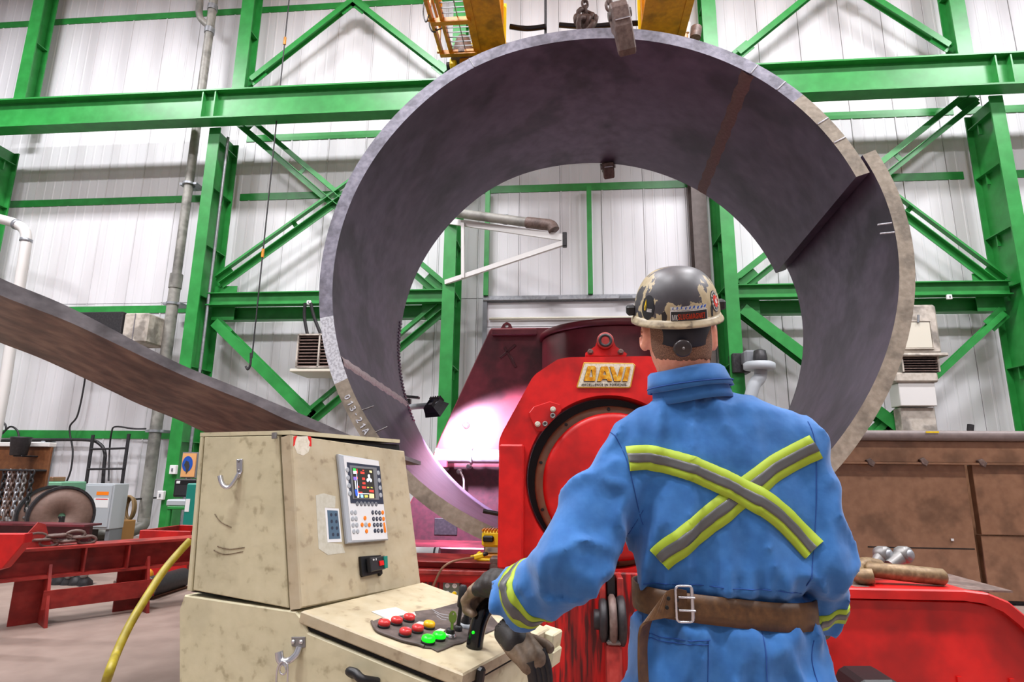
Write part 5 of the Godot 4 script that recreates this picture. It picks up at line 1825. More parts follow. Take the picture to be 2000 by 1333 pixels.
# a box given by two pixels' worth of corners on a plane and its depth
func build_wall_equipment() -> void:
	# downpipe
	var px: float = -8.457
	var t := thing("downpipe", "grey round downpipe with couplings and wall brackets, left of the braced bay column", "pipe", Vector3(px, 0, -11.9))
	var j1: float = 5.314
	tubes("pipe", [Vector3(px, 0.35, -11.9), Vector3(px, j1, -11.9)], 0.115, M.pipe_grey, t, 20)
	tubes("upper_pipe", [Vector3(px, j1, -11.9), Vector3(px, 13.0, -11.9)], 0.095, M.pipe_grey, t, 20)
	tubes("coupling", [Vector3(px, j1 - 0.1, -11.9), Vector3(px, j1 + 0.22, -11.9)], 0.13, M.pipe_grey, t, 20)
	for y in [11.59, 12.229]:
		tubes("coupling", [Vector3(px, y, -11.9), Vector3(px, y + 0.14, -11.9)], 0.115, M.zinc, t, 20)
	for y in [7.649, 4.841, 2.11]:
		var st := mb()
		box2(st, Vector3(px - 0.2, y, -12.2), Vector3(px + 0.2, y + 0.05, -11.86))
		tube(st, [Vector3(px, y, -11.9), Vector3(px, y + 0.05, -11.9)], 0.135, 20)
		obj("pipe_bracket", st, M.zinc, t)
	tubes("branch_pipe", curve([Vector3(-8.919, 13.444, -11.9), Vector3(-8.819, 12.554, -11.9), Vector3(-8.784, 12.175, -11.9), Vector3(-8.68, 11.968, -11.9), Vector3(-8.405, 11.737, -11.9)]), 0.08, M.pipe_grey, t, 14)
	tubes("outlet_elbow", curve([Vector3(px, 0.4, -11.9), Vector3(px, 0.25, -11.85), Vector3(px - 0.2, 0.14, -11.6), Vector3(px - 0.7, 0.13, -11.2)]), 0.115, M.pipe_grey, t, 16)
	# bent white pipe at the left edge
	t = thing("bent_pipe", "white bent vent pipe by the column at the picture edge, over the loose plate", "pipe", Vector3(-11.208, 0, -10.9))
	tubes("pipe", curve([Vector3(-13.629, 6.96, -10.9), Vector3(-11.858, 6.487, -10.9), Vector3(-11.408, 6.337, -10.9), Vector3(-11.188, 6.104, -10.9), Vector3(-11.135, 5.54, -10.9), Vector3(-11.117, 4.989, -10.9), Vector3(-11.026, 2.882, -10.9)]) + [Vector3(-11.026, 0.02, -10.9)], 0.1, M.white_metal, t, 14)
	for p in [[Vector3(-11.445, 6.35, -10.9), Vector3(1, -0.35, 0)], [Vector3(-11.165, 5.99, -10.9), Vector3(0.1, 1, 0)]]:
		var st := mb()
		lathe(st, [Vector2(0.1, -0.04), Vector2(0.112, -0.035), Vector2(0.112, 0.035), Vector2(0.1, 0.04)], along(p[1], p[0]), 16)
		obj("pipe_sleeve", st, M.zinc, t)
	# pull cable
	var cx: float = -6.158
	t = thing("pull_cable", "thin dark pull cable hanging straight down across the braced bay", "cable", Vector3(cx, 1.5, -11.2))
	tubes("cable", [Vector3(cx, 3.527, -11.2), Vector3(cx, ROOF_Y, -11.2)], 0.014, M.dark_steel, t, 6)
	for y in [10.69, 5.711]:
		tubes("cable_joint", [Vector3(cx, y - 0.09, -11.2), Vector3(cx, y + 0.09, -11.2)], 0.03, M.yellow_paint, t, 8)
	tubes("pull_hook", curve([Vector3(-6.19, 3.63, -11.2), Vector3(-6.176, 3.405, -11.2), Vector3(-6.218, 3.303, -11.2), Vector3(-6.267, 3.364, -11.2)]), 0.022, M.dark_steel, t, 8)
	# louvred unit heater
	var a: Vector3 = Vector3(-5.273, 4.007, -11.3)
	var b: Vector3 = Vector3(-4.355, 3.353, -11.3)
	t = thing("unit_heater", "grey louvred unit heater hanging beneath the strut beside the ring", "heater", Vector3((a.x + b.x) / 2, b.y, -11.6))
	boxes("casing", Vector3(a.x - 0.02, b.y - 0.02, -12.1), Vector3(b.x, a.y + 0.02, -11.36), M.unit_white, t, 0.02)
	boxes("drip_tray", Vector3(a.x - 0.12, b.y - 0.09, -12.1), Vector3(b.x + 0.05, b.y - 0.03, -11.25), M.off_white, t)
	boxes("louvre_backing", Vector3(a.x, b.y, -11.36), Vector3(b.x, a.y, -11.34), M.gap, t, 0.0)
	for i in 10:
		var st := mb()
		box(st, Vector3((a.x + b.x) / 2, lerpf(b.y, a.y, (i + 0.5) / 10), -11.3), Vector3(b.x - a.x, 0.012, 0.07), Basis(Vector3.RIGHT, 0.6))
		obj("louvre_blade", st, M.rust_steel, t)
	for x in [a.x, (a.x + b.x) / 2 - 0.02, b.x]:
		boxes("louvre_post", Vector3(x - 0.015, b.y, -11.33), Vector3(x + 0.015, a.y, -11.25), M.unit_white, t, 0.0)
	for y in [a.y, b.y]:
		boxes("louvre_rail", Vector3(a.x, y - 0.015, -11.33), Vector3(b.x, y + 0.015, -11.25), M.unit_white, t, 0.0)
	for q in [[Vector3(-5.307, 4.73, -11.5), Vector3(a.x + 0.05, a.y, -11.6)], [Vector3(-5.188, 4.728, -11.5), Vector3(a.x + 0.35, a.y, -11.6)]]:
		tubes("hanger_hose", curve([q[0], (q[0] + q[1]) / 2 + Vector3(-0.05, 0.05, 0), q[1]]), 0.035, M.dark_steel, t, 8)
	# heater half hidden by the loose plate
	a = Vector3(-10.062, 4.541, -11.3)
	b = Vector3(-9.088, 3.902, -11.3)
	t = thing("unit_heater", "cream and dark brown unit heater half hidden behind the loose curved plate", "heater", Vector3(b.x, b.y, -11.6))
	boxes("dark_hood", a + Vector3(0, 0, -0.7), b, M.dark_steel, t)
	var c: Vector3 = Vector3(-8.548, 3.855, -11.3)
	boxes("casing", Vector3(b.x, b.y, -12.0), Vector3(c.x, a.y - 0.02, -11.34), M.unit_white, t, 0.03)
	boxes("casing_seam", Vector3(lerpf(b.x, c.x, 0.45), b.y, -11.34), Vector3(lerpf(b.x, c.x, 0.48), a.y - 0.04, -11.33), M.seam, t, 0.0)
	# swing bracket with a fume hose, seen through the ring
	var c2: float = -2.312
	t = thing("swing_bracket", "white triangular swing bracket on the column seen through the ring", "bracket", Vector3(-2.202, 4.987, -11.2))
	var tip: Vector3 = Vector3(0.006, 5.464, -10.2)
	for q in [["top_bar", Vector3(-2.38, 6.376, -11.345), tip + Vector3(0, 0.03, 0), 0.12], ["lower_bar", Vector3(-2.376, 5.068, -11.345), tip + Vector3(0, -0.06, 0), 0.09], ["upright_bar", Vector3(-2.017, 6.217, -11.1), Vector3(-1.984, 5.066, -11.1), 0.08]]:
		var st := mb()
		sweep(st, rect(0.06, q[3]), q[1], q[2])
		obj(q[0], st, M.white_metal, t)
	boxes("tip_cap", tip + Vector3(-0.05, -0.14, -0.06), tip + Vector3(0.03, 0.12, 0.06), M.dark_steel, t)
	t = thing("fume_hose", "grey fume extraction pipe with dark end lying on the swing bracket", "pipe", Vector3(-2.003, 6.368, -11.05))
	tubes("pipe", [Vector3(-2.179, 6.417, -11.05), Vector3(-0.671, 5.912, -10.45)], 0.09, M.pipe_grey, t, 18)
	tubes("hose_end", curve([Vector3(-0.692, 5.921, -10.47), Vector3(-0.421, 5.832, -10.35), Vector3(-0.251, 5.768, -10.28), Vector3(-0.196, 5.669, -10.26)]), 0.105, M.rust_steel, t, 16)
	tubes("hose_band", [Vector3(-1.133, 6.077, -10.66), Vector3(-1.092, 6.062, -10.64)], 0.1, M.zinc, t, 18)
	# white heater with a square hatch
	t = thing("duct_heater", "white duct heater with a square hatch and dark grille, beside the ring's free edge", "heater", Vector3(6.2, 2.198, -11.3))
	a = Vector3(6.022, 4.468, -11.2)
	b = Vector3(6.72, 3.55, -11.2)
	boxes("hood", Vector3(a.x, b.y, -11.64), Vector3(b.x, a.y, -11.25), M.unit_white, t, 0.04)
	boxes("hood_flare", Vector3(a.x - 0.1, b.y - 0.06, -11.64), Vector3(b.x + 0.04, b.y, -11.15), M.unit_white, t, 0.015)
	var h0: Vector3 = Vector3(6.031, 3.648, -11.2)
	var h1: Vector3 = Vector3(6.554, 4.135, -11.2)
	boxes("hatch", Vector3(h0.x, h0.y, -11.25), Vector3(h1.x, h1.y, -11.22), M.off_white, t)
	for q in [[h0.x - 0.02, h0.y - 0.02, h1.x + 0.02, h0.y], [h0.x - 0.02, h1.y, h1.x + 0.02, h1.y + 0.02], [h0.x - 0.02, h0.y, h0.x, h1.y], [h1.x, h0.y, h1.x + 0.02, h1.y]]:
		boxes("hatch_frame", Vector3(q[0], q[1], -11.25), Vector3(q[2], q[3], -11.21), M.unit_white, t, 0.003)
	for k in [0.25, 0.6]:
		tubes("hatch_catch", [Vector3(lerpf(h0.x, h1.x, k), h1.y - 0.02, -11.2), Vector3(lerpf(h0.x, h1.x, k) + 0.02, h1.y + 0.12, -11.2)], 0.02, M.mid_grey, t, 8)
	a = Vector3(6.018, 3.536, -11.2)
	b = Vector3(6.6, 3.218, -11.2)
	boxes("grille_box", Vector3(a.x, b.y, -11.64), Vector3(b.x, a.y, -11.3), M.gap, t)
	for i in 7:
		boxes("grille_blade", Vector3(a.x, lerpf(b.y, a.y, (i + 0.3) / 7), -11.3), Vector3(b.x, lerpf(b.y, a.y, (i + 0.6) / 7), -11.24), M.rust_steel, t, 0.0)
	for x in [a.x - 0.03, b.x]:
		boxes("grille_cheek", Vector3(x, b.y, -11.64), Vector3(x + 0.03, a.y, -11.22), M.unit_white, t, 0.004)
	c = Vector3(6.627, 3.035, -11.2)
	boxes("lower_shoulder", Vector3(a.x - 0.16, c.y, -11.64), Vector3(c.x - 0.03, b.y, -11.25), M.unit_white, t, 0.03)
	h0 = Vector3(5.925, 2.618, -11.2)
	h1 = Vector3(6.541, 3.035, -11.2)
	boxes("lower_duct", Vector3(h0.x, h0.y, -11.64), Vector3(h1.x, h1.y, -11.3), M.white_metal, t, 0.01)
	boxes("duct_leg", Vector3(h0.x + 0.03, 0.02, -11.64), Vector3(h1.x, h0.y - 0.02, -11.4), M.unit_white, t, 0.01)
	# grey blower on the column behind the hard hat
	t = thing("blower", "grey blower with motor and round housing on the column behind the operator", "blower", Vector3(3.339, 2.87, -10.9))
	boxes("motor_box", Vector3(3.206, 3.327, -11) + Vector3(0, 0, -0.35), Vector3(3.546, 3.596, -11), M.mid_grey, t, 0.04)
	boxes("wall_bracket", Vector3(3.159, 3.219, -11.25) + Vector3(-0.1, 0, -0.3), Vector3(3.366, 3.581, -11.25), M.dark_steel, t, 0.01)
	var st := mb()
	lathe(st, [Vector2(0.05, 0.2), Vector2(0.1, 0.18), Vector2(0.12, 0.05), Vector2(0.12, 0.0)], along(Vector3.UP, Vector3(3.421, 3.364, -10.85)), 20)
	obj("motor", st, M.dark_steel, t)
	st = mb()
	lathe(st, [Vector2(0.24, -0.07), Vector2(0.27, -0.05), Vector2(0.27, 0.05), Vector2(0.22, 0.08)], along(Vector3(0.02, 1, 0.05), Vector3(3.428, 3.28, -10.95)), 28)
	obj("fan_housing", st, M.light_grey, t)
	tubes("outlet_pipe", curve([Vector3(3.449, 3.206, -10.95), Vector3(3.422, 3.078, -10.95), Vector3(3.311, 2.961, -10.9), Vector3(3.225, 2.735, -10.9)]), 0.11, M.light_grey, t, 16)
	# tags and small boxes on the steel
	for q in [["white tag on the strut beside the ring's chalked edge", Vector3(-5.254, 4.75, -11.575)], ["white tag on the strut over the duct heater", Vector3(7.159, 4.687, -11.575)], ["small white switch box low on the column behind the operator", Vector3(3.119, 3.515, -11.3)]]:
		st = mb()
		box(st, q[1] + Vector3(0, 0, 0.012), Vector3(0.09, 0.09, 0.05), Basis(), 0.008)
		var sw := thing("tag_box", q[0], "tag", q[1])
		obj("box", st, M.white, sw)
		st = mb()
		box(st, q[1] + Vector3(0, 0, 0.04), Vector3(0.03, 0.04, 0.01), Basis(), 0.003)
		obj("face", st, M.mid_grey, sw)


# ---------------------------------------------------------------- the cluttered bay at the left
func build_bay_clutter() -> void:
	# red I-beam trestle
	var A: Vector3 = Vector3(-4.827, 0, -5.561)
	var B: Vector3 = Vector3(-4.333, 0, -6.21)
	var d := (B - A).normalized()
	var n := Vector3(-d.z, 0, d.x)
	var topy: float = 0.669
	var boty: float = 0.397
	var t := thing("beam_trestle", "red wide flange beam on two plate legs, standing on the floor", "trestle", A)
	var st := mb()
	var e0 := A - d * 2.2
	var e1 := B + d * 0.55
	sweep(st, i_profile(0.3, topy - boty, 0.025, 0.016), e0 + Vector3(0, (topy + boty) / 2, 0), e1 + Vector3(0, (topy + boty) / 2, 0))
	obj("beam", st, M.red_worn, t)
	for k in 2:
		var p: Vector3 = A if k == 0 else B
		st = mb()
		prism(st, PackedVector2Array([Vector2(-0.42, 0), Vector2(0.30, 0), Vector2(0.12, boty + 0.12), Vector2(0.05, boty), Vector2(-0.12, boty)]), Transform3D(Basis(n, Vector3.UP, n.cross(Vector3.UP)), p), 0.025, 0.0)
		obj("leg", st, M.red_worn, t)
		st = mb()
		box(st, p + Vector3(0, boty / 2, 0) - d * 0.12, Vector3(0.24, boty, 0.02), Basis(d, Vector3.UP, d.cross(Vector3.UP)))
		obj("leg_web", st, M.red_worn, t)
	st = mb()
	box(st, (A + B) / 2 + n * 0.2 + Vector3(0, 0.22, 0), Vector3(A.distance_to(B) + 0.1, 0.16, 0.02), Basis(d, Vector3.UP, d.cross(Vector3.UP)))
	obj("stretcher", st, M.red_worn, t)
	for k in [0.3, 0.75]:
		st = mb()
		box(st, A.lerp(B, k) + Vector3(0, (topy + boty) / 2, 0) + n * 0.08, Vector3(0.016, topy - boty - 0.05, 0.13), Basis(d, Vector3.UP, d.cross(Vector3.UP)))
		obj("stiffener_plate", st, M.red_worn, t)
	# bright red gusset at the very edge
	st = mb()
	prism(st, PackedVector2Array([Vector2(-4.715, 0.868), Vector2(-4.261, 0.877), Vector2(-4.256, 0.808), Vector2(-4.399, 0.615), Vector2(-4.643, 0.541)]), at_z(-4.7), 0.08, 0.006)
	var g := thing("red_bracket", "bright red welded bracket at the picture edge in front of the trestle", "bracket", Vector3(-4.448, 0.614, -4.65))
	obj("plate", st, M.red, g)
	st = mb()
	box2(st, Vector3(-4.975, 0.0, -4.72), Vector3(-4.744, 0.862, -4.58), 0.006)
	obj("post", st, M.red, g)
	# maroon channel behind the trestle
	t = thing("channel_beam", "maroon steel channel on blocks behind the red trestle", "beam", Vector3(-6.692, 0.441, -7.6))
	var mx0: float = -7.291
	var mx1: float = -6.2
	var my0: float = 0.428
	var my1: float = 0.649
	boxes("web", Vector3(mx0 - 0.6, my0, -7.75), Vector3(mx1, my1, -7.7), M.maroon, t, 0.0)
	boxes("top_flange", Vector3(mx0 - 0.6, my1, -7.8), Vector3(mx1 + 0.08, my1 + 0.025, -7.5), M.maroon, t, 0.0)
	boxes("bottom_flange", Vector3(mx0 - 0.6, my0, -7.8), Vector3(mx1, my0 + 0.025, -7.5), M.maroon, t, 0.0)
	for x in [mx0, mx1 - 0.3]:
		boxes("support_block", Vector3(x, 0, -7.8), Vector3(x + 0.2, my0, -7.55), M.dark_steel, t)
	# red bin behind the trestle's far end
	t = thing("red_bin", "open red steel bin standing beyond the far end of the trestle", "bin", Vector3(-5.459, 0, -8.234))
	var r0: Vector3 = Vector3(-5.422, 0.617, -7.6)
	var r1: Vector3 = Vector3(-4.742, 0.63, -7.6)
	boxes("front", Vector3(r0.x, 0.06, -7.62), Vector3(r1.x, r0.y, -7.58), M.red, t, 0.005)
	boxes("rear", Vector3(r0.x, 0.06, -8.4), Vector3(r1.x, r0.y, -8.36), M.red, t, 0.005)
	boxes("side", Vector3(r0.x, 0.06, -8.4), Vector3(r0.x + 0.03, r0.y, -7.6), M.red_worn, t, 0.005)
	boxes("side", Vector3(r1.x - 0.03, 0.06, -8.4), Vector3(r1.x, r0.y, -7.6), M.red_worn, t, 0.005)
	boxes("skid", Vector3(r0.x, 0.0, -8.4), Vector3(r1.x, 0.07, -7.56), M.steel, t, 0.005)
	# shackle and chain links lying on the trestle
	t = thing("chain_heap", "coil of heavy chain lying on the trestle's top flange", "chain", B + Vector3(0, topy, 0) - d * 0.9)
	for i in 9:
		st = mb()
		var pts := []
		var cc := B + Vector3(0, topy + 0.035 + 0.028 * (i % 3), 0) - d * (0.55 + i * 0.05)
		for k in 12:
			var w := TAU * k / 12
			pts.append(cc + d * cos(w) * 0.075 + (n * sin(w) * 0.05 if i % 2 else Vector3.UP * sin(w) * 0.035 + n * 0.02))
		ring_tube(st, pts, 0.016, 6)
		obj("link", st, M.rust_steel, t)
	st = mb()
	prism(st, PackedVector2Array([Vector2(-0.16, 0), Vector2(0.12, 0), Vector2(0.05, 0.2), Vector2(-0.01, 0.22)]), Transform3D(Basis(d, Vector3.UP, d.cross(Vector3.UP)), B + Vector3(0, topy, 0) - d * 0.95), 0.03)
	solo("red_stop", st, M.red_worn, "red triangular end stop welded on the trestle beside the chain", "stop plate")
	# things stored under the trestle
	st = mb()
	rod(st, Vector3(-4.6, 0.115, -6.6) + Vector3(0, 0, -0.7), Vector3(-4.559, 0.116, -6.6), 0.11, 20)
	t = thing("pipe_offcut", "black pipe offcut lying under the far end of the trestle", "pipe", Vector3(-4.619, 0, -6.707))
	obj("pipe", st, M.dark_steel, t)
	st = mb()
	lathe_ring(st, [Vector2(0.09, 0), Vector2(0.118, 0), Vector2(0.118, 0.02), Vector2(0.09, 0.02)], along(Vector3.BACK, Vector3(-4.559, 0.116, -6.6)), 24)
	obj("rim", st, M.steel, t)
	boxes("cradle", Vector3(-4.754, 0, -7.3), Vector3(-4.504, 0.043 - 0.02, -6.62), M.wood_board, t)
	t = thing("lifting_hook", "yellow lifting hook with steel eye lying under the trestle", "hook", Vector3(-4.811, 0.149, -6.9))
	st = mb()
	var hk := curve([Vector3(-4.931, 0.207, -6.9), Vector3(-4.873, 0.153, -6.9), Vector3(-4.799, 0.15, -6.9), Vector3(-4.735, 0.179, -6.9), Vector3(-4.748, 0.228, -6.9), Vector3(-4.805, 0.232, -6.9), Vector3(-4.837, 0.198, -6.9)])
	tube(st, hk, 0.035, 10)
	obj("hook_body", st, M.yellow_paint, t)
	boxes("shelf", Vector3(-5.102, 0.058, -7.1), Vector3(-4.618, 0.154, -6.8), M.rust_steel, t)
	for i in 5:
		st = mb()
		var p: Vector3 = [Vector3(-6.261, -0.053, -7.3), Vector3(-6.159, -0.027, -7.3), Vector3(-6.048, -0.047, -7.3), Vector3(-5.932, -0.027, -7.3), Vector3(-5.824, -0.035, -7.3)][i]
		lathe(st, [Vector2(0.05, -0.16), Vector2(0.085, -0.1), Vector2(0.085, 0.06), Vector2(0.06, 0.1), Vector2(0.03, 0.14)], along(Vector3(0.2 * (i % 3 - 1), 1, 0.3), p), 14)
		var it := thing("steel_fitting", "%s dark steel fitting from the picture edge on the low shelf under the trestle" % ["first", "second", "third", "fourth", "fifth"][i], "fitting", p, "fittings under the trestle")
		obj("body", st, M.dark_steel, it)
		st = mb()
		lathe(st, [Vector2(0.03, 0.13), Vector2(0.045, 0.15), Vector2(0.045, 0.18), Vector2(0.02, 0.19)], along(Vector3(0.2 * (i % 3 - 1), 1, 0.3), p), 12)
		obj("nut", st, M.steel, it)
	st = mb()
	box2(st, Vector3(-6.472, -0.131 - 0.06, -7.5), Vector3(-5.765, -0.119 - 0.04, -7.1))
	t = thing("low_shelf", "low dark shelf under the trestle carrying a row of fittings", "shelf", Vector3(-5.207, 0, -6.304))
	obj("board", st, M.dark_steel, t)
	for x in [-6.444, -5.799]:
		boxes("foot", Vector3(x - 0.03, 0, -7.45), Vector3(x + 0.03, -0.131 - 0.06, -7.15), M.dark_steel, t)

	# brown tool board with hanging chains
	var tb0: Vector3 = Vector3(-9.414, 1.698, -8.9)
	var tb1: Vector3 = Vector3(-8.104, 0.795, -8.9)
	t = thing("tool_board", "tall brown wooden tool board at the picture edge with hanging chains", "tool board", Vector3(tb1.x, 0, -9.0))
	boxes("board", Vector3(tb0.x, tb1.y - 0.6, -9.05), Vector3(tb1.x, tb0.y, -9.0), M.wood_board, t)
	boxes("top_rail", Vector3(tb0.x, tb0.y, -9.1), Vector3(tb1.x, tb0.y + 0.07, -8.95), M.white_metal, t)
	boxes("hanger_rail", Vector3(tb0.x, 1.32, -9.0), Vector3(tb1.x, 1.351, -8.72), M.dark_steel, t)
	for x in [tb0.x + 0.1, tb1.x - 0.08]:
		boxes("post", Vector3(x - 0.04, 0, -9.12), Vector3(x + 0.04, tb0.y, -9.05), M.mid_grey, t)
	var lab := ["at the picture edge", "second from the picture edge, pale steel", "third from the picture edge, tan steel", "fourth from the picture edge", "fifth from the picture edge", "beside the cable reel, darkest"]
	for i in 6:
		var x: float = [-8.581, -8.496, -8.429, -8.337, -8.244, -8.127][i]
		var top := Vector3(x, 1.336, -8.76)
		var ct := thing("lifting_chain", "steel lifting chain on the brown tool board, %s" % lab[i], "chain", top, "chains on the tool board")
		chain(ct, top, top + Vector3(0, -[0.55, 0.62, 0.7, 0.6, 0.66, 0.55][i], 0), 0.085, 0.016, [M.dark_steel, M.chrome, M.rust_steel, M.zinc, M.steel, M.dark_steel][i])
		st = mb()
		var bt := top + Vector3(0, -[0.55, 0.62, 0.7, 0.6, 0.66, 0.55][i] - 0.09, 0)
		tube(st, curve([bt + Vector3(0, 0.1, 0), bt + Vector3(0.03, 0.03, 0), bt + Vector3(0.02, -0.05, 0), bt + Vector3(-0.03, -0.05, 0), bt + Vector3(-0.045, 0.0, 0)]), 0.022, 8)
		obj("hook", st, M.steel, ct)
	# steel pot on the board's rail
	st = mb()
	lathe(st, [Vector2(0.1, -0.14), Vector2(0.11, -0.13), Vector2(0.135, 0.12), Vector2(0.14, 0.14), Vector2(0.12, 0.14), Vector2(0.1, -0.1)], along(Vector3.UP, Vector3(-8.403, 1.699, -8.75)), 24)
	t = thing("steel_pot", "dark steel pot on a bracket at the top of the brown tool board", "pot", Vector3(-8.378, 1.575, -8.75))
	obj("body", st, M.dark_steel, t)
	boxes("bracket", Vector3(-8.452, 1.559, -8.75) + Vector3(0, -0.02, -0.26), Vector3(-8.299, 1.56, -8.75) + Vector3(0, 0.0, 0.05), M.dark_steel, t)
	# loose cable loops on top
	t = thing("cable_loop", "thin dark cable looped over the girt at the picture edge", "cable", Vector3(-12.021, 2.093, -12.1))
	tubes("cable", curve([Vector3(-12.398, 2.178, -12.1), Vector3(-12.125, 2.311, -12.1), Vector3(-12.015, 2.18, -12.1), Vector3(-12.088, 2.071, -12.1), Vector3(-11.928, 2.225, -12.1), Vector3(-11.744, 2.138, -12.1), Vector3(-11.653, 1.921, -12.1)]), 0.02, M.dark_steel, t, 6)
	# cable reel
	var rc: Vector3 = Vector3(-7.725, 0.666, -8.9)
	t = thing("cable_reel", "big brown cable reel with dark rims beyond the maroon channel", "cable reel", Vector3(rc.x, 0, -8.9))
	var ax := Vector3(0.85, 0, 0.5).normalized()
	for q in [[0.16, M.reel_brown], [-0.3, M.reel_brown]]:
		st = mb()
		lathe(st, [Vector2(0.42, -0.02), Vector2(0.42, 0.02), Vector2(0.05, 0.02), Vector2(0.05, -0.02)], along(ax, rc + ax * q[0]), 36)
		obj("flange", st, q[1], t)
		st = mb()
		lathe_ring(st, [Vector2(0.41, -0.035), Vector2(0.445, -0.035), Vector2(0.445, 0.035), Vector2(0.41, 0.035)], along(ax, rc + ax * q[0]), 36)
		obj("rim", st, M.dark_steel, t)
	st = mb()
	lathe(st, [Vector2(0.26, -0.3), Vector2(0.26, 0.16)], along(ax, rc), 28)
	obj("core", st, M.machine_green, t)
	for s in [-0.3, 0.16]:
		var fp: Vector3 = rc + ax * s
		boxes("stand", Vector3(fp.x - 0.04, 0, fp.z - 0.04), Vector3(fp.x + 0.04, rc.y, fp.z + 0.04), M.dark_steel, t)
	# green machine box
	t = thing("machine_cabinet", "pale green machine cabinet with a brown lid block behind the cable reel", "cabinet", Vector3(-16.371, 0, -18.395))
	var ga: Vector3 = Vector3(-9.408, 1.134, -10.2)
	var gb: Vector3 = Vector3(-8.887, 0.843, -10.2)
	boxes("body", Vector3(ga.x, 0.02, -10.8), Vector3(gb.x, ga.y, -10.2), M.machine_green, t, 0.02)
	boxes("lid_block", Vector3(ga.x + 0.1, ga.y, -10.6), Vector3(ga.x + 0.26, ga.y + 0.08, -10.3), M.brown_paint, t)
	# electrical cabinets
	for q in [["small pale electrical box with red mark, next to the green machine cabinet", Vector3(-10.561, 0.967, -12.1), Vector3(-10.349, 0.619, -12.1)], ["small pale electrical box with red mark, nearer the ladder", Vector3(-10.377, 0.97, -12.1), Vector3(-10.133, 0.623, -12.1)]]:
		t = thing("electrical_box", q[0], "electrical box", Vector3(q[1].x, q[2].y, -12.3))
		boxes("case", Vector3(q[1].x, q[2].y, -12.36), Vector3(q[2].x, q[1].y, -12.1), M.light_grey, t)
		boxes("warning_mark", Vector3(q[1].x + 0.03, q[1].y - 0.09, -12.1), Vector3(q[2].x - 0.03, q[1].y - 0.06, -12.095), M.signal_red, t, 0.0)
	var ea: Vector3 = Vector3(-8.763, 1.1, -10.6)
	var eb: Vector3 = Vector3(-8.193, 0.296, -10.6)
	t = thing("electrical_cabinet", "grey electrical cabinet with orange warning label in front of the ladder", "electrical cabinet", Vector3((ea.x + eb.x) / 2, 0, -10.8))
	boxes("case", Vector3(ea.x, 0.3, -11.0), Vector3(eb.x, ea.y, -10.62), M.light_grey, t, 0.012)
	boxes("door", Vector3(ea.x + 0.03, 0.34, -10.62), Vector3(eb.x - 0.03, ea.y - 0.03, -10.6), M.light_grey, t, 0.006)
	var ox := lerpf(ea.x, eb.x, 0.45)
	boxes("orange_label", Vector3(ox, ea.y - 0.2, -10.6), Vector3(eb.x - 0.08, ea.y - 0.14, -10.597), M.orange, t, 0.0)
	boxes("white_label", Vector3(ox - 0.03, ea.y - 0.42, -10.6), Vector3(eb.x - 0.06, ea.y - 0.25, -10.597), M.white, t, 0.0)
	boxes("red_line", Vector3(ox, ea.y - 0.28, -10.597), Vector3(eb.x - 0.08, ea.y - 0.265, -10.595), M.signal_red, t, 0.0)
	boxes("latch", Vector3(ea.x + 0.06, ea.y - 0.5, -10.6), Vector3(ea.x + 0.09, ea.y - 0.42, -10.57), M.dark_steel, t)
	for x in [ea.x + 0.05, eb.x - 0.05]:
		boxes("foot", Vector3(x - 0.04, 0, -11.0), Vector3(x + 0.04, 0.3, -10.66), M.mid_grey, t)
	# ladder against the wall
	t = thing("wall_ladder", "dark steel ladder standing against the wall behind the electrical cabinet", "ladder", Vector3(-9.474, 0, -12.0))
	for q in [[Vector3(-9.99, 2.061, -12.1), Vector3(-9.883, 0.319, -12)], [Vector3(-9.186, 2.087, -12.1), Vector3(-9.105, 0.332, -12)]]:
		st = mb()
		var foot: Vector3 = q[1]
		foot.y = 0.0
		sweep(st, rect(0.06, 0.03), foot, q[0], Vector3.BACK)
		obj("rail", st, M.dark_steel, t)
	for q in [[Vector3(-9.969, 1.761, -12.08), Vector3(-9.182, 1.789, -12.08)], [Vector3(-9.943, 1.35, -12.05), Vector3(-9.15, 1.369, -12.05)], [Vector3(-9.922, 0.988, -12.03), Vector3(-9.146, 1.008, -12.03)], [Vector3(-9.887, 0.54, -12), Vector3(-9.11, 0.573, -12)]]:
		tubes("rung", q, 0.022, M.dark_steel, t, 8)
	# conduits on the wall
	t = thing("conduit_run", "black conduit bending down the wall to the electrical cabinet", "conduit", Vector3(-10.546, 1.956, -12.2))
	tubes("pipe", curve([Vector3(-12.686, 1.919, -12.2), Vector3(-11.207, 1.951, -12.2), Vector3(-10.194, 1.958, -12.2), Vector3(-9.888, 1.874, -12.2), Vector3(-9.741, 1.682, -12.2), Vector3(-9.713, 1.375, -12.2), Vector3(-9.67, 0.904, -12.2)]), 0.035, M.dark_steel, t, 10)
	t = thing("wall_cable", "loose dark cable dropping down the white wall below the loose plate", "cable", Vector3(-10.466, 2.173, -12.2))
	tubes("cable", curve([Vector3(-10.543, 3.853, -12.2), Vector3(-10.469, 3.283, -12.2), Vector3(-10.5, 2.502, -12.2), Vector3(-10.639, 2.216, -12.2), Vector3(-10.484, 1.74, -12.2), Vector3(-10.455, 1.314, -12.2), Vector3(-10.538, 0.997, -12.2)]), 0.018, M.dark_steel, t, 6)
	t = thing("wall_cable", "dark cable arching over the lowest girt beside the ladder", "cable", Vector3(-9.52, 1.535, -12.2))
	tubes("cable", curve([Vector3(-9.489, 1.116, -12.1), Vector3(-9.647, 1.747, -12.2), Vector3(-9.582, 2.117, -12.1), Vector3(-9.509, 2.236, -12.1), Vector3(-9.087, 2.195, -12.1), Vector3(-8.824, 2.196, -12.1)]), 0.018, M.dark_steel, t, 6)
	for q in [["pale grey door frame post beside the brown tool board", 80], ["dark slim door frame post behind the green machine cabinet", 90]]:
		pass
	st = mb()
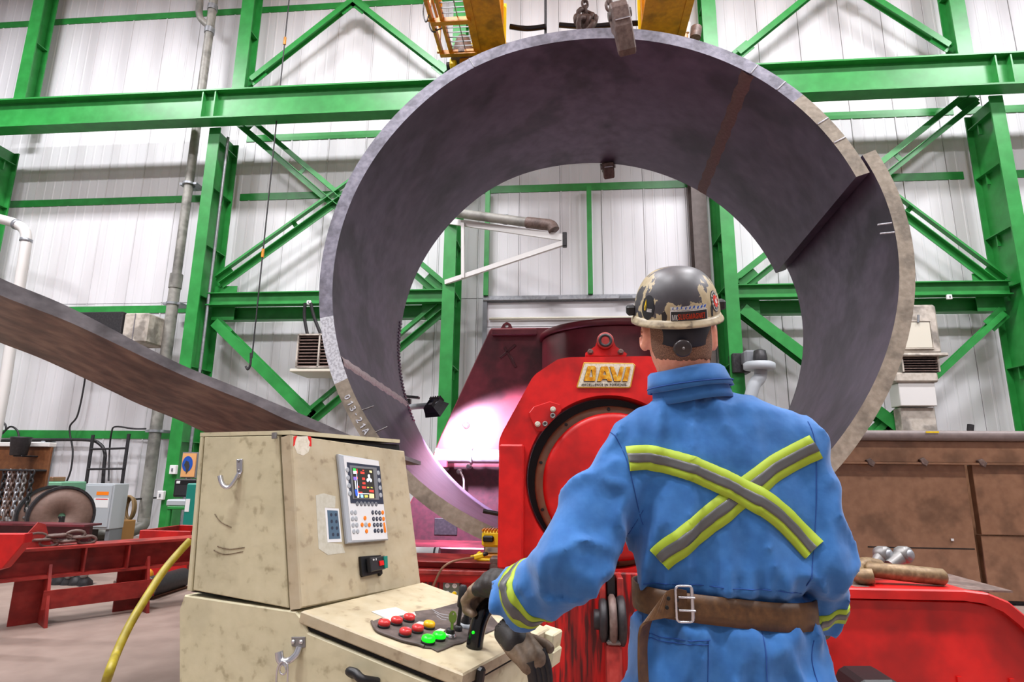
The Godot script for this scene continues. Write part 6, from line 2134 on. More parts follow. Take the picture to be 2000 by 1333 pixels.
	box2(st, Vector3(-11.208, 0, -12.35), Vector3(-11.125, 1.929, -12.15), 0.01)
	solo("door_frame_post", st, M.light_grey, "pale grey frame post against the wall beside the brown tool board", "post")
	st = mb()
	box2(st, Vector3(-11.078, 0, -12.35), Vector3(-11.031, 1.929, -12.2), 0.01)
	solo("door_frame_post", st, M.mid_grey, "slim dark frame post against the wall above the green machine cabinet", "post")
	# hanging hose coil and carton
	t = thing("hose_coil", "tan hose coil hanging on the wall beside the downpipe", "hose", Vector3(-8.508, 0.402, -11.6))
	for k in 3:
		var pts := []
		for i in 18:
			var w := TAU * i / 18
			pts.append(Vector3(-8.539, 0.605, -11.6) + Vector3(cos(w) * (0.09 + 0.015 * k), sin(w) * (0.2 + 0.02 * k), 0.05 * k))
		st = mb()
		ring_tube(st, pts, 0.026, 8)
		obj("loop", st, M.hose_tan, t)
	tubes("hook", [Vector3(-8.492, 0.785, -11.5), Vector3(-8.492, 0.785, -11.5) + Vector3(0, 0, -0.85)], 0.02, M.dark_steel, t, 6)
	t = thing("carton", "small tan carton on the floor beneath the hose coil", "box", Vector3(-9.352, 0, -12.507))
	boxes("body", Vector3(-8.522, 0.0, -11.4), Vector3(-8.255, 0.414, -11.0), M.carton, t)
	boxes("tape", Vector3(-8.398 - 0.02, 0.1, -11.0), Vector3(-8.398 + 0.02, 0.414, -10.996), M.off_white, t, 0.0)
	# workstation at the column
	var wx0: float = -6.456
	var wx1: float = -5.942
	t = thing("tool_cart", "green steel cart with a shelf at the foot of the braced bay column", "cart", Vector3(-7.631, 0, -11.861))
	var wt: float = 0.787
	boxes("top", Vector3(wx0, wt - 0.05, -10.2), Vector3(wx1, wt, -9.6), M.green, t)
	for q in [[wx0 + 0.03, -9.64], [wx1 - 0.03, -9.64], [wx0 + 0.03, -10.16], [wx1 - 0.03, -10.16]]:
		boxes("leg", Vector3(q[0] - 0.03, 0, q[1] - 0.03), Vector3(q[0] + 0.03, wt - 0.05, q[1] + 0.03), M.green, t)
	boxes("lower_shelf", Vector3(wx0, 0.25, -10.2), Vector3(wx1, 0.29, -9.6), M.green, t)
	boxes("back_panel", Vector3(wx0 + 0.06, 0.3, -10.18), Vector3(wx1, wt - 0.06, -10.15), M.black, t)
	t = thing("monitor", "dark monitor with a pale keyboard tray on the green cart", "monitor", Vector3(wx0 + 0.2, wt, -9.9))
	boxes("case", Vector3(-6.553, 0.921, -10.1), Vector3(-6.159, 1.218, -9.85), M.black, t, 0.02)
	boxes("screen", Vector3(-6.517, 0.954, -9.85), Vector3(-6.195, 1.119, -9.845), M.switch_grey, t, 0.0)
	boxes("label", Vector3(-6.507, 1.143, -9.85), Vector3(-6.444, 1.185, -9.845), M.white, t, 0.0)
	boxes("keyboard_tray", Vector3(-6.499, wt, -10.0), Vector3(-6.128, 0.893, -9.62), M.light_grey, t, 0.02)
	t = thing("poster", "small orange poster with a dark figure on a blue oval, above the monitor", "poster", Vector3(-6.791, 1.242, -10.6))
	var p0: Vector3 = Vector3(-6.947, 1.24, -10.6)
	var p1: Vector3 = Vector3(-6.689, 1.66, -10.6)
	boxes("sheet", Vector3(p0.x, p0.y, -10.62), Vector3(p1.x, p1.y, -10.6), M.poster_tan, t, 0.0)
	boxes("backing_frame", Vector3(p0.x - 0.02, p0.y - 0.02, -10.65), Vector3(p1.x + 0.02, p1.y + 0.02, -10.62), M.mid_grey, t, 0.0)
	boxes("post", Vector3((p0.x + p1.x) / 2 - 0.03, 0, -10.7), Vector3((p0.x + p1.x) / 2 + 0.03, p1.y, -10.65), M.mid_grey, t, 0.0)
	var pc := (p0 + p1) / 2
	st = mb()
	prism(st, ngon(0.1, 20, 0.0, Vector2(pc.x - 0.02, pc.y + 0.02), 0.14), at_z(-10.6), 0.004)
	obj("blue_oval", st, M.blue_ink, t)
	st = mb()
	prism(st, PackedVector2Array([Vector2(pc.x - 0.05, pc.y + 0.08), Vector2(pc.x + 0.0, pc.y + 0.06), Vector2(pc.x + 0.03, pc.y - 0.02), Vector2(pc.x + 0.01, pc.y - 0.1), Vector2(pc.x - 0.02, pc.y - 0.16), Vector2(pc.x - 0.04, pc.y - 0.06), Vector2(pc.x - 0.08, pc.y)]), at_z(-10.596), 0.004)
	obj("dark_figure", st, M.ink, t)
	# teal gas rack at the console edge
	t = thing("teal_locker", "teal green locker with a white notice, half hidden by the console", "locker", Vector3(-7.441, 0, -11.898))
	var q0: Vector3 = Vector3(-5.909, 0.738, -9.2)
	var q1: Vector3 = Vector3(-5.612, 1.165, -9.2)
	boxes("body", Vector3(q0.x, 0.02, -9.5), Vector3(q1.x, q1.y, -9.2), M.teal, t, 0.02)
	boxes("notice", Vector3(q0.x + 0.02, 0.738, -9.2), Vector3(q0.x + 0.09, 0.929, -9.195), M.white, t, 0.0)
	for q in [["white switch box on the column flange beside the poster", Vector3(-7.559, 1.363, -11.3)], ["white outlet box low on the column flange beside the green cart", Vector3(-7.742, 0.881, -11.3)]]:
		st = mb()
		box(st, q[1] + Vector3(0, 0, 0.0), Vector3(0.13, 0.17, 0.08), Basis(), 0.01)
		t = thing("switch_box", q[0], "switch box", q[1])
		obj("case", st, M.white, t)
		st = mb()
		box(st, q[1] + Vector3(0, 0, 0.045), Vector3(0.03, 0.06, 0.02), Basis(), 0.004)
		obj("switch", st, M.mid_grey, t)
	# yellow air hose from the console to the floor
	t = thing("air_hose", "yellow air hose running from behind the console down across the floor", "hose", Vector3(-2.699, 0, -3.477))
	tubes("hose", curve([Vector3(-1.46, 1.125, -2.341), Vector3(-1.482, 1.075, -2.299), Vector3(-1.481, 1.025, -2.227), Vector3(-1.474, 0.953, -2.141), Vector3(-1.464, 0.887, -2.064), Vector3(-1.451, 0.815, -1.998), Vector3(-1.437, 0.735, -1.945), Vector3(-2.242, 0.2, -2.988)]) + [Vector3(-2.509, 0.022, -3.248), Vector3(-2.507, 0.022, -2.973)], 0.0138, M.hose_yellow, t, 12)


# ---------------------------------------------------------------- right of the machine
func build_right_side() -> void:
	# red side frame with an overhanging lip
	var z := -3.0
	var t := thing("red_side_frame", "low bright red steel side frame with a rounded lipped top, behind the operator's hip", "machine frame", Vector3(1.6, 0, -3.2))
	var face := PackedVector2Array([Vector2(0.87, 0.851), Vector2(1.777, 0.855), Vector2(1.872, 0.84), Vector2(1.937, 0.808), Vector2(1.995, 0.743), Vector2(2.17, 0.549)])
	face.append(Vector2(face[-1].x, 0.02))
	face.append(Vector2(face[0].x, 0.02))
	var st := mb()
	prism(st, face, at_z(z - 0.5), 0.46, 0.004)
	obj("web_plate", st, M.red, t)
	var outer := [Vector3(0.858, 0.903, -3), Vector3(1.744, 0.91, -3), Vector3(1.842, 0.9, -3), Vector3(1.921, 0.868, -3), Vector3(1.987, 0.808, -3), Vector3(2.181, 0.604, -3)]
	var inner := [Vector3(0.855, 0.86, -3), Vector3(1.732, 0.867, -3), Vector3(1.819, 0.857, -3), Vector3(1.89, 0.826, -3), Vector3(1.949, 0.774, -3), Vector3(2.143, 0.571, -3)]
	var rings := []
	for i in outer.size():
		var o: Vector3 = outer[i]
		var q: Vector3 = inner[i]
		rings.append(PackedVector3Array([o + Vector3(0, 0, -0.01), o + Vector3(0, 0, -0.52), q + Vector3(0, 0, -0.52), q, o + (q - o) * 0.15]))
	st = mb()
	loft(st, rings, false)
	obj("top_lip", st, M.red, t)
	st = mb()
	box2(st, Vector3(1.297, outer[0].y - 0.004, -3.5), Vector3(1.967, outer[0].y + 0.004, -3.04))
	obj("wear_plate", st, M.rust_steel, t)
	for k in 3:
		st = mb()
		var x: float = [1.345, 1.691, 1.904][k]
		box2(st, Vector3(x - 0.01, 0.02, z - 0.04), Vector3(x + 0.01, 0.55, z - 0.03))
		obj("weld_rib", st, M.red, t)
	# black pedal at the bottom edge
	st = mb()
	prism(st, PackedVector2Array([Vector2(1.079, 0.587), Vector2(1.099, 0.624), Vector2(1.123, 0.638), Vector2(1.225, 0.642), Vector2(1.248, 0.631), Vector2(1.259, 0.594)]), at_z(-2.82), 0.2, 0.015)
	var pb := thing("black_cover", "black rounded cover at the foot of the red side frame", "cover", Vector3(1.161, 0.491, -2.7))
	obj("cover", st, M.black, pb)
	st = mb()
	var pw: Vector3 = Vector3(1.181, 0.593, -2.72)
	box2(st, Vector3(pw.x - 0.1, 0, -2.8), Vector3(pw.x + 0.1, pw.y, -2.66), 0.01)
	obj("pedestal", st, M.black, pb)
	# big shackle lying on it
	var ty: float = outer[0].y + 0.005
	t = thing("bow_shackle", "large worn brass coloured shackle with grey pin lying on the red side frame", "shackle", Vector3(1.6, ty, -3.25))
	var bow := curve([Vector3(1.512, 0.965, -3.26), Vector3(1.433, 0.978, -3.22), Vector3(1.366, 0.962, -3.16), Vector3(1.351, 0.944, -3.1), Vector3(1.399, 0.948, -3.08)])
	for i in bow.size():
		bow[i].y = maxf(bow[i].y, ty + 0.032)
	st = mb()
	tube(st, bow, 0.036, 16)
	obj("bow", st, M.brass_worn, t)
	st = mb()
	var pin0: Vector3 = Vector3(1.395, 0.97, -3.14)
	var pin1: Vector3 = Vector3(1.728, 0.947, -3.1)
	pin0.y = maxf(pin0.y, ty + 0.06)
	pin1.y = maxf(pin1.y, ty + 0.037)
	tube(st, [pin0, pin0.lerp(pin1, 0.03), pin0.lerp(pin1, 0.5), pin0.lerp(pin1, 0.96), pin1], [0.02, 0.034, 0.038, 0.037, 0.024], 20)
	obj("shackle_body", st, M.brass_worn, t)
	for q in [[Vector3(1.556, 1.018, -3.3), Vector3(1.512, 0.972, -3.28)], [Vector3(1.643, 1.022, -3.28), Vector3(1.56, 0.972, -3.25)]]:
		st = mb()
		lathe(st, [Vector2(0.014, -0.03), Vector2(0.034, -0.03), Vector2(0.04, -0.015), Vector2(0.04, 0.02), Vector2(0.034, 0.032), Vector2(0.018, 0.034)], along(Vector3(0.65, 0.1, 1), q[0]), 22)
		tube(st, [q[0], q[1]], [0.036, 0.028], 14)
		obj("shackle_eye", st, M.steel, t)
		st = mb()
		lathe(st, [Vector2(0.026, 0.03), Vector2(0.022, 0.042), Vector2(0.008, 0.044)], along(Vector3(0.65, 0.1, 1), q[0]), 18)
		obj("pin_head", st, M.zinc, t)
	# brown plate wall behind
	z = -7.6
	t = thing("brown_tank", "long brown painted steel tank with lugs and top rail behind the red side frame", "tank", Vector3(5.0, 0, -7.8))
	var x0: float = 2.396
	var x1 := 9.5
	var yt: float = 1.807
	var yl: float = 1.533
	var gx: float = 4.678
	boxes("side_panel", Vector3(x0, 0.05, -7.75), Vector3(gx - 0.04, yl, -7.66), M.brown_paint, t, 0.004)
	boxes("side_panel", Vector3(gx + 0.02, 0.758, -7.72), Vector3(x1, yl, -7.63), M.brown_paint, t, 0.004)
	boxes("side_panel", Vector3(gx + 0.02, 0.05, -7.74), Vector3(x1, 0.747, -7.65), M.brown_paint, t, 0.004)
	boxes("gap_post", Vector3(gx - 0.04, 0.05, -7.9), Vector3(gx + 0.02, yl, -7.8), M.gap, t, 0.0)
	boxes("crease", Vector3(3.457, 0.59, -7.66), Vector3(gx - 0.06, 0.601, -7.655), M.gap, t, 0.0)
	boxes("upper_band", Vector3(x0, yl + 0.02, -7.7), Vector3(x1, yt, -7.6), M.brown_paint, t, 0.01)
	boxes("band_lip", Vector3(x0, yl, -7.7), Vector3(x1, yl + 0.025, -7.56), M.brown_paint, t, 0.004)
	boxes("back_wall", Vector3(x0, 0.05, -8.6), Vector3(x1, yt, -8.55), M.brown_paint, t, 0.0)
	for x in [x0, x1]:
		boxes("end_wall", Vector3(x - 0.03, 0.05, -8.6), Vector3(x + 0.03, yt, -7.62), M.brown_paint, t, 0.0)
	st = mb()
	prism(st, round_rect(0.2, 0.119, 0.05), Transform3D(Basis(Vector3.BACK, Vector3.UP, Vector3.LEFT), Vector3(x1, (yt + 1.926) / 2, -7.62)), x1 - x0, 0.0, true)
	obj("top_rail", st, M.rail_grey, t)
	for p in [Vector3(3.549, 1.549, -7.5), Vector3(4.142, 1.561, -7.5), Vector3(4.778, 1.555, -7.5)]:
		st = mb()
		prism(st, PackedVector2Array([Vector2(-0.05, 0.03), Vector2(0.0, 0.05), Vector2(0.05, 0.0), Vector2(0.02, -0.05), Vector2(-0.03, -0.02)]), Transform3D(Basis(), Vector3(p.x, p.y, -7.6)), 0.05, 0.006)
		obj("lug", st, M.rust_steel, t)
	st = mb()
	rod(st, Vector3(4.721, 1.927, -7.6), Vector3(4.736, 1.999, -7.6), 0.035, 12)
	obj("rail_knob", st, M.dark_steel, t)
	st = mb()
	box2(st, Vector3(4.175, 1.895, -7.515), Vector3(4.319, 1.913, -7.505))
	obj("yellow_mark", st, M.yellow, t)
	for q in [[0.0], [1.0]]:
		boxes("skid", Vector3(x0, 0.0, -8.5 + q[0] * 0.7), Vector3(x1, 0.06, -8.3 + q[0] * 0.6), M.dark_steel, t, 0.0)
	# white fleck tag on the panel
	st = mb()
	box2(st, Vector3(4.37, 0.681, -7.655), Vector3(4.4, 0.705, -7.645))
	obj("paint_fleck", st, M.white, t)


# ---------------------------------------------------------------- meshing of smooth fields
# surface nets over the cells where the field changes sign; coarse blocks far from the surface are skipped
func nets(st: SurfaceTool, f: Callable, lo: Vector3, hi: Vector3, cell: float, reach := 1.6) -> void:
	var n := Vector3i(((hi - lo) / cell).ceil()) + Vector3i.ONE
	var b := 4
	var val := PackedFloat32Array()
	val.resize(n.x * n.y * n.z)
	val.fill(1.0)
	var near := cell * b * 0.87 * reach
	for bz in range(0, n.z, b):
		for by in range(0, n.y, b):
			for bx in range(0, n.x, b):
				var c: Vector3 = lo + Vector3(bx + b * 0.5, by + b * 0.5, bz + b * 0.5) * cell
				var d: float = f.call(c)
				if absf(d) > near * 1.35:
					if d < 0.0:
						for z in range(bz, mini(bz + b, n.z)):
							for y in range(by, mini(by + b, n.y)):
								for x in range(bx, mini(bx + b, n.x)):
									val[x + n.x * (y + n.y * z)] = -1.0
					continue
				for z in range(bz, mini(bz + b, n.z)):
					for y in range(by, mini(by + b, n.y)):
						for x in range(bx, mini(bx + b, n.x)):
							val[x + n.x * (y + n.y * z)] = f.call(lo + Vector3(x, y, z) * cell)
	var at := {}
	var sx := 1
	var sy := n.x
	var sz := n.x * n.y
	for z in n.z - 1:
		for y in n.y - 1:
			var row := sy * y + sz * z
			for x in n.x - 1:
				var i := row + x
				var v := [val[i], val[i + 1], val[i + sy], val[i + sy + 1], val[i + sz], val[i + sz + 1], val[i + sz + sy], val[i + sz + sy + 1]]
				var m := 0
				for k in 8:
					if v[k] < 0.0:
						m |= 1 << k
				if m == 0 or m == 255:
					continue
				var sum := Vector3.ZERO
				var cnt := 0
				for e in [[0, 1], [2, 3], [4, 5], [6, 7], [0, 2], [1, 3], [4, 6], [5, 7], [0, 4], [1, 5], [2, 6], [3, 7]]:
					var p: float = v[e[0]]
					var q: float = v[e[1]]
					if (p < 0.0) != (q < 0.0):
						var t := p / (p - q)
						var a := Vector3(e[0] & 1, (e[0] >> 1) & 1, e[0] >> 2)
						var c := Vector3(e[1] & 1, (e[1] >> 1) & 1, e[1] >> 2)
						sum += a.lerp(c, t)
						cnt += 1
				at[i] = lo + (Vector3(x, y, z) + sum / cnt) * cell
	st.set_smooth_group(1)
	for i in at:
		for q in [[sx, sy, sz], [sy, sz, sx], [sz, sx, sy]]:
			# edge from i along q[0], shared by four cells
			var j: int = i + q[0]
			if j >= val.size() or (val[i] < 0.0) == (val[j] < 0.0):
				continue
			var c0 = at.get(i - q[1] - q[2])
			var c1 = at.get(i - q[2])
			var c2 = at.get(i)
			var c3 = at.get(i - q[1])
			if c0 == null or c1 == null or c2 == null or c3 == null:
				continue
			var quad := [c0, c1, c2, c3] if val[i] < 0.0 else [c3, c2, c1, c0]
			for k in [0, 2, 1, 0, 3, 2]:
				st.add_vertex(quad[k])


func smin(a: float, b: float, k: float) -> float:
	var h := clampf(0.5 + 0.5 * (b - a) / k, 0.0, 1.0)
	return lerpf(b, a, h) - k * h * (1.0 - h)


func cap(p: Vector3, a: Vector3, b: Vector3, ra: float, rb: float) -> float:
	var ab: Vector3 = b - a
	var t := clampf((p - a).dot(ab) / ab.length_squared(), 0.0, 1.0)
	return p.distance_to(a + ab * t) - lerpf(ra, rb, t)


func ell(p: Vector3, c: Vector3, r: Vector3) -> float:
	var q := (p - c) / r
	var l := q.length()
	return (l - 1.0) * minf(r.x, minf(r.y, r.z)) if l > 0.001 else -minf(r.x, minf(r.y, r.z))


# ---------------------------------------------------------------- the operator
const TORSO := [[0.86, 0.361, 0.225, 0.150, -1.56], [0.931, 0.361, 0.232, 0.155, -1.56], [0.865, 0.366, 0.232, 0.155, -1.56], [1.05, 0.364, 0.208, 0.142, -1.56], [1.09, 0.362, 0.188, 0.125, -1.56], [1.122, 0.365, 0.186, 0.122, -1.56], [1.15, 0.363, 0.205, 0.136, -1.555], [1.195, 0.363, 0.218, 0.140, -1.555], [1.312, 0.369, 0.222, 0.138, -1.555], [1.432, 0.377, 0.214, 0.128, -1.555], [1.494, 0.381, 0.190, 0.112, -1.55], [1.54, 0.385, 0.150, 0.095, -1.545], [1.58, 0.34, 0.10, 0.075, -1.54]]
const SH_L := Vector3(0.160, 1.452, -1.53)
const EL_L := Vector3(0.014, 1.192, -1.475)
const CF_L := Vector3(-0.140, 1.080, -1.60)
const SH_R := Vector3(0.556, 1.462, -1.53)
const EL_R := Vector3(0.572, 1.215, -1.50)
const CF_R := Vector3(0.592, 1.062, -1.62)
const NECK := Vector3(0.296, 1.60, -1.53)
var fold := FastNoiseLite.new()
var table := PackedFloat32Array()


func torso_row(y: float) -> Array:
	var k := 0
	while k < TORSO.size() - 2 and y > TORSO[k + 1][0]:
		k += 1
	var a: Array = TORSO[k]
	var b: Array = TORSO[k + 1]
	var t := clampf((y - a[0]) / (b[0] - a[0]), 0.0, 1.0)
	t = t * t * (3.0 - 2.0 * t) * 0.5 + t * 0.5
	return [lerpf(a[1], b[1], t), lerpf(a[2], b[2], t), lerpf(a[3], b[3], t), lerpf(a[4], b[4], t)]


func coverall(p: Vector3) -> float:
	# trunk from the table of sections
	var iy := clampi(int((p.y - 0.86) / 0.005), 0, 143) * 4
	var qx := absf(p.x - table[iy]) / table[iy + 1]
	var qz := absf(p.z - table[iy + 3]) / table[iy + 2]
	var l := pow(pow(qx, 2.5) + pow(qz, 2.5), 0.4)
	var d := (l - 1.0) * table[iy + 2]
	d = maxf(d, p.y - 1.565)
	d = maxf(d, 0.87 - p.y)
	if p.y > 1.3:
		d = smin(d, cap(p, Vector3(0.275, 1.545, -1.535), Vector3(0.172, 1.466, -1.53), 0.062, 0.070), 0.045)
		d = smin(d, cap(p, Vector3(0.36, 1.552, -1.535), Vector3(0.548, 1.474, -1.53), 0.062, 0.070), 0.045)
	# sleeves
	d = smin(d, minf(cap(p, SH_L, EL_L, 0.073, 0.083), smin(cap(p, SH_L.lerp(EL_L, 0.45) + Vector3(-0.028, 0.004, 0), EL_L + Vector3(-0.004, 0.02, 0), 0.076, 0.090), cap(p, EL_L, CF_L, 0.084, 0.074), 0.03)), 0.03)
	d = smin(d, smin(cap(p, SH_R, EL_R, 0.072, 0.066), cap(p, EL_R, CF_R, 0.068, 0.056), 0.03), 0.022)
	# open cuffs
	var fl := (CF_L - EL_L).normalized()
	var fr := (CF_R - EL_R).normalized()
	if p.distance_to(CF_L) < 0.2:
		d = maxf(d, (p - CF_L).dot(fl))
	if p.distance_to(CF_R) < 0.16:
		d = maxf(d, (p - CF_R).dot(fr) - 0.01)
	# trousers
	if p.y < 1.0:
		d = smin(d, cap(p, Vector3(0.255, 0.9, -1.56), Vector3(0.25, 0.5, -1.57), 0.118, 0.088), 0.05)
		d = smin(d, cap(p, Vector3(0.475, 0.9, -1.56), Vector3(0.48, 0.5, -1.57), 0.118, 0.088), 0.05)
		d = smin(d, cap(p, Vector3(0.25, 0.5, -1.57), Vector3(0.25, 0.1, -1.56), 0.088, 0.085), 0.03)
		d = smin(d, cap(p, Vector3(0.48, 0.5, -1.57), Vector3(0.48, 0.1, -1.56), 0.088, 0.085), 0.03)
	if d > 0.03 or d < -0.03:
		return d
	# folds of the cloth
	var up := smoothstep(1.12, 1.2, p.y)
	var n := 0.0
	if p.y > 1.13:
		var on_arm := smoothstep(0.17, 0.12, p.x) + smoothstep(0.575, 0.60, p.x)
		var lowb := smoothstep(1.45, 1.18, p.y)
		n += (0.011 + 0.015 * lowb) * (1.0 - clampf(on_arm, 0, 1)) * crease(p.x * 52.0 + (p.x - 0.37) * (1.5 - p.y) * -70.0, p.y * 9.0, p.z * 12.0)
		n += 0.018 * clampf(on_arm, 0, 1) * crease(p.x * 26.0 - p.y * 18.0, p.y * 26.0 + p.x * 18.0, p.z * 18.0)
		n += 0.004 * smoothstep(1.24, 1.15, p.y) * sin(p.x * 150.0 + 2.5 * fold.get_noise_2d(p.x * 40.0, 3.0))
	else:
		n += 0.015 * crease(p.x * 45.0, p.y * 22.0, p.z * 18.0) + 0.0035 * smoothstep(1.0, 1.07, p.y) * sin(p.x * 130.0 + p.y * 12.0)
	return d - n


func crease(x: float, y: float, z: float) -> float:
	var v := fold.get_noise_3d(x, y, z)
	return 0.42 - minf(1.0, pow(absf(v) * 2.4, 0.8))


# the outline of the trunk alone at one height, out from c along dir
func trunk_meet(c: Vector3, dir: Vector3) -> Vector3:
	var r := torso_row(c.y)
	var qx: float = absf(dir.x) / r[1]
	var qz: float = absf(dir.z) / r[2]
	return Vector3(r[0], c.y, r[3]) + dir / pow(pow(qx, 2.5) + pow(qz, 2.5), 0.4)


func grad(p: Vector3) -> Vector3:
	var e := 0.004
	return Vector3(coverall(p + Vector3(e, 0, 0)) - coverall(p - Vector3(e, 0, 0)), coverall(p + Vector3(0, e, 0)) - coverall(p - Vector3(0, e, 0)), coverall(p + Vector3(0, 0, e)) - coverall(p - Vector3(0, 0, e))).normalized()


# first point of the coverall met from a along dir
func meet(a: Vector3, dir: Vector3, far := 0.5) -> Vector3:
	var t := 0.0
	for i in 70:
		var d := coverall(a + dir * t)
		if d < 0.0006:
			break
		t += clampf(d * 0.6, 0.0006, 0.02)
		if t > far:
			break
	return a + dir * t


# a strip laid on the cloth: rows of surface points, each row across the strip
func laid(st: SurfaceTool, rows: Array, lift: float) -> void:
	var rings := []
	for r in rows:
		var top := PackedVector3Array()
		var under := PackedVector3Array()
		for p in r:
			var g := grad(p)
			top.append(p + g * lift)
			under.append(p - g * 0.002)
		under.reverse()
		top.append_array(under)
		rings.append(top)
	loft(st, rings)


# centre line in x, y on the back, met from behind
func back_rows(path: Array, o0: float, o1: float, across := 5, per := 9) -> Array:
	var pts := []
	for p in path:
		pts.append(Vector3(p.x, p.y, 0))
	pts = curve(pts, per)
	var rows := []
	for i in pts.size():
		var d: Vector3 = (pts[mini(i + 1, pts.size() - 1)] - pts[maxi(i - 1, 0)]).normalized()
		var n := Vector3(-d.y, d.x, 0)
		var r := []
		for k in across:
			var q: Vector3 = pts[i] + n * lerpf(o0, o1, float(k) / (across - 1))
			r.append(meet(Vector3(q.x, q.y, -1.3), Vector3(0, 0, -1)))
		rows.append(r)
	return rows


# a band round an axis from a to b at share t
func band_rows(a: Vector3, b: Vector3, t0: float, t1: float, n := 40, r := 0.16, across := 3) -> Array:
	var d := (b - a).normalized()
	var x := d.cross(Vector3.UP).normalized() if absf(d.y) < 0.9 else d.cross(Vector3.BACK).normalized()
	var y := x.cross(d)
	var rows := []
	for i in n + 1:
		var w := TAU * i / n
		var dir := x * cos(w) + y * sin(w)
		var row := []
		for k in across:
			var c := a.lerp(b, lerpf(t0, t1, float(k) / (across - 1)))
			row.append(meet(c + dir * r, -dir, r))
		rows.append(row)
	return rows


func hi_vis(t: Node3D, called: String, maker: Callable, w: float) -> void:
	var root: MeshInstance3D = null
	for q in [[-w / 2, w / 2, M.hi_vis, 0.0026], [-w * 0.19, w * 0.19, M.reflective, 0.0042]]:
		var st := mb()
		laid(st, maker.call(q[0], q[1]), q[3])
		if root == null:
			root = obj(called, st, q[2], t)
		else:
			obj("silver_tape", st, q[2], root)


func seam(t: Node, path: Array, r := 0.0012) -> void:
	var st := mb()
	var pts := []
	for p in path:
		pts.append(Vector3(p.x, p.y, 0))
	var out := []
	for p in curve(pts, 5):
		var q: Vector3 = meet(Vector3(p.x, p.y, -1.28), Vector3(0, 0, -1))
		if absf(coverall(q)) < 0.004:
			out.append(q)
	tube(st, out, r, 5)
	obj("seam", st, M.cloth_seam, t)


func build_person() -> void:
	fold.seed = 5
	fold.noise_type = FastNoiseLite.TYPE_SIMPLEX_SMOOTH
	fold.frequency = 0.16
	fold.fractal_octaves = 2
	for i in 144:
		var r := torso_row(0.86 + i * 0.005)
		for v in r:
			table.append(v)
	var t := thing("person", "person in blue coveralls with crossed reflective stripes and hard hat, hand on the joystick", "person", Vector3(0.365, 0, -1.56))
	var st := mb()
	nets(st, coverall, Vector3(-0.27, 0.02, -1.78), Vector3(0.70, 1.66, -1.34), 0.0095)
	var suit := obj("coverall", st, M.cloth, t)
	for y in [0]:
		for x in [0.25, 0.48]:
			st = mb()
			var rings := []
			for q in [[0.0, 0.05, 0.0], [0.02, 0.056, 0.0], [0.06, 0.05, 0.02], [0.12, 0.045, 0.06]]:
				var ring := PackedVector3Array()
				for k in 20:
					var w := TAU * k / 20
					ring.append(Vector3(x + cos(w) * q[1], q[0], -1.6 + q[2] + sin(w) * (q[1] * 2.4 - q[2])))
				rings.append(ring)
			loft(st, rings)
			obj("boot", st, M.black, t)
	# crossing stripes on the back
	var w := 0.056
	var under := [Vector2(0.566, 1.463), Vector2(0.52, 1.441), Vector2(0.457, 1.408), Vector2(0.393, 1.361), Vector2(0.329, 1.312), Vector2(0.272, 1.267), Vector2(0.224, 1.23), Vector2(0.204, 1.211)]
	var over := [Vector2(0.143, 1.432), Vector2(0.195, 1.434), Vector2(0.268, 1.416), Vector2(0.334, 1.389), Vector2(0.398, 1.357), Vector2(0.461, 1.316), Vector2(0.503, 1.278), Vector2(0.537, 1.239)]
	hi_vis(t, "reflective_stripe", func(a, b): return back_rows(under, a, b), w)
	for q in [[-w / 2, w / 2, M.hi_vis, 0.0066], [-w * 0.19, w * 0.19, M.reflective, 0.0082]]:
		st = mb()
		laid(st, back_rows(over, q[0], q[1]), q[3])
		obj("reflective_stripe" if q[2] == M.hi_vis else "silver_tape", st, q[2], t)
	hi_vis(t, "sleeve_stripe", func(a, b): return band_rows(EL_L, CF_L, 0.70 + a * 3.6, 0.70 + b * 3.6, 64, 0.16, 5), w)
	hi_vis(t, "sleeve_stripe", func(a, b): return band_rows(EL_R, CF_R, 0.70 + a * 4.0, 0.70 + b * 4.0, 40, 0.08), w)
	# seams: yoke, armholes, waist, pocket
	for q in [[Vector2(0.106, 1.499), Vector2(0.118, 1.481), Vector2(0.134, 1.445), Vector2(0.147, 1.394), Vector2(0.161, 1.332), Vector2(0.175, 1.283)], [Vector2(0.563, 1.522), Vector2(0.565, 1.465), Vector2(0.561, 1.387), Vector2(0.55, 1.301), Vector2(0.535, 1.226), Vector2(0.517, 1.164)], [Vector2(0.12, 1.222), Vector2(0.15, 1.271), Vector2(0.176, 1.316)], [Vector2(0.17, 1.154), Vector2(0.256, 1.161), Vector2(0.353, 1.159), Vector2(0.448, 1.156), Vector2(0.508, 1.147)], [Vector2(0.166, 1.047), Vector2(0.229, 1.047), Vector2(0.301, 1.054)], [Vector2(0.166, 1.039), Vector2(0.228, 1.039), Vector2(0.297, 1.046)], [Vector2(0.297, 1.054), Vector2(0.295, 1.016), Vector2(0.29, 0.956)], [Vector2(0.174, 1.087), Vector2(0.166, 1.041), Vector2(0.163, 0.951)], [Vector2(0.411, 1.088), Vector2(0.412, 1.04), Vector2(0.408, 0.961)], [Vector2(0.528, 1.051), Vector2(0.519, 1.014), Vector2(0.521, 0.97)]]:
		seam(suit, q)
	build_collar(t)
	build_belt(t)
	build_head(t)
	build_hard_hat(t)
	# gloves
	glove(t, Vector3(-0.112, 1.104, -1.61), Vector3(-0.216, 1.098, -1.725), Vector3(-0.75, -0.35, -0.56), Vector3(0.62, 0.12, -0.78), 1.15, true)
	glove(t, Vector3(0.591, 1.075, -1.61), Vector3(0.598, 1.018, -1.69), Vector3(0.05, -0.62, -0.78), Vector3(-1, 0.1, 0), 0.55, false)
	build_spare_glove()


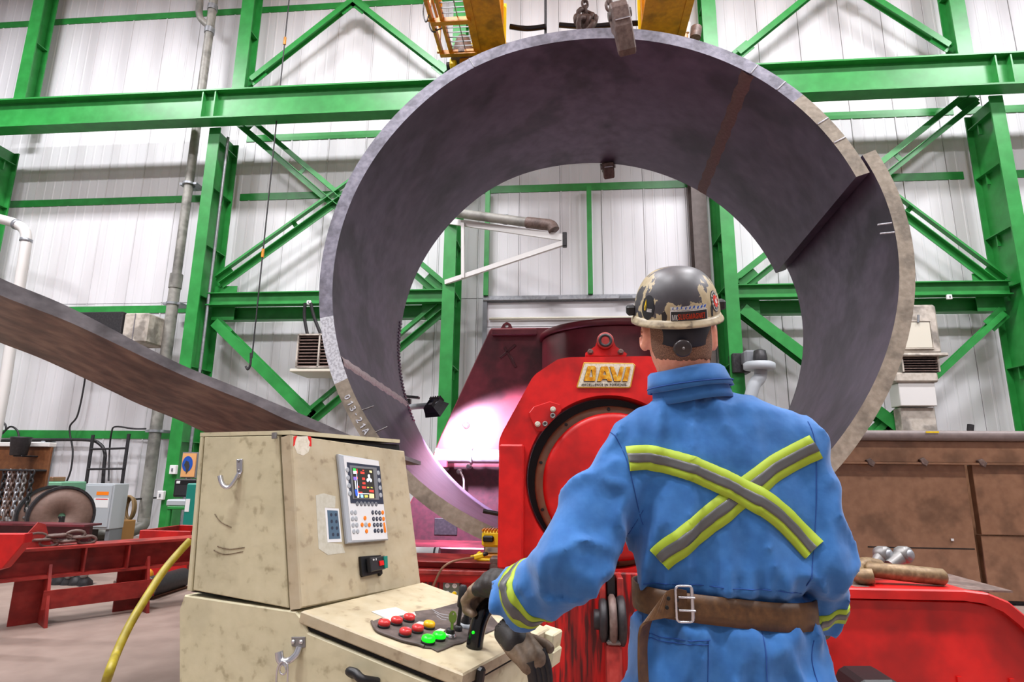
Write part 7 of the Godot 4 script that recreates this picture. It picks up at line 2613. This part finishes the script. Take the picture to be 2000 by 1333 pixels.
func build_collar(t: Node3D) -> void:
	# stand and fall of the collar, open at the throat
	var c := Vector3(0.300, 0, -1.535)
	for q in [["collar_stand", [[1.585, 0.098, 0.092], [1.61, 0.094, 0.086], [1.64, 0.088, 0.08], [1.662, 0.084, 0.076]], 0.0], ["collar_fall", [[1.667, 0.086, 0.078], [1.66, 0.094, 0.087], [1.640, 0.099, 0.093], [1.615, 0.105, 0.100]], 0.006]]:
		var rings := []
		for k in 57:
			var a: float = lerpf(-PI * 0.40, PI * 1.40, k / 56.0)
			var ring := PackedVector3Array()
			var lip := 0.010 * sin(a) + 0.004 * sin(a * 3.0 + 1.0)
			for lv in q[1]:
				ring.append(Vector3(c.x + 0.012 * (1.66 - lv[0]) / 0.06 + cos(a) * lv[1], lv[0] - lip * 0.4 + 0.012 * cos(a) - 0.010, c.z + sin(a) * lv[2]))
			var back := PackedVector3Array()
			for i in range(ring.size() - 1, -1, -1):
				var p := ring[i]
				back.append(p + (Vector3(c.x, p.y, c.z) - p).normalized() * 0.006)
			ring.append_array(back)
			rings.append(ring)
		var st := mb()
		loft(st, rings)
		obj(q[0], st, M.cloth, t)
	var st := mb()
	var pts := []
	for k in 41:
		var a := lerpf(-PI * 0.36, PI * 1.36, k / 40.0)
		pts.append(Vector3(c.x + 0.008 + cos(a) * 0.1038, 1.6165 + 0.012 * cos(a) - 0.004 * sin(a), c.z + sin(a) * 0.0988))
	tube(st, pts, 0.0016, 5)
	obj("collar_stitching", st, M.cloth_seam, t)


func build_belt(t: Node3D) -> void:
	var c := Vector3(0.363, 0, -1.56)
	var rows := []
	var n := 64
	for i in n + 1:
		var a := TAU * i / n
		var dir := Vector3(cos(a), 0, sin(a))
		var row := []
		var y0 := 1.108 - 0.012 * cos(a)
		for k in 4:
			var y := y0 + lerpf(-0.029, 0.029, k / 3.0)
			row.append(trunk_meet(Vector3(c.x, y, c.z), dir))
		# the belt spans the hollows: every row keeps the outermost reach of its four points
		var far := 0.0
		for p in row:
			far = maxf(far, Vector2(p.x - c.x, p.z - c.z).length())
		for k in 4:
			row[k] = Vector3(c.x, row[k].y, c.z) + dir * (far + 0.001)
		rows.append(row)
	var rings := []
	for i in n:
		var dir := Vector3(cos(TAU * i / n), 0, sin(TAU * i / n))
		var r := PackedVector3Array()
		for k in 4:
			r.append(rows[i][k] + dir * (0.004 if k in [1, 2] else 0.0032))
		for k in range(3, -1, -1):
			r.append(rows[i][k] - dir * 0.003)
		rings.append(r)
	var st := mb()
	loft(st, rings, true, false, true, true)
	var belt := obj("belt", st, M.leather, t)
	# loose end: out of the buckle, folded over to the side and hanging down
	var path := [Vector3(0.254, 1.126, -1.412), Vector3(0.228, 1.13, -1.404), Vector3(0.198, 1.124, -1.398), Vector3(0.176, 1.107, -1.398), Vector3(0.163, 1.08, -1.402), Vector3(0.157, 1.043, -1.404), Vector3(0.156, 0.995, -1.404), Vector3(0.158, 0.937, -1.404)]
	var half := [Vector3(0, 0.028, 0), Vector3(0.002, 0.028, 0), Vector3(0.010, 0.026, -0.004), Vector3(0.018, 0.018, -0.010), Vector3(0.014, 0.008, -0.014), Vector3(0.010, 0.002, -0.012), Vector3(0.010, 0.0, -0.011), Vector3(0.010, 0.0, -0.011)]
	var pp := curve(path, 5)
	var hh := curve(half, 5)
	rings = []
	for i in pp.size():
		var d: Vector3 = (pp[mini(i + 1, pp.size() - 1)] - pp[maxi(i - 1, 0)]).normalized()
		var nn: Vector3 = hh[i].cross(d).normalized() * 0.0025
		rings.append(PackedVector3Array([pp[i] - hh[i] - nn, pp[i] + hh[i] - nn, pp[i] + hh[i] + nn, pp[i] - hh[i] + nn]))
	st = mb()
	loft(st, rings, false)
	obj("belt_end", st, M.leather, belt)
	# two-prong roller buckle
	var b: Vector3 = Vector3(0.247, 1.129, -1.402)
	st = mb()
	var fr := []
	for p in round_rect(0.036, 0.072, 0.008, 3):
		fr.append(b + Vector3(p.x, p.y, 0.002 - p.x * 0.12))
	ring_tube(st, fr, 0.0028, 8)
	obj("buckle_frame", st, M.chrome, belt)
	st = mb()
	rod(st, b + Vector3(0.016, -0.033, 0.001), b + Vector3(0.016, 0.033, 0.001), 0.0036, 10)
	obj("buckle_roller", st, M.chrome, belt)
	for y in [-0.013, 0.013]:
		st = mb()
		tube(st, [b + Vector3(-0.012, y, 0.003), b + Vector3(0.022, y, 0.005)], 0.0024, 8)
		obj("prong", st, M.chrome, belt)
	for q in [Vector3(0.213, 1.14, -1.394), Vector3(0.209, 1.122, -1.393), Vector3(0.231, 1.137, -1.398), Vector3(0.23, 1.12, -1.398)]:
		st = mb()
		lathe(st, [Vector2(0.004, -0.002), Vector2(0.004, 0.0015), Vector2(0.0025, 0.0015)], along(Vector3.BACK, q), 10)
		obj("belt_hole", st, M.gap, belt)


const HEAD := Vector3(0.288, 1.757, -1.545)


func head_field(p: Vector3) -> float:
	var q := Basis(Vector3.RIGHT, 0.22).inverse() * (p - HEAD)
	var d := ell(q, Vector3(0, 0.03, 0.0), Vector3(0.077, 0.100, 0.098))
	d = smin(d, ell(q, Vector3(0, -0.055, -0.03), Vector3(0.062, 0.07, 0.072)), 0.04)
	d = smin(d, ell(q, Vector3(0, -0.03, 0.03), Vector3(0.068, 0.065, 0.062)), 0.03)
	d = smin(d, cap(p, Vector3(0.294, 1.70, -1.535), Vector3(0.300, 1.54, -1.545), 0.062, 0.058), 0.03)
	# face, looking away: nose, brow, lips, chin
	d = smin(d, cap(q, Vector3(0, 0.0, -0.1), Vector3(0, -0.035, -0.118), 0.009, 0.014), 0.012)
	d = smin(d, cap(q, Vector3(-0.035, 0.015, -0.085), Vector3(0.035, 0.015, -0.085), 0.012, 0.012), 0.015)
	d = smin(d, cap(q, Vector3(-0.02, -0.066, -0.095), Vector3(0.02, -0.066, -0.095), 0.007, 0.007), 0.008)
	d = smin(d, ell(q, Vector3(0, -0.1, -0.078), Vector3(0.024, 0.02, 0.022)), 0.015)
	for s in [-1.0, 1.0]:
		d = maxf(d, -ell(q, Vector3(0.032 * s, 0.0, -0.1), Vector3(0.015, 0.01, 0.012)))
		# ears
		var e := Basis(Vector3.UP, -0.45 * s).inverse() * (q - Vector3(0.079 * s, -0.016, 0.004))
		var ear := ell(e, Vector3(0.010 * s, 0, 0.004), Vector3(0.012, 0.034, 0.023))
		ear = maxf(ear, -ell(e, Vector3(0.018 * s, 0.004, -0.006), Vector3(0.012, 0.022, 0.014)))
		d = smin(d, ear, 0.006)
	# trunk and arms under the coveralls
	if p.y < 1.62:
		d = smin(d, cap(p, Vector3(0.30, 1.50, -1.56), Vector3(0.36, 1.2, -1.56), 0.05, 0.07), 0.05)
		d = smin(d, smin(cap(p, SH_L, EL_L, 0.05, 0.045), cap(p, EL_L, CF_L, 0.044, 0.03), 0.02), 0.05)
		d = smin(d, smin(cap(p, SH_R, EL_R, 0.05, 0.042), cap(p, EL_R, CF_R, 0.042, 0.03), 0.02), 0.05)
		d = smin(d, cap(p, SH_L, SH_R, 0.04, 0.04), 0.03)
	return d


func build_head(t: Node3D) -> void:
	var st := mb()
	nets(st, head_field, Vector3(0.16, 1.545, -1.70), Vector3(0.42, 1.875, -1.41), 0.0045)
	nets(st, head_field, Vector3(-0.20, 1.03, -1.72), Vector3(0.66, 1.5495, -1.40), 0.013)
	var body := obj("body", st, M.skin, t)
	for s in [-1.0, 1.0]:
		st = mb()
		lathe(st, [Vector2(0.0, -0.011), Vector2(0.008, -0.008), Vector2(0.011, 0), Vector2(0.008, 0.008), Vector2(0.0, 0.011)], along(Vector3.UP, HEAD + Basis(Vector3.RIGHT, 0.22) * Vector3(0.032 * s, 0.0, -0.089)), 14)
		obj("eye", st, M.white, body)
	# close-cropped hair, fading out at the nape
	st = mb()
	var hair := func(p: Vector3) -> float:
		var q := Basis(Vector3.RIGHT, 0.22).inverse() * (p - HEAD)
		var d: float = ell(q, Vector3(0, 0.03, 0.0), Vector3(0.0785, 0.1015, 0.0995))
		d = smin(d, ell(q, Vector3(0, -0.03, 0.03), Vector3(0.0695, 0.0665, 0.0635)), 0.03)
		d = smin(d, cap(p, Vector3(0.294, 1.70, -1.535), Vector3(0.297, 1.66, -1.535), 0.0632, 0.0632), 0.03)
		d = maxf(d, 1.666 + 0.007 * fold.get_noise_3d(p.x * 900.0, p.y * 500.0, p.z * 900.0) + 0.12 * absf(p.x - 0.289) - p.y)
		d = maxf(d, -(q.z + 0.02) - maxf(0.0, q.y) * 0.4)
		return d
	nets(st, hair, Vector3(0.19, 1.65, -1.66), Vector3(0.39, 1.875, -1.42), 0.0045)
	obj("hair", st, M.hair, t)


# the hard hat stands in a frame tilted back; x across, y up through the crown, z to the rear
func hat_frame() -> Transform3D:
	return Transform3D(Basis(Vector3.BACK, 0.055) * Basis(Vector3.RIGHT, 0.40), Vector3(0.2835, 1.795, -1.535))


func hat_point(a: float, h: float, lift := 0.0) -> Vector3:
	# a: angle round the crown (0 = rear, positive to the viewer's right), h: 0 at the rim, 1 at the crown
	var e := h * PI / 2
	var r := pow(cos(e), 0.72)
	var p := Vector3(sin(a) * r * 0.106, 0.004 + sin(e) * 0.124, cos(a) * r * 0.128)
	var nrm := Vector3(p.x / 0.0112, (p.y) / 0.0154, p.z / 0.0164).normalized()
	return p + nrm * lift


func build_hard_hat(t: Node3D) -> void:
	var T := hat_frame()
	var st := SurfaceTool.new()
	st.begin(Mesh.PRIMITIVE_TRIANGLES)
	st.set_smooth_group(1)
	var na := 64
	var nh := 26
	for i in na:
		for j in nh:
			var q := []
			for k in [[0, 0], [1, 0], [1, 1], [0, 1]]:
				var a: float = TAU * (i + k[0]) / na - PI
				var h: float = float(j + k[1]) / nh
				q.append([T * hat_point(a, h), Vector2(float(i + k[0]) / na, 1.0 - h)])
			for k in [0, 2, 1, 0, 3, 2]:
				st.set_uv(q[k][1])
				st.add_vertex(q[k][0])
	st.generate_normals()
	var hat := put_mesh("hard_hat", st.commit(), hat_paint(), t)
	# flared rim with a rolled edge
	st = mb()
	var rings := []
	for i in 72:
		var a := TAU * i / 72
		var ring := PackedVector3Array()
		for q in [[1.0, 0.010], [1.025, 0.004], [1.065, -0.002], [1.08, -0.006], [1.075, -0.010], [1.03, -0.004], [0.985, 0.0], [0.97, 0.008]]:
			ring.append(T * Vector3(sin(a) * 0.106 * q[0], q[1], cos(a) * (0.128 * q[0] + (0.03 if cos(a) < -0.3 else 0.0) * (q[0] - 0.97) * 8.0)))
		rings.append(ring)
	loft(st, rings, true, false, true, true)
	obj("rim", st, M.hat_cream, hat)
	# lugs at the sides for a face shield
	for s in [-1.0, 1.0]:
		st = mb()
		box(st, T * Vector3(0.113 * s, 0.022, -0.01), Vector3(0.024, 0.026, 0.03), T.basis, 0.005)
		obj("shield_lug", st, M.black, hat)
	# rear headband with ratchet knob
	st = mb()
	rings = []
	var hc := HEAD + Vector3(0.001, 0, 0)
	for i in 33:
		var a := lerpf(-1.25, 1.25, i / 32.0)
		var ring := PackedVector3Array()
		var dip := 0.016 * cos(a * 1.2)
		for q in [[-0.020 - dip, 0.0], [-0.018 - dip, 0.004], [0.03, 0.004], [0.032, 0.0]]:
			ring.append(hc + Basis(Vector3.RIGHT, 0.22) * Vector3(sin(a) * (0.0735 + q[1]), -0.004 + q[0], 0.004 + cos(a) * (0.0975 + q[1])))
		rings.append(ring)
	loft(st, rings, true)
	obj("headband", st, M.navy_band, hat)
	var kp: Vector3 = Vector3(0.275, 1.69, -1.43)
	st = mb()
	lathe(st, [Vector2(0.0205, -0.01), Vector2(0.0215, 0.0), Vector2(0.0205, 0.008), Vector2(0.017, 0.011), Vector2(0.006, 0.0115)], along(Vector3(0.02, -0.25, 1), kp), 26)
	var knob := obj("ratchet_knob", st, M.knob, hat)
	st = mb()
	lathe(st, [Vector2(0.0035, 0.011), Vector2(0.003, 0.013), Vector2(0.0015, 0.0135)], along(Vector3(0.02, -0.25, 1), kp), 12)
	obj("knob_screw", st, M.steel, knob)
	# stickers, curved to the shell
	hat_patch(hat, "oval_sticker", ngon(1.0, 28), Vector2(-0.93, 0.18), Vector2(0.19, 0.16), 0.0008, M.sticker_black)
	hat_patch(hat, "yellow_flame", PackedVector2Array([Vector2(0.0, 1.0), Vector2(0.3, 0.2), Vector2(0.4, -0.4), Vector2(0.1, -0.8), Vector2(-0.25, -0.7), Vector2(-0.4, -0.2), Vector2(-0.2, 0.3)]), Vector2(-1.0, 0.20), Vector2(0.085, 0.085), 0.0016, M.yellow)
	hat_patch(hat, "flame_core", PackedVector2Array([Vector2(0.0, 0.6), Vector2(0.3, -0.3), Vector2(0.05, -0.8), Vector2(-0.3, -0.4)]), Vector2(-0.99, 0.185), Vector2(0.04, 0.05), 0.0022, M.sticker_black)
	for y in [0.155, 0.14, 0.125]:
		hat_patch(hat, "sticker_line", rect(2, 2), Vector2(-0.87, y), Vector2(0.07, 0.0035), 0.0016, M.white)
	hat_patch(hat, "name_sticker_border", rect(2, 2), Vector2(0.07, 0.065), Vector2(0.43, 0.078), 0.0006, M.white)
	hat_patch(hat, "name_sticker", rect(2, 2), Vector2(0.07, 0.065), Vector2(0.415, 0.07), 0.0011, M.sticker_black)
	hat_words(hat, "SLUGMAGNET", Vector2(0.115, 0.07), 0.62, 0.042, M.sticker_orange)
	hat_words(hat, "MK", Vector2(-0.26, 0.062), 0.12, 0.042, M.white)
	hat_patch(hat, "worn_strip", PackedVector2Array([Vector2(-1, -1), Vector2(-0.3, -0.8), Vector2(0.2, -1), Vector2(0.9, -1), Vector2(1, 1.1), Vector2(0.5, 0.7), Vector2(0.0, 1), Vector2(-0.5, 0.7), Vector2(-1, 0.9)]), Vector2(0.07, 0.172), Vector2(0.43, 0.028), 0.0008, M.sticker_pale)
	for i in 9:
		hat_patch(hat, "blue_letter", PackedVector2Array([Vector2(-1, -1), Vector2(0.2, -0.8), Vector2(1, 1), Vector2(-0.4, 0.7)]), Vector2(-0.30 + i * 0.094, 0.172 + 0.004 * (i % 3)), Vector2(0.016 + 0.003 * i, 0.017), 0.0013, M.blue_ink)
	hat_patch(hat, "round_sticker_rim", ngon(1.0, 28), Vector2(0.86, 0.21), Vector2(0.18, 0.14), 0.0008, M.sticker_black)
	hat_patch(hat, "round_sticker_ring", ngon(1.0, 28), Vector2(0.86, 0.21), Vector2(0.165, 0.128), 0.0013, M.sticker_pale)
	for i in 12:
		var a := TAU * i / 12
		hat_patch(hat, "ring_letter", rect(2, 2), Vector2(0.86 + cos(a) * 0.13, 0.21 + sin(a) * 0.101), Vector2(0.018, 0.014), 0.0018, M.sticker_black)
	hat_patch(hat, "round_sticker", ngon(1.0, 24), Vector2(0.86, 0.21), Vector2(0.10, 0.08), 0.0018, M.sticker_red)
	hat_patch(hat, "sticker_emblem", PackedVector2Array([Vector2(-0.7, -0.4), Vector2(0.0, -0.8), Vector2(0.6, -0.6), Vector2(0.7, 0.2), Vector2(0.3, 0.8), Vector2(0.1, 0.2), Vector2(-0.4, 0.6)]), Vector2(0.86, 0.21), Vector2(0.055, 0.045), 0.0023, M.white)
	hat_patch(hat, "dark_chip", PackedVector2Array([Vector2(-0.6, -1), Vector2(0.7, -1), Vector2(1, 0.2), Vector2(0.3, 1), Vector2(-0.8, 0.6)]), Vector2(-0.50, 0.07), Vector2(0.07, 0.075), 0.0006, M.sticker_black)
	hat_patch(hat, "dark_chip", PackedVector2Array([Vector2(-0.6, -1), Vector2(0.5, -1), Vector2(0.9, 0.2), Vector2(0.1, 1), Vector2(-0.7, 0.4)]), Vector2(0.66, 0.11), Vector2(0.055, 0.075), 0.0006, M.sticker_black)


# a flat outline (about -1..1) wrapped on the shell round (angle, height)
func hat_patch(hat: Node, called: String, poly: PackedVector2Array, c: Vector2, s: Vector2, lift: float, mat: Material) -> void:
	var T := hat_frame()
	var st := mb()
	st.set_smooth_group(1)
	var idx := Geometry2D.triangulate_polygon(poly)
	for i in range(0, idx.size(), 3):
		_patch_tri(st, T, poly[idx[i]] * s + c, poly[idx[i + 1]] * s + c, poly[idx[i + 2]] * s + c, lift, 0)
	obj(called, st, mat, hat)


func _patch_tri(st: SurfaceTool, T: Transform3D, a: Vector2, b: Vector2, c: Vector2, lift: float, depth: int) -> void:
	if depth < 4 and maxf(absf(a.x - b.x), maxf(absf(b.x - c.x), absf(a.x - c.x))) > 0.09:
		var ab := (a + b) / 2
		var bc := (b + c) / 2
		var ca := (c + a) / 2
		for t in [[a, ab, ca], [ab, b, bc], [ca, bc, c], [ab, bc, ca]]:
			_patch_tri(st, T, t[0], t[1], t[2], lift, depth + 1)
		return
	var v := [a, b, c]
	if (b - a).cross(c - a) > 0.0:
		v = [a, c, b]
	for p in v:
		st.add_vertex(T * hat_point(p.x, p.y, lift))


func hat_words(hat: Node, s: String, c: Vector2, w: float, h: float, mat: Material) -> void:
	var T := hat_frame()
	var tm := words_mesh(s, 1.0, true, 0.0001)
	var bb := tm.get_aabb()
	var v: PackedVector3Array = tm.get_mesh_arrays()[Mesh.ARRAY_VERTEX]
	var ix: PackedInt32Array = tm.get_mesh_arrays()[Mesh.ARRAY_INDEX]
	var st := mb()
	st.set_smooth_group(-1)
	for i in ix:
		var p := v[i]
		var q := Vector2((p.x - bb.position.x) / bb.size.x - 0.5, (p.y - bb.position.y) / bb.size.y - 0.5)
		st.add_vertex(T * hat_point(c.x + q.x * w, c.y + q.y * h * 1.6, 0.0018))
	obj("sticker_text", st, mat, hat)


# worn dark paint over cream, chipped most towards the rim
func hat_paint() -> StandardMaterial3D:
	var m := plain("hat_shell", Color.WHITE, 0.5)
	var n := FastNoiseLite.new()
	n.seed = 12
	n.frequency = 0.014
	n.fractal_octaves = 5
	n.fractal_gain = 0.55
	var im := Image.create(768, 256, false, Image.FORMAT_RGB8)
	for y in 256:
		for x in 768:
			var a := TAU * x / 768.0
			var h := 1.0 - y / 255.0
			var r := 60.0
			var v := n.get_noise_3d(cos(a) * r, h * 75.0, sin(a) * r) + 0.45 * n.get_noise_3d(cos(a) * r * 4.0 + 300.0, h * 300.0, sin(a) * r * 4.0)
			var rear := cos(a - PI)
			var edge := 0.27 - h * 0.82 + v * 1.4 - 0.10 * smoothstep(0.75, 1.0, rear) * smoothstep(0.1, 0.35, h) + 0.16 * exp(-pow((h - 0.5) / 0.16, 2.0)) * (1.0 - 0.5 * rear)
			var k := smoothstep(-0.01, 0.015, edge)
			var cream := Color(0.76, 0.70, 0.55).lerp(Color(0.60, 0.53, 0.40), clampf(v * 1.2 + 0.35, 0, 1))
			var dark := Color(0.20, 0.185, 0.20).lerp(Color(0.30, 0.28, 0.30), clampf(v + 0.4, 0, 1))
			im.set_pixel(x, y, dark.lerp(cream, k))
	m.albedo_texture = ImageTexture.create_from_image(im)
	m.clearcoat_enabled = true
	m.clearcoat = 0.25
	m.clearcoat_roughness = 0.4
	return m


# a work glove: cuff, palm, four fingers and a thumb, one skin; curl bends the fingers in towards the palm
func glove(t: Node3D, wrist: Vector3, palm: Vector3, fwd: Vector3, side: Vector3, curl: float, left: bool) -> void:
	var f := fwd.normalized()
	var s := (side - f * side.dot(f)).normalized()
	var n := s.cross(f).normalized()
	if n.y < 0.0:
		n = -n
	var bones := []
	var k := palm + f * 0.035
	for i in 4:
		var off := (i - 1.5) * 0.021
		var length: float = [0.92, 1.0, 0.95, 0.78][i]
		var p := k + s * -off * (1.0 if left else -1.0) * -1.0 - f * absf(off) * 0.25
		var ang := 0.35 * curl
		bones.append([palm + s * off * 0.7, p, 0.017, 0.0125])
		for j in 3:
			var dir: Vector3 = (f * cos(ang) - n * sin(ang)).normalized()
			var q: Vector3 = p + dir * [0.044, 0.027, 0.022][j] * length
			bones.append([p, q, [0.0125, 0.0118, 0.011][j], [0.0118, 0.011, 0.010][j]])
			p = q
			ang += 0.85 * curl
	var th := palm - f * 0.02 + s * 0.034
	var t1 := th + (f * 0.6 + s * 0.55 - n * 0.35).normalized() * 0.036
	var t2 := t1 + (f * 0.8 + s * 0.05 - n * 0.6).normalized() * 0.03
	bones.append([palm - f * 0.03, th, 0.022, 0.016])
	bones.append([th, t1, 0.016, 0.014])
	bones.append([t1, t2, 0.014, 0.0115])
	var field := func(p: Vector3) -> float:
		var q := Vector3((p - palm).dot(s), (p - palm).dot(n), (p - palm).dot(f))
		var d: float = ell(q, Vector3.ZERO, Vector3(0.048, 0.024, 0.055))
		d = smin(d, cap(p, wrist, palm - f * 0.03, 0.04, 0.034), 0.02)
		for b in bones:
			d = smin(d, cap(p, b[0], b[1], b[2], b[3]), 0.006)
		d = maxf(d, -(p - wrist).dot((palm - wrist).normalized()) - 0.035)
		return d - 0.0012 * sin(p.x * 190.0 + p.y * 120.0) * sin(p.z * 170.0)
	var lo := wrist.min(palm) - Vector3.ONE * 0.12
	var hi := wrist.max(palm) + Vector3.ONE * 0.12
	var st := mb()
	nets(st, field, lo, hi, 0.0042)
	var g := obj("glove", st, M.glove_tan, t)
	# dark knitted back and wrist strap
	var dk := (palm - wrist).normalized()
	st = mb()
	var over := func(p: Vector3) -> float:
		var d: float = field.call(p) - 0.0022
		var u: float = (p - wrist).dot(dk)
		d = maxf(d, u - wrist.distance_to(palm) - 0.012 + 0.02 * absf((p - palm).dot(s)) * 10.0)
		return maxf(d, -u - 0.042)
	nets(st, over, lo, hi, 0.0042)
	obj("glove_cuff", st, M.glove_dark, g)


func build_spare_glove() -> void:
	var a: Vector3 = Vector3(-0.142, 0.986, -1.66)
	var b: Vector3 = Vector3(-0.087, 0.952, -1.6)
	var c: Vector3 = Vector3(-0.074, 0.89, -1.6)
	var t := thing("work_glove", "spare tan and black work glove draped over the console's deck edge below the operator's cuff", "glove", b)
	var d := (b - a).normalized()
	var s := d.cross(Vector3(0.3, 0.3, 1)).normalized()
	var palm := func(p: Vector3) -> float:
		var q := p
		var x := smin(cap(q, a + s * 0.015, b + s * 0.012, 0.02, 0.026), cap(q, a - s * 0.02, b - s * 0.014, 0.02, 0.026), 0.02)
		return x - 0.002 * sin(p.x * 140.0 + p.y * 90.0)
	var st := mb()
	nets(st, palm, a.min(b) - Vector3.ONE * 0.07, a.max(b) + Vector3.ONE * 0.07, 0.0045)
	obj("palm", st, M.glove_tan, t)
	st = mb()
	var cuff := func(p: Vector3) -> float:
		var x := cap(p, a - d * 0.025, a + d * 0.02, 0.034, 0.037)
		return maxf(x, -cap(p, a - d * 0.06, a, 0.027, 0.027))
	nets(st, cuff, a - Vector3.ONE * 0.09, a + Vector3.ONE * 0.09, 0.0045)
	obj("cuff", st, M.glove_dark, t)
	for i in 4:
		st = mb()
		var o := s * (i - 1.5) * 0.014 + Vector3(0.008, 0.004, 0.0)
		tube(st, curve([b + o * 0.8 + Vector3(0, 0.01, 0.004 * i), b.lerp(c, 0.5) + o + Vector3(0.004, 0, 0.004), c + o * 1.1 + Vector3(0.002 * i, -0.02 - 0.008 * (i % 2), 0)], 4), [0.014, 0.014, 0.0135, 0.013, 0.013, 0.0125, 0.012, 0.011, 0.008], 12)
		obj("finger", st, M.glove_dark, t)
	st = mb()
	tube(st, curve([a + d * 0.02 - s * 0.02, b - s * 0.045 - d * 0.015, b - s * 0.05 + d * 0.015], 4), [0.015, 0.015, 0.015, 0.0145, 0.014, 0.0135, 0.013, 0.012, 0.009], 12)
	obj("thumb", st, M.glove_tan, t)
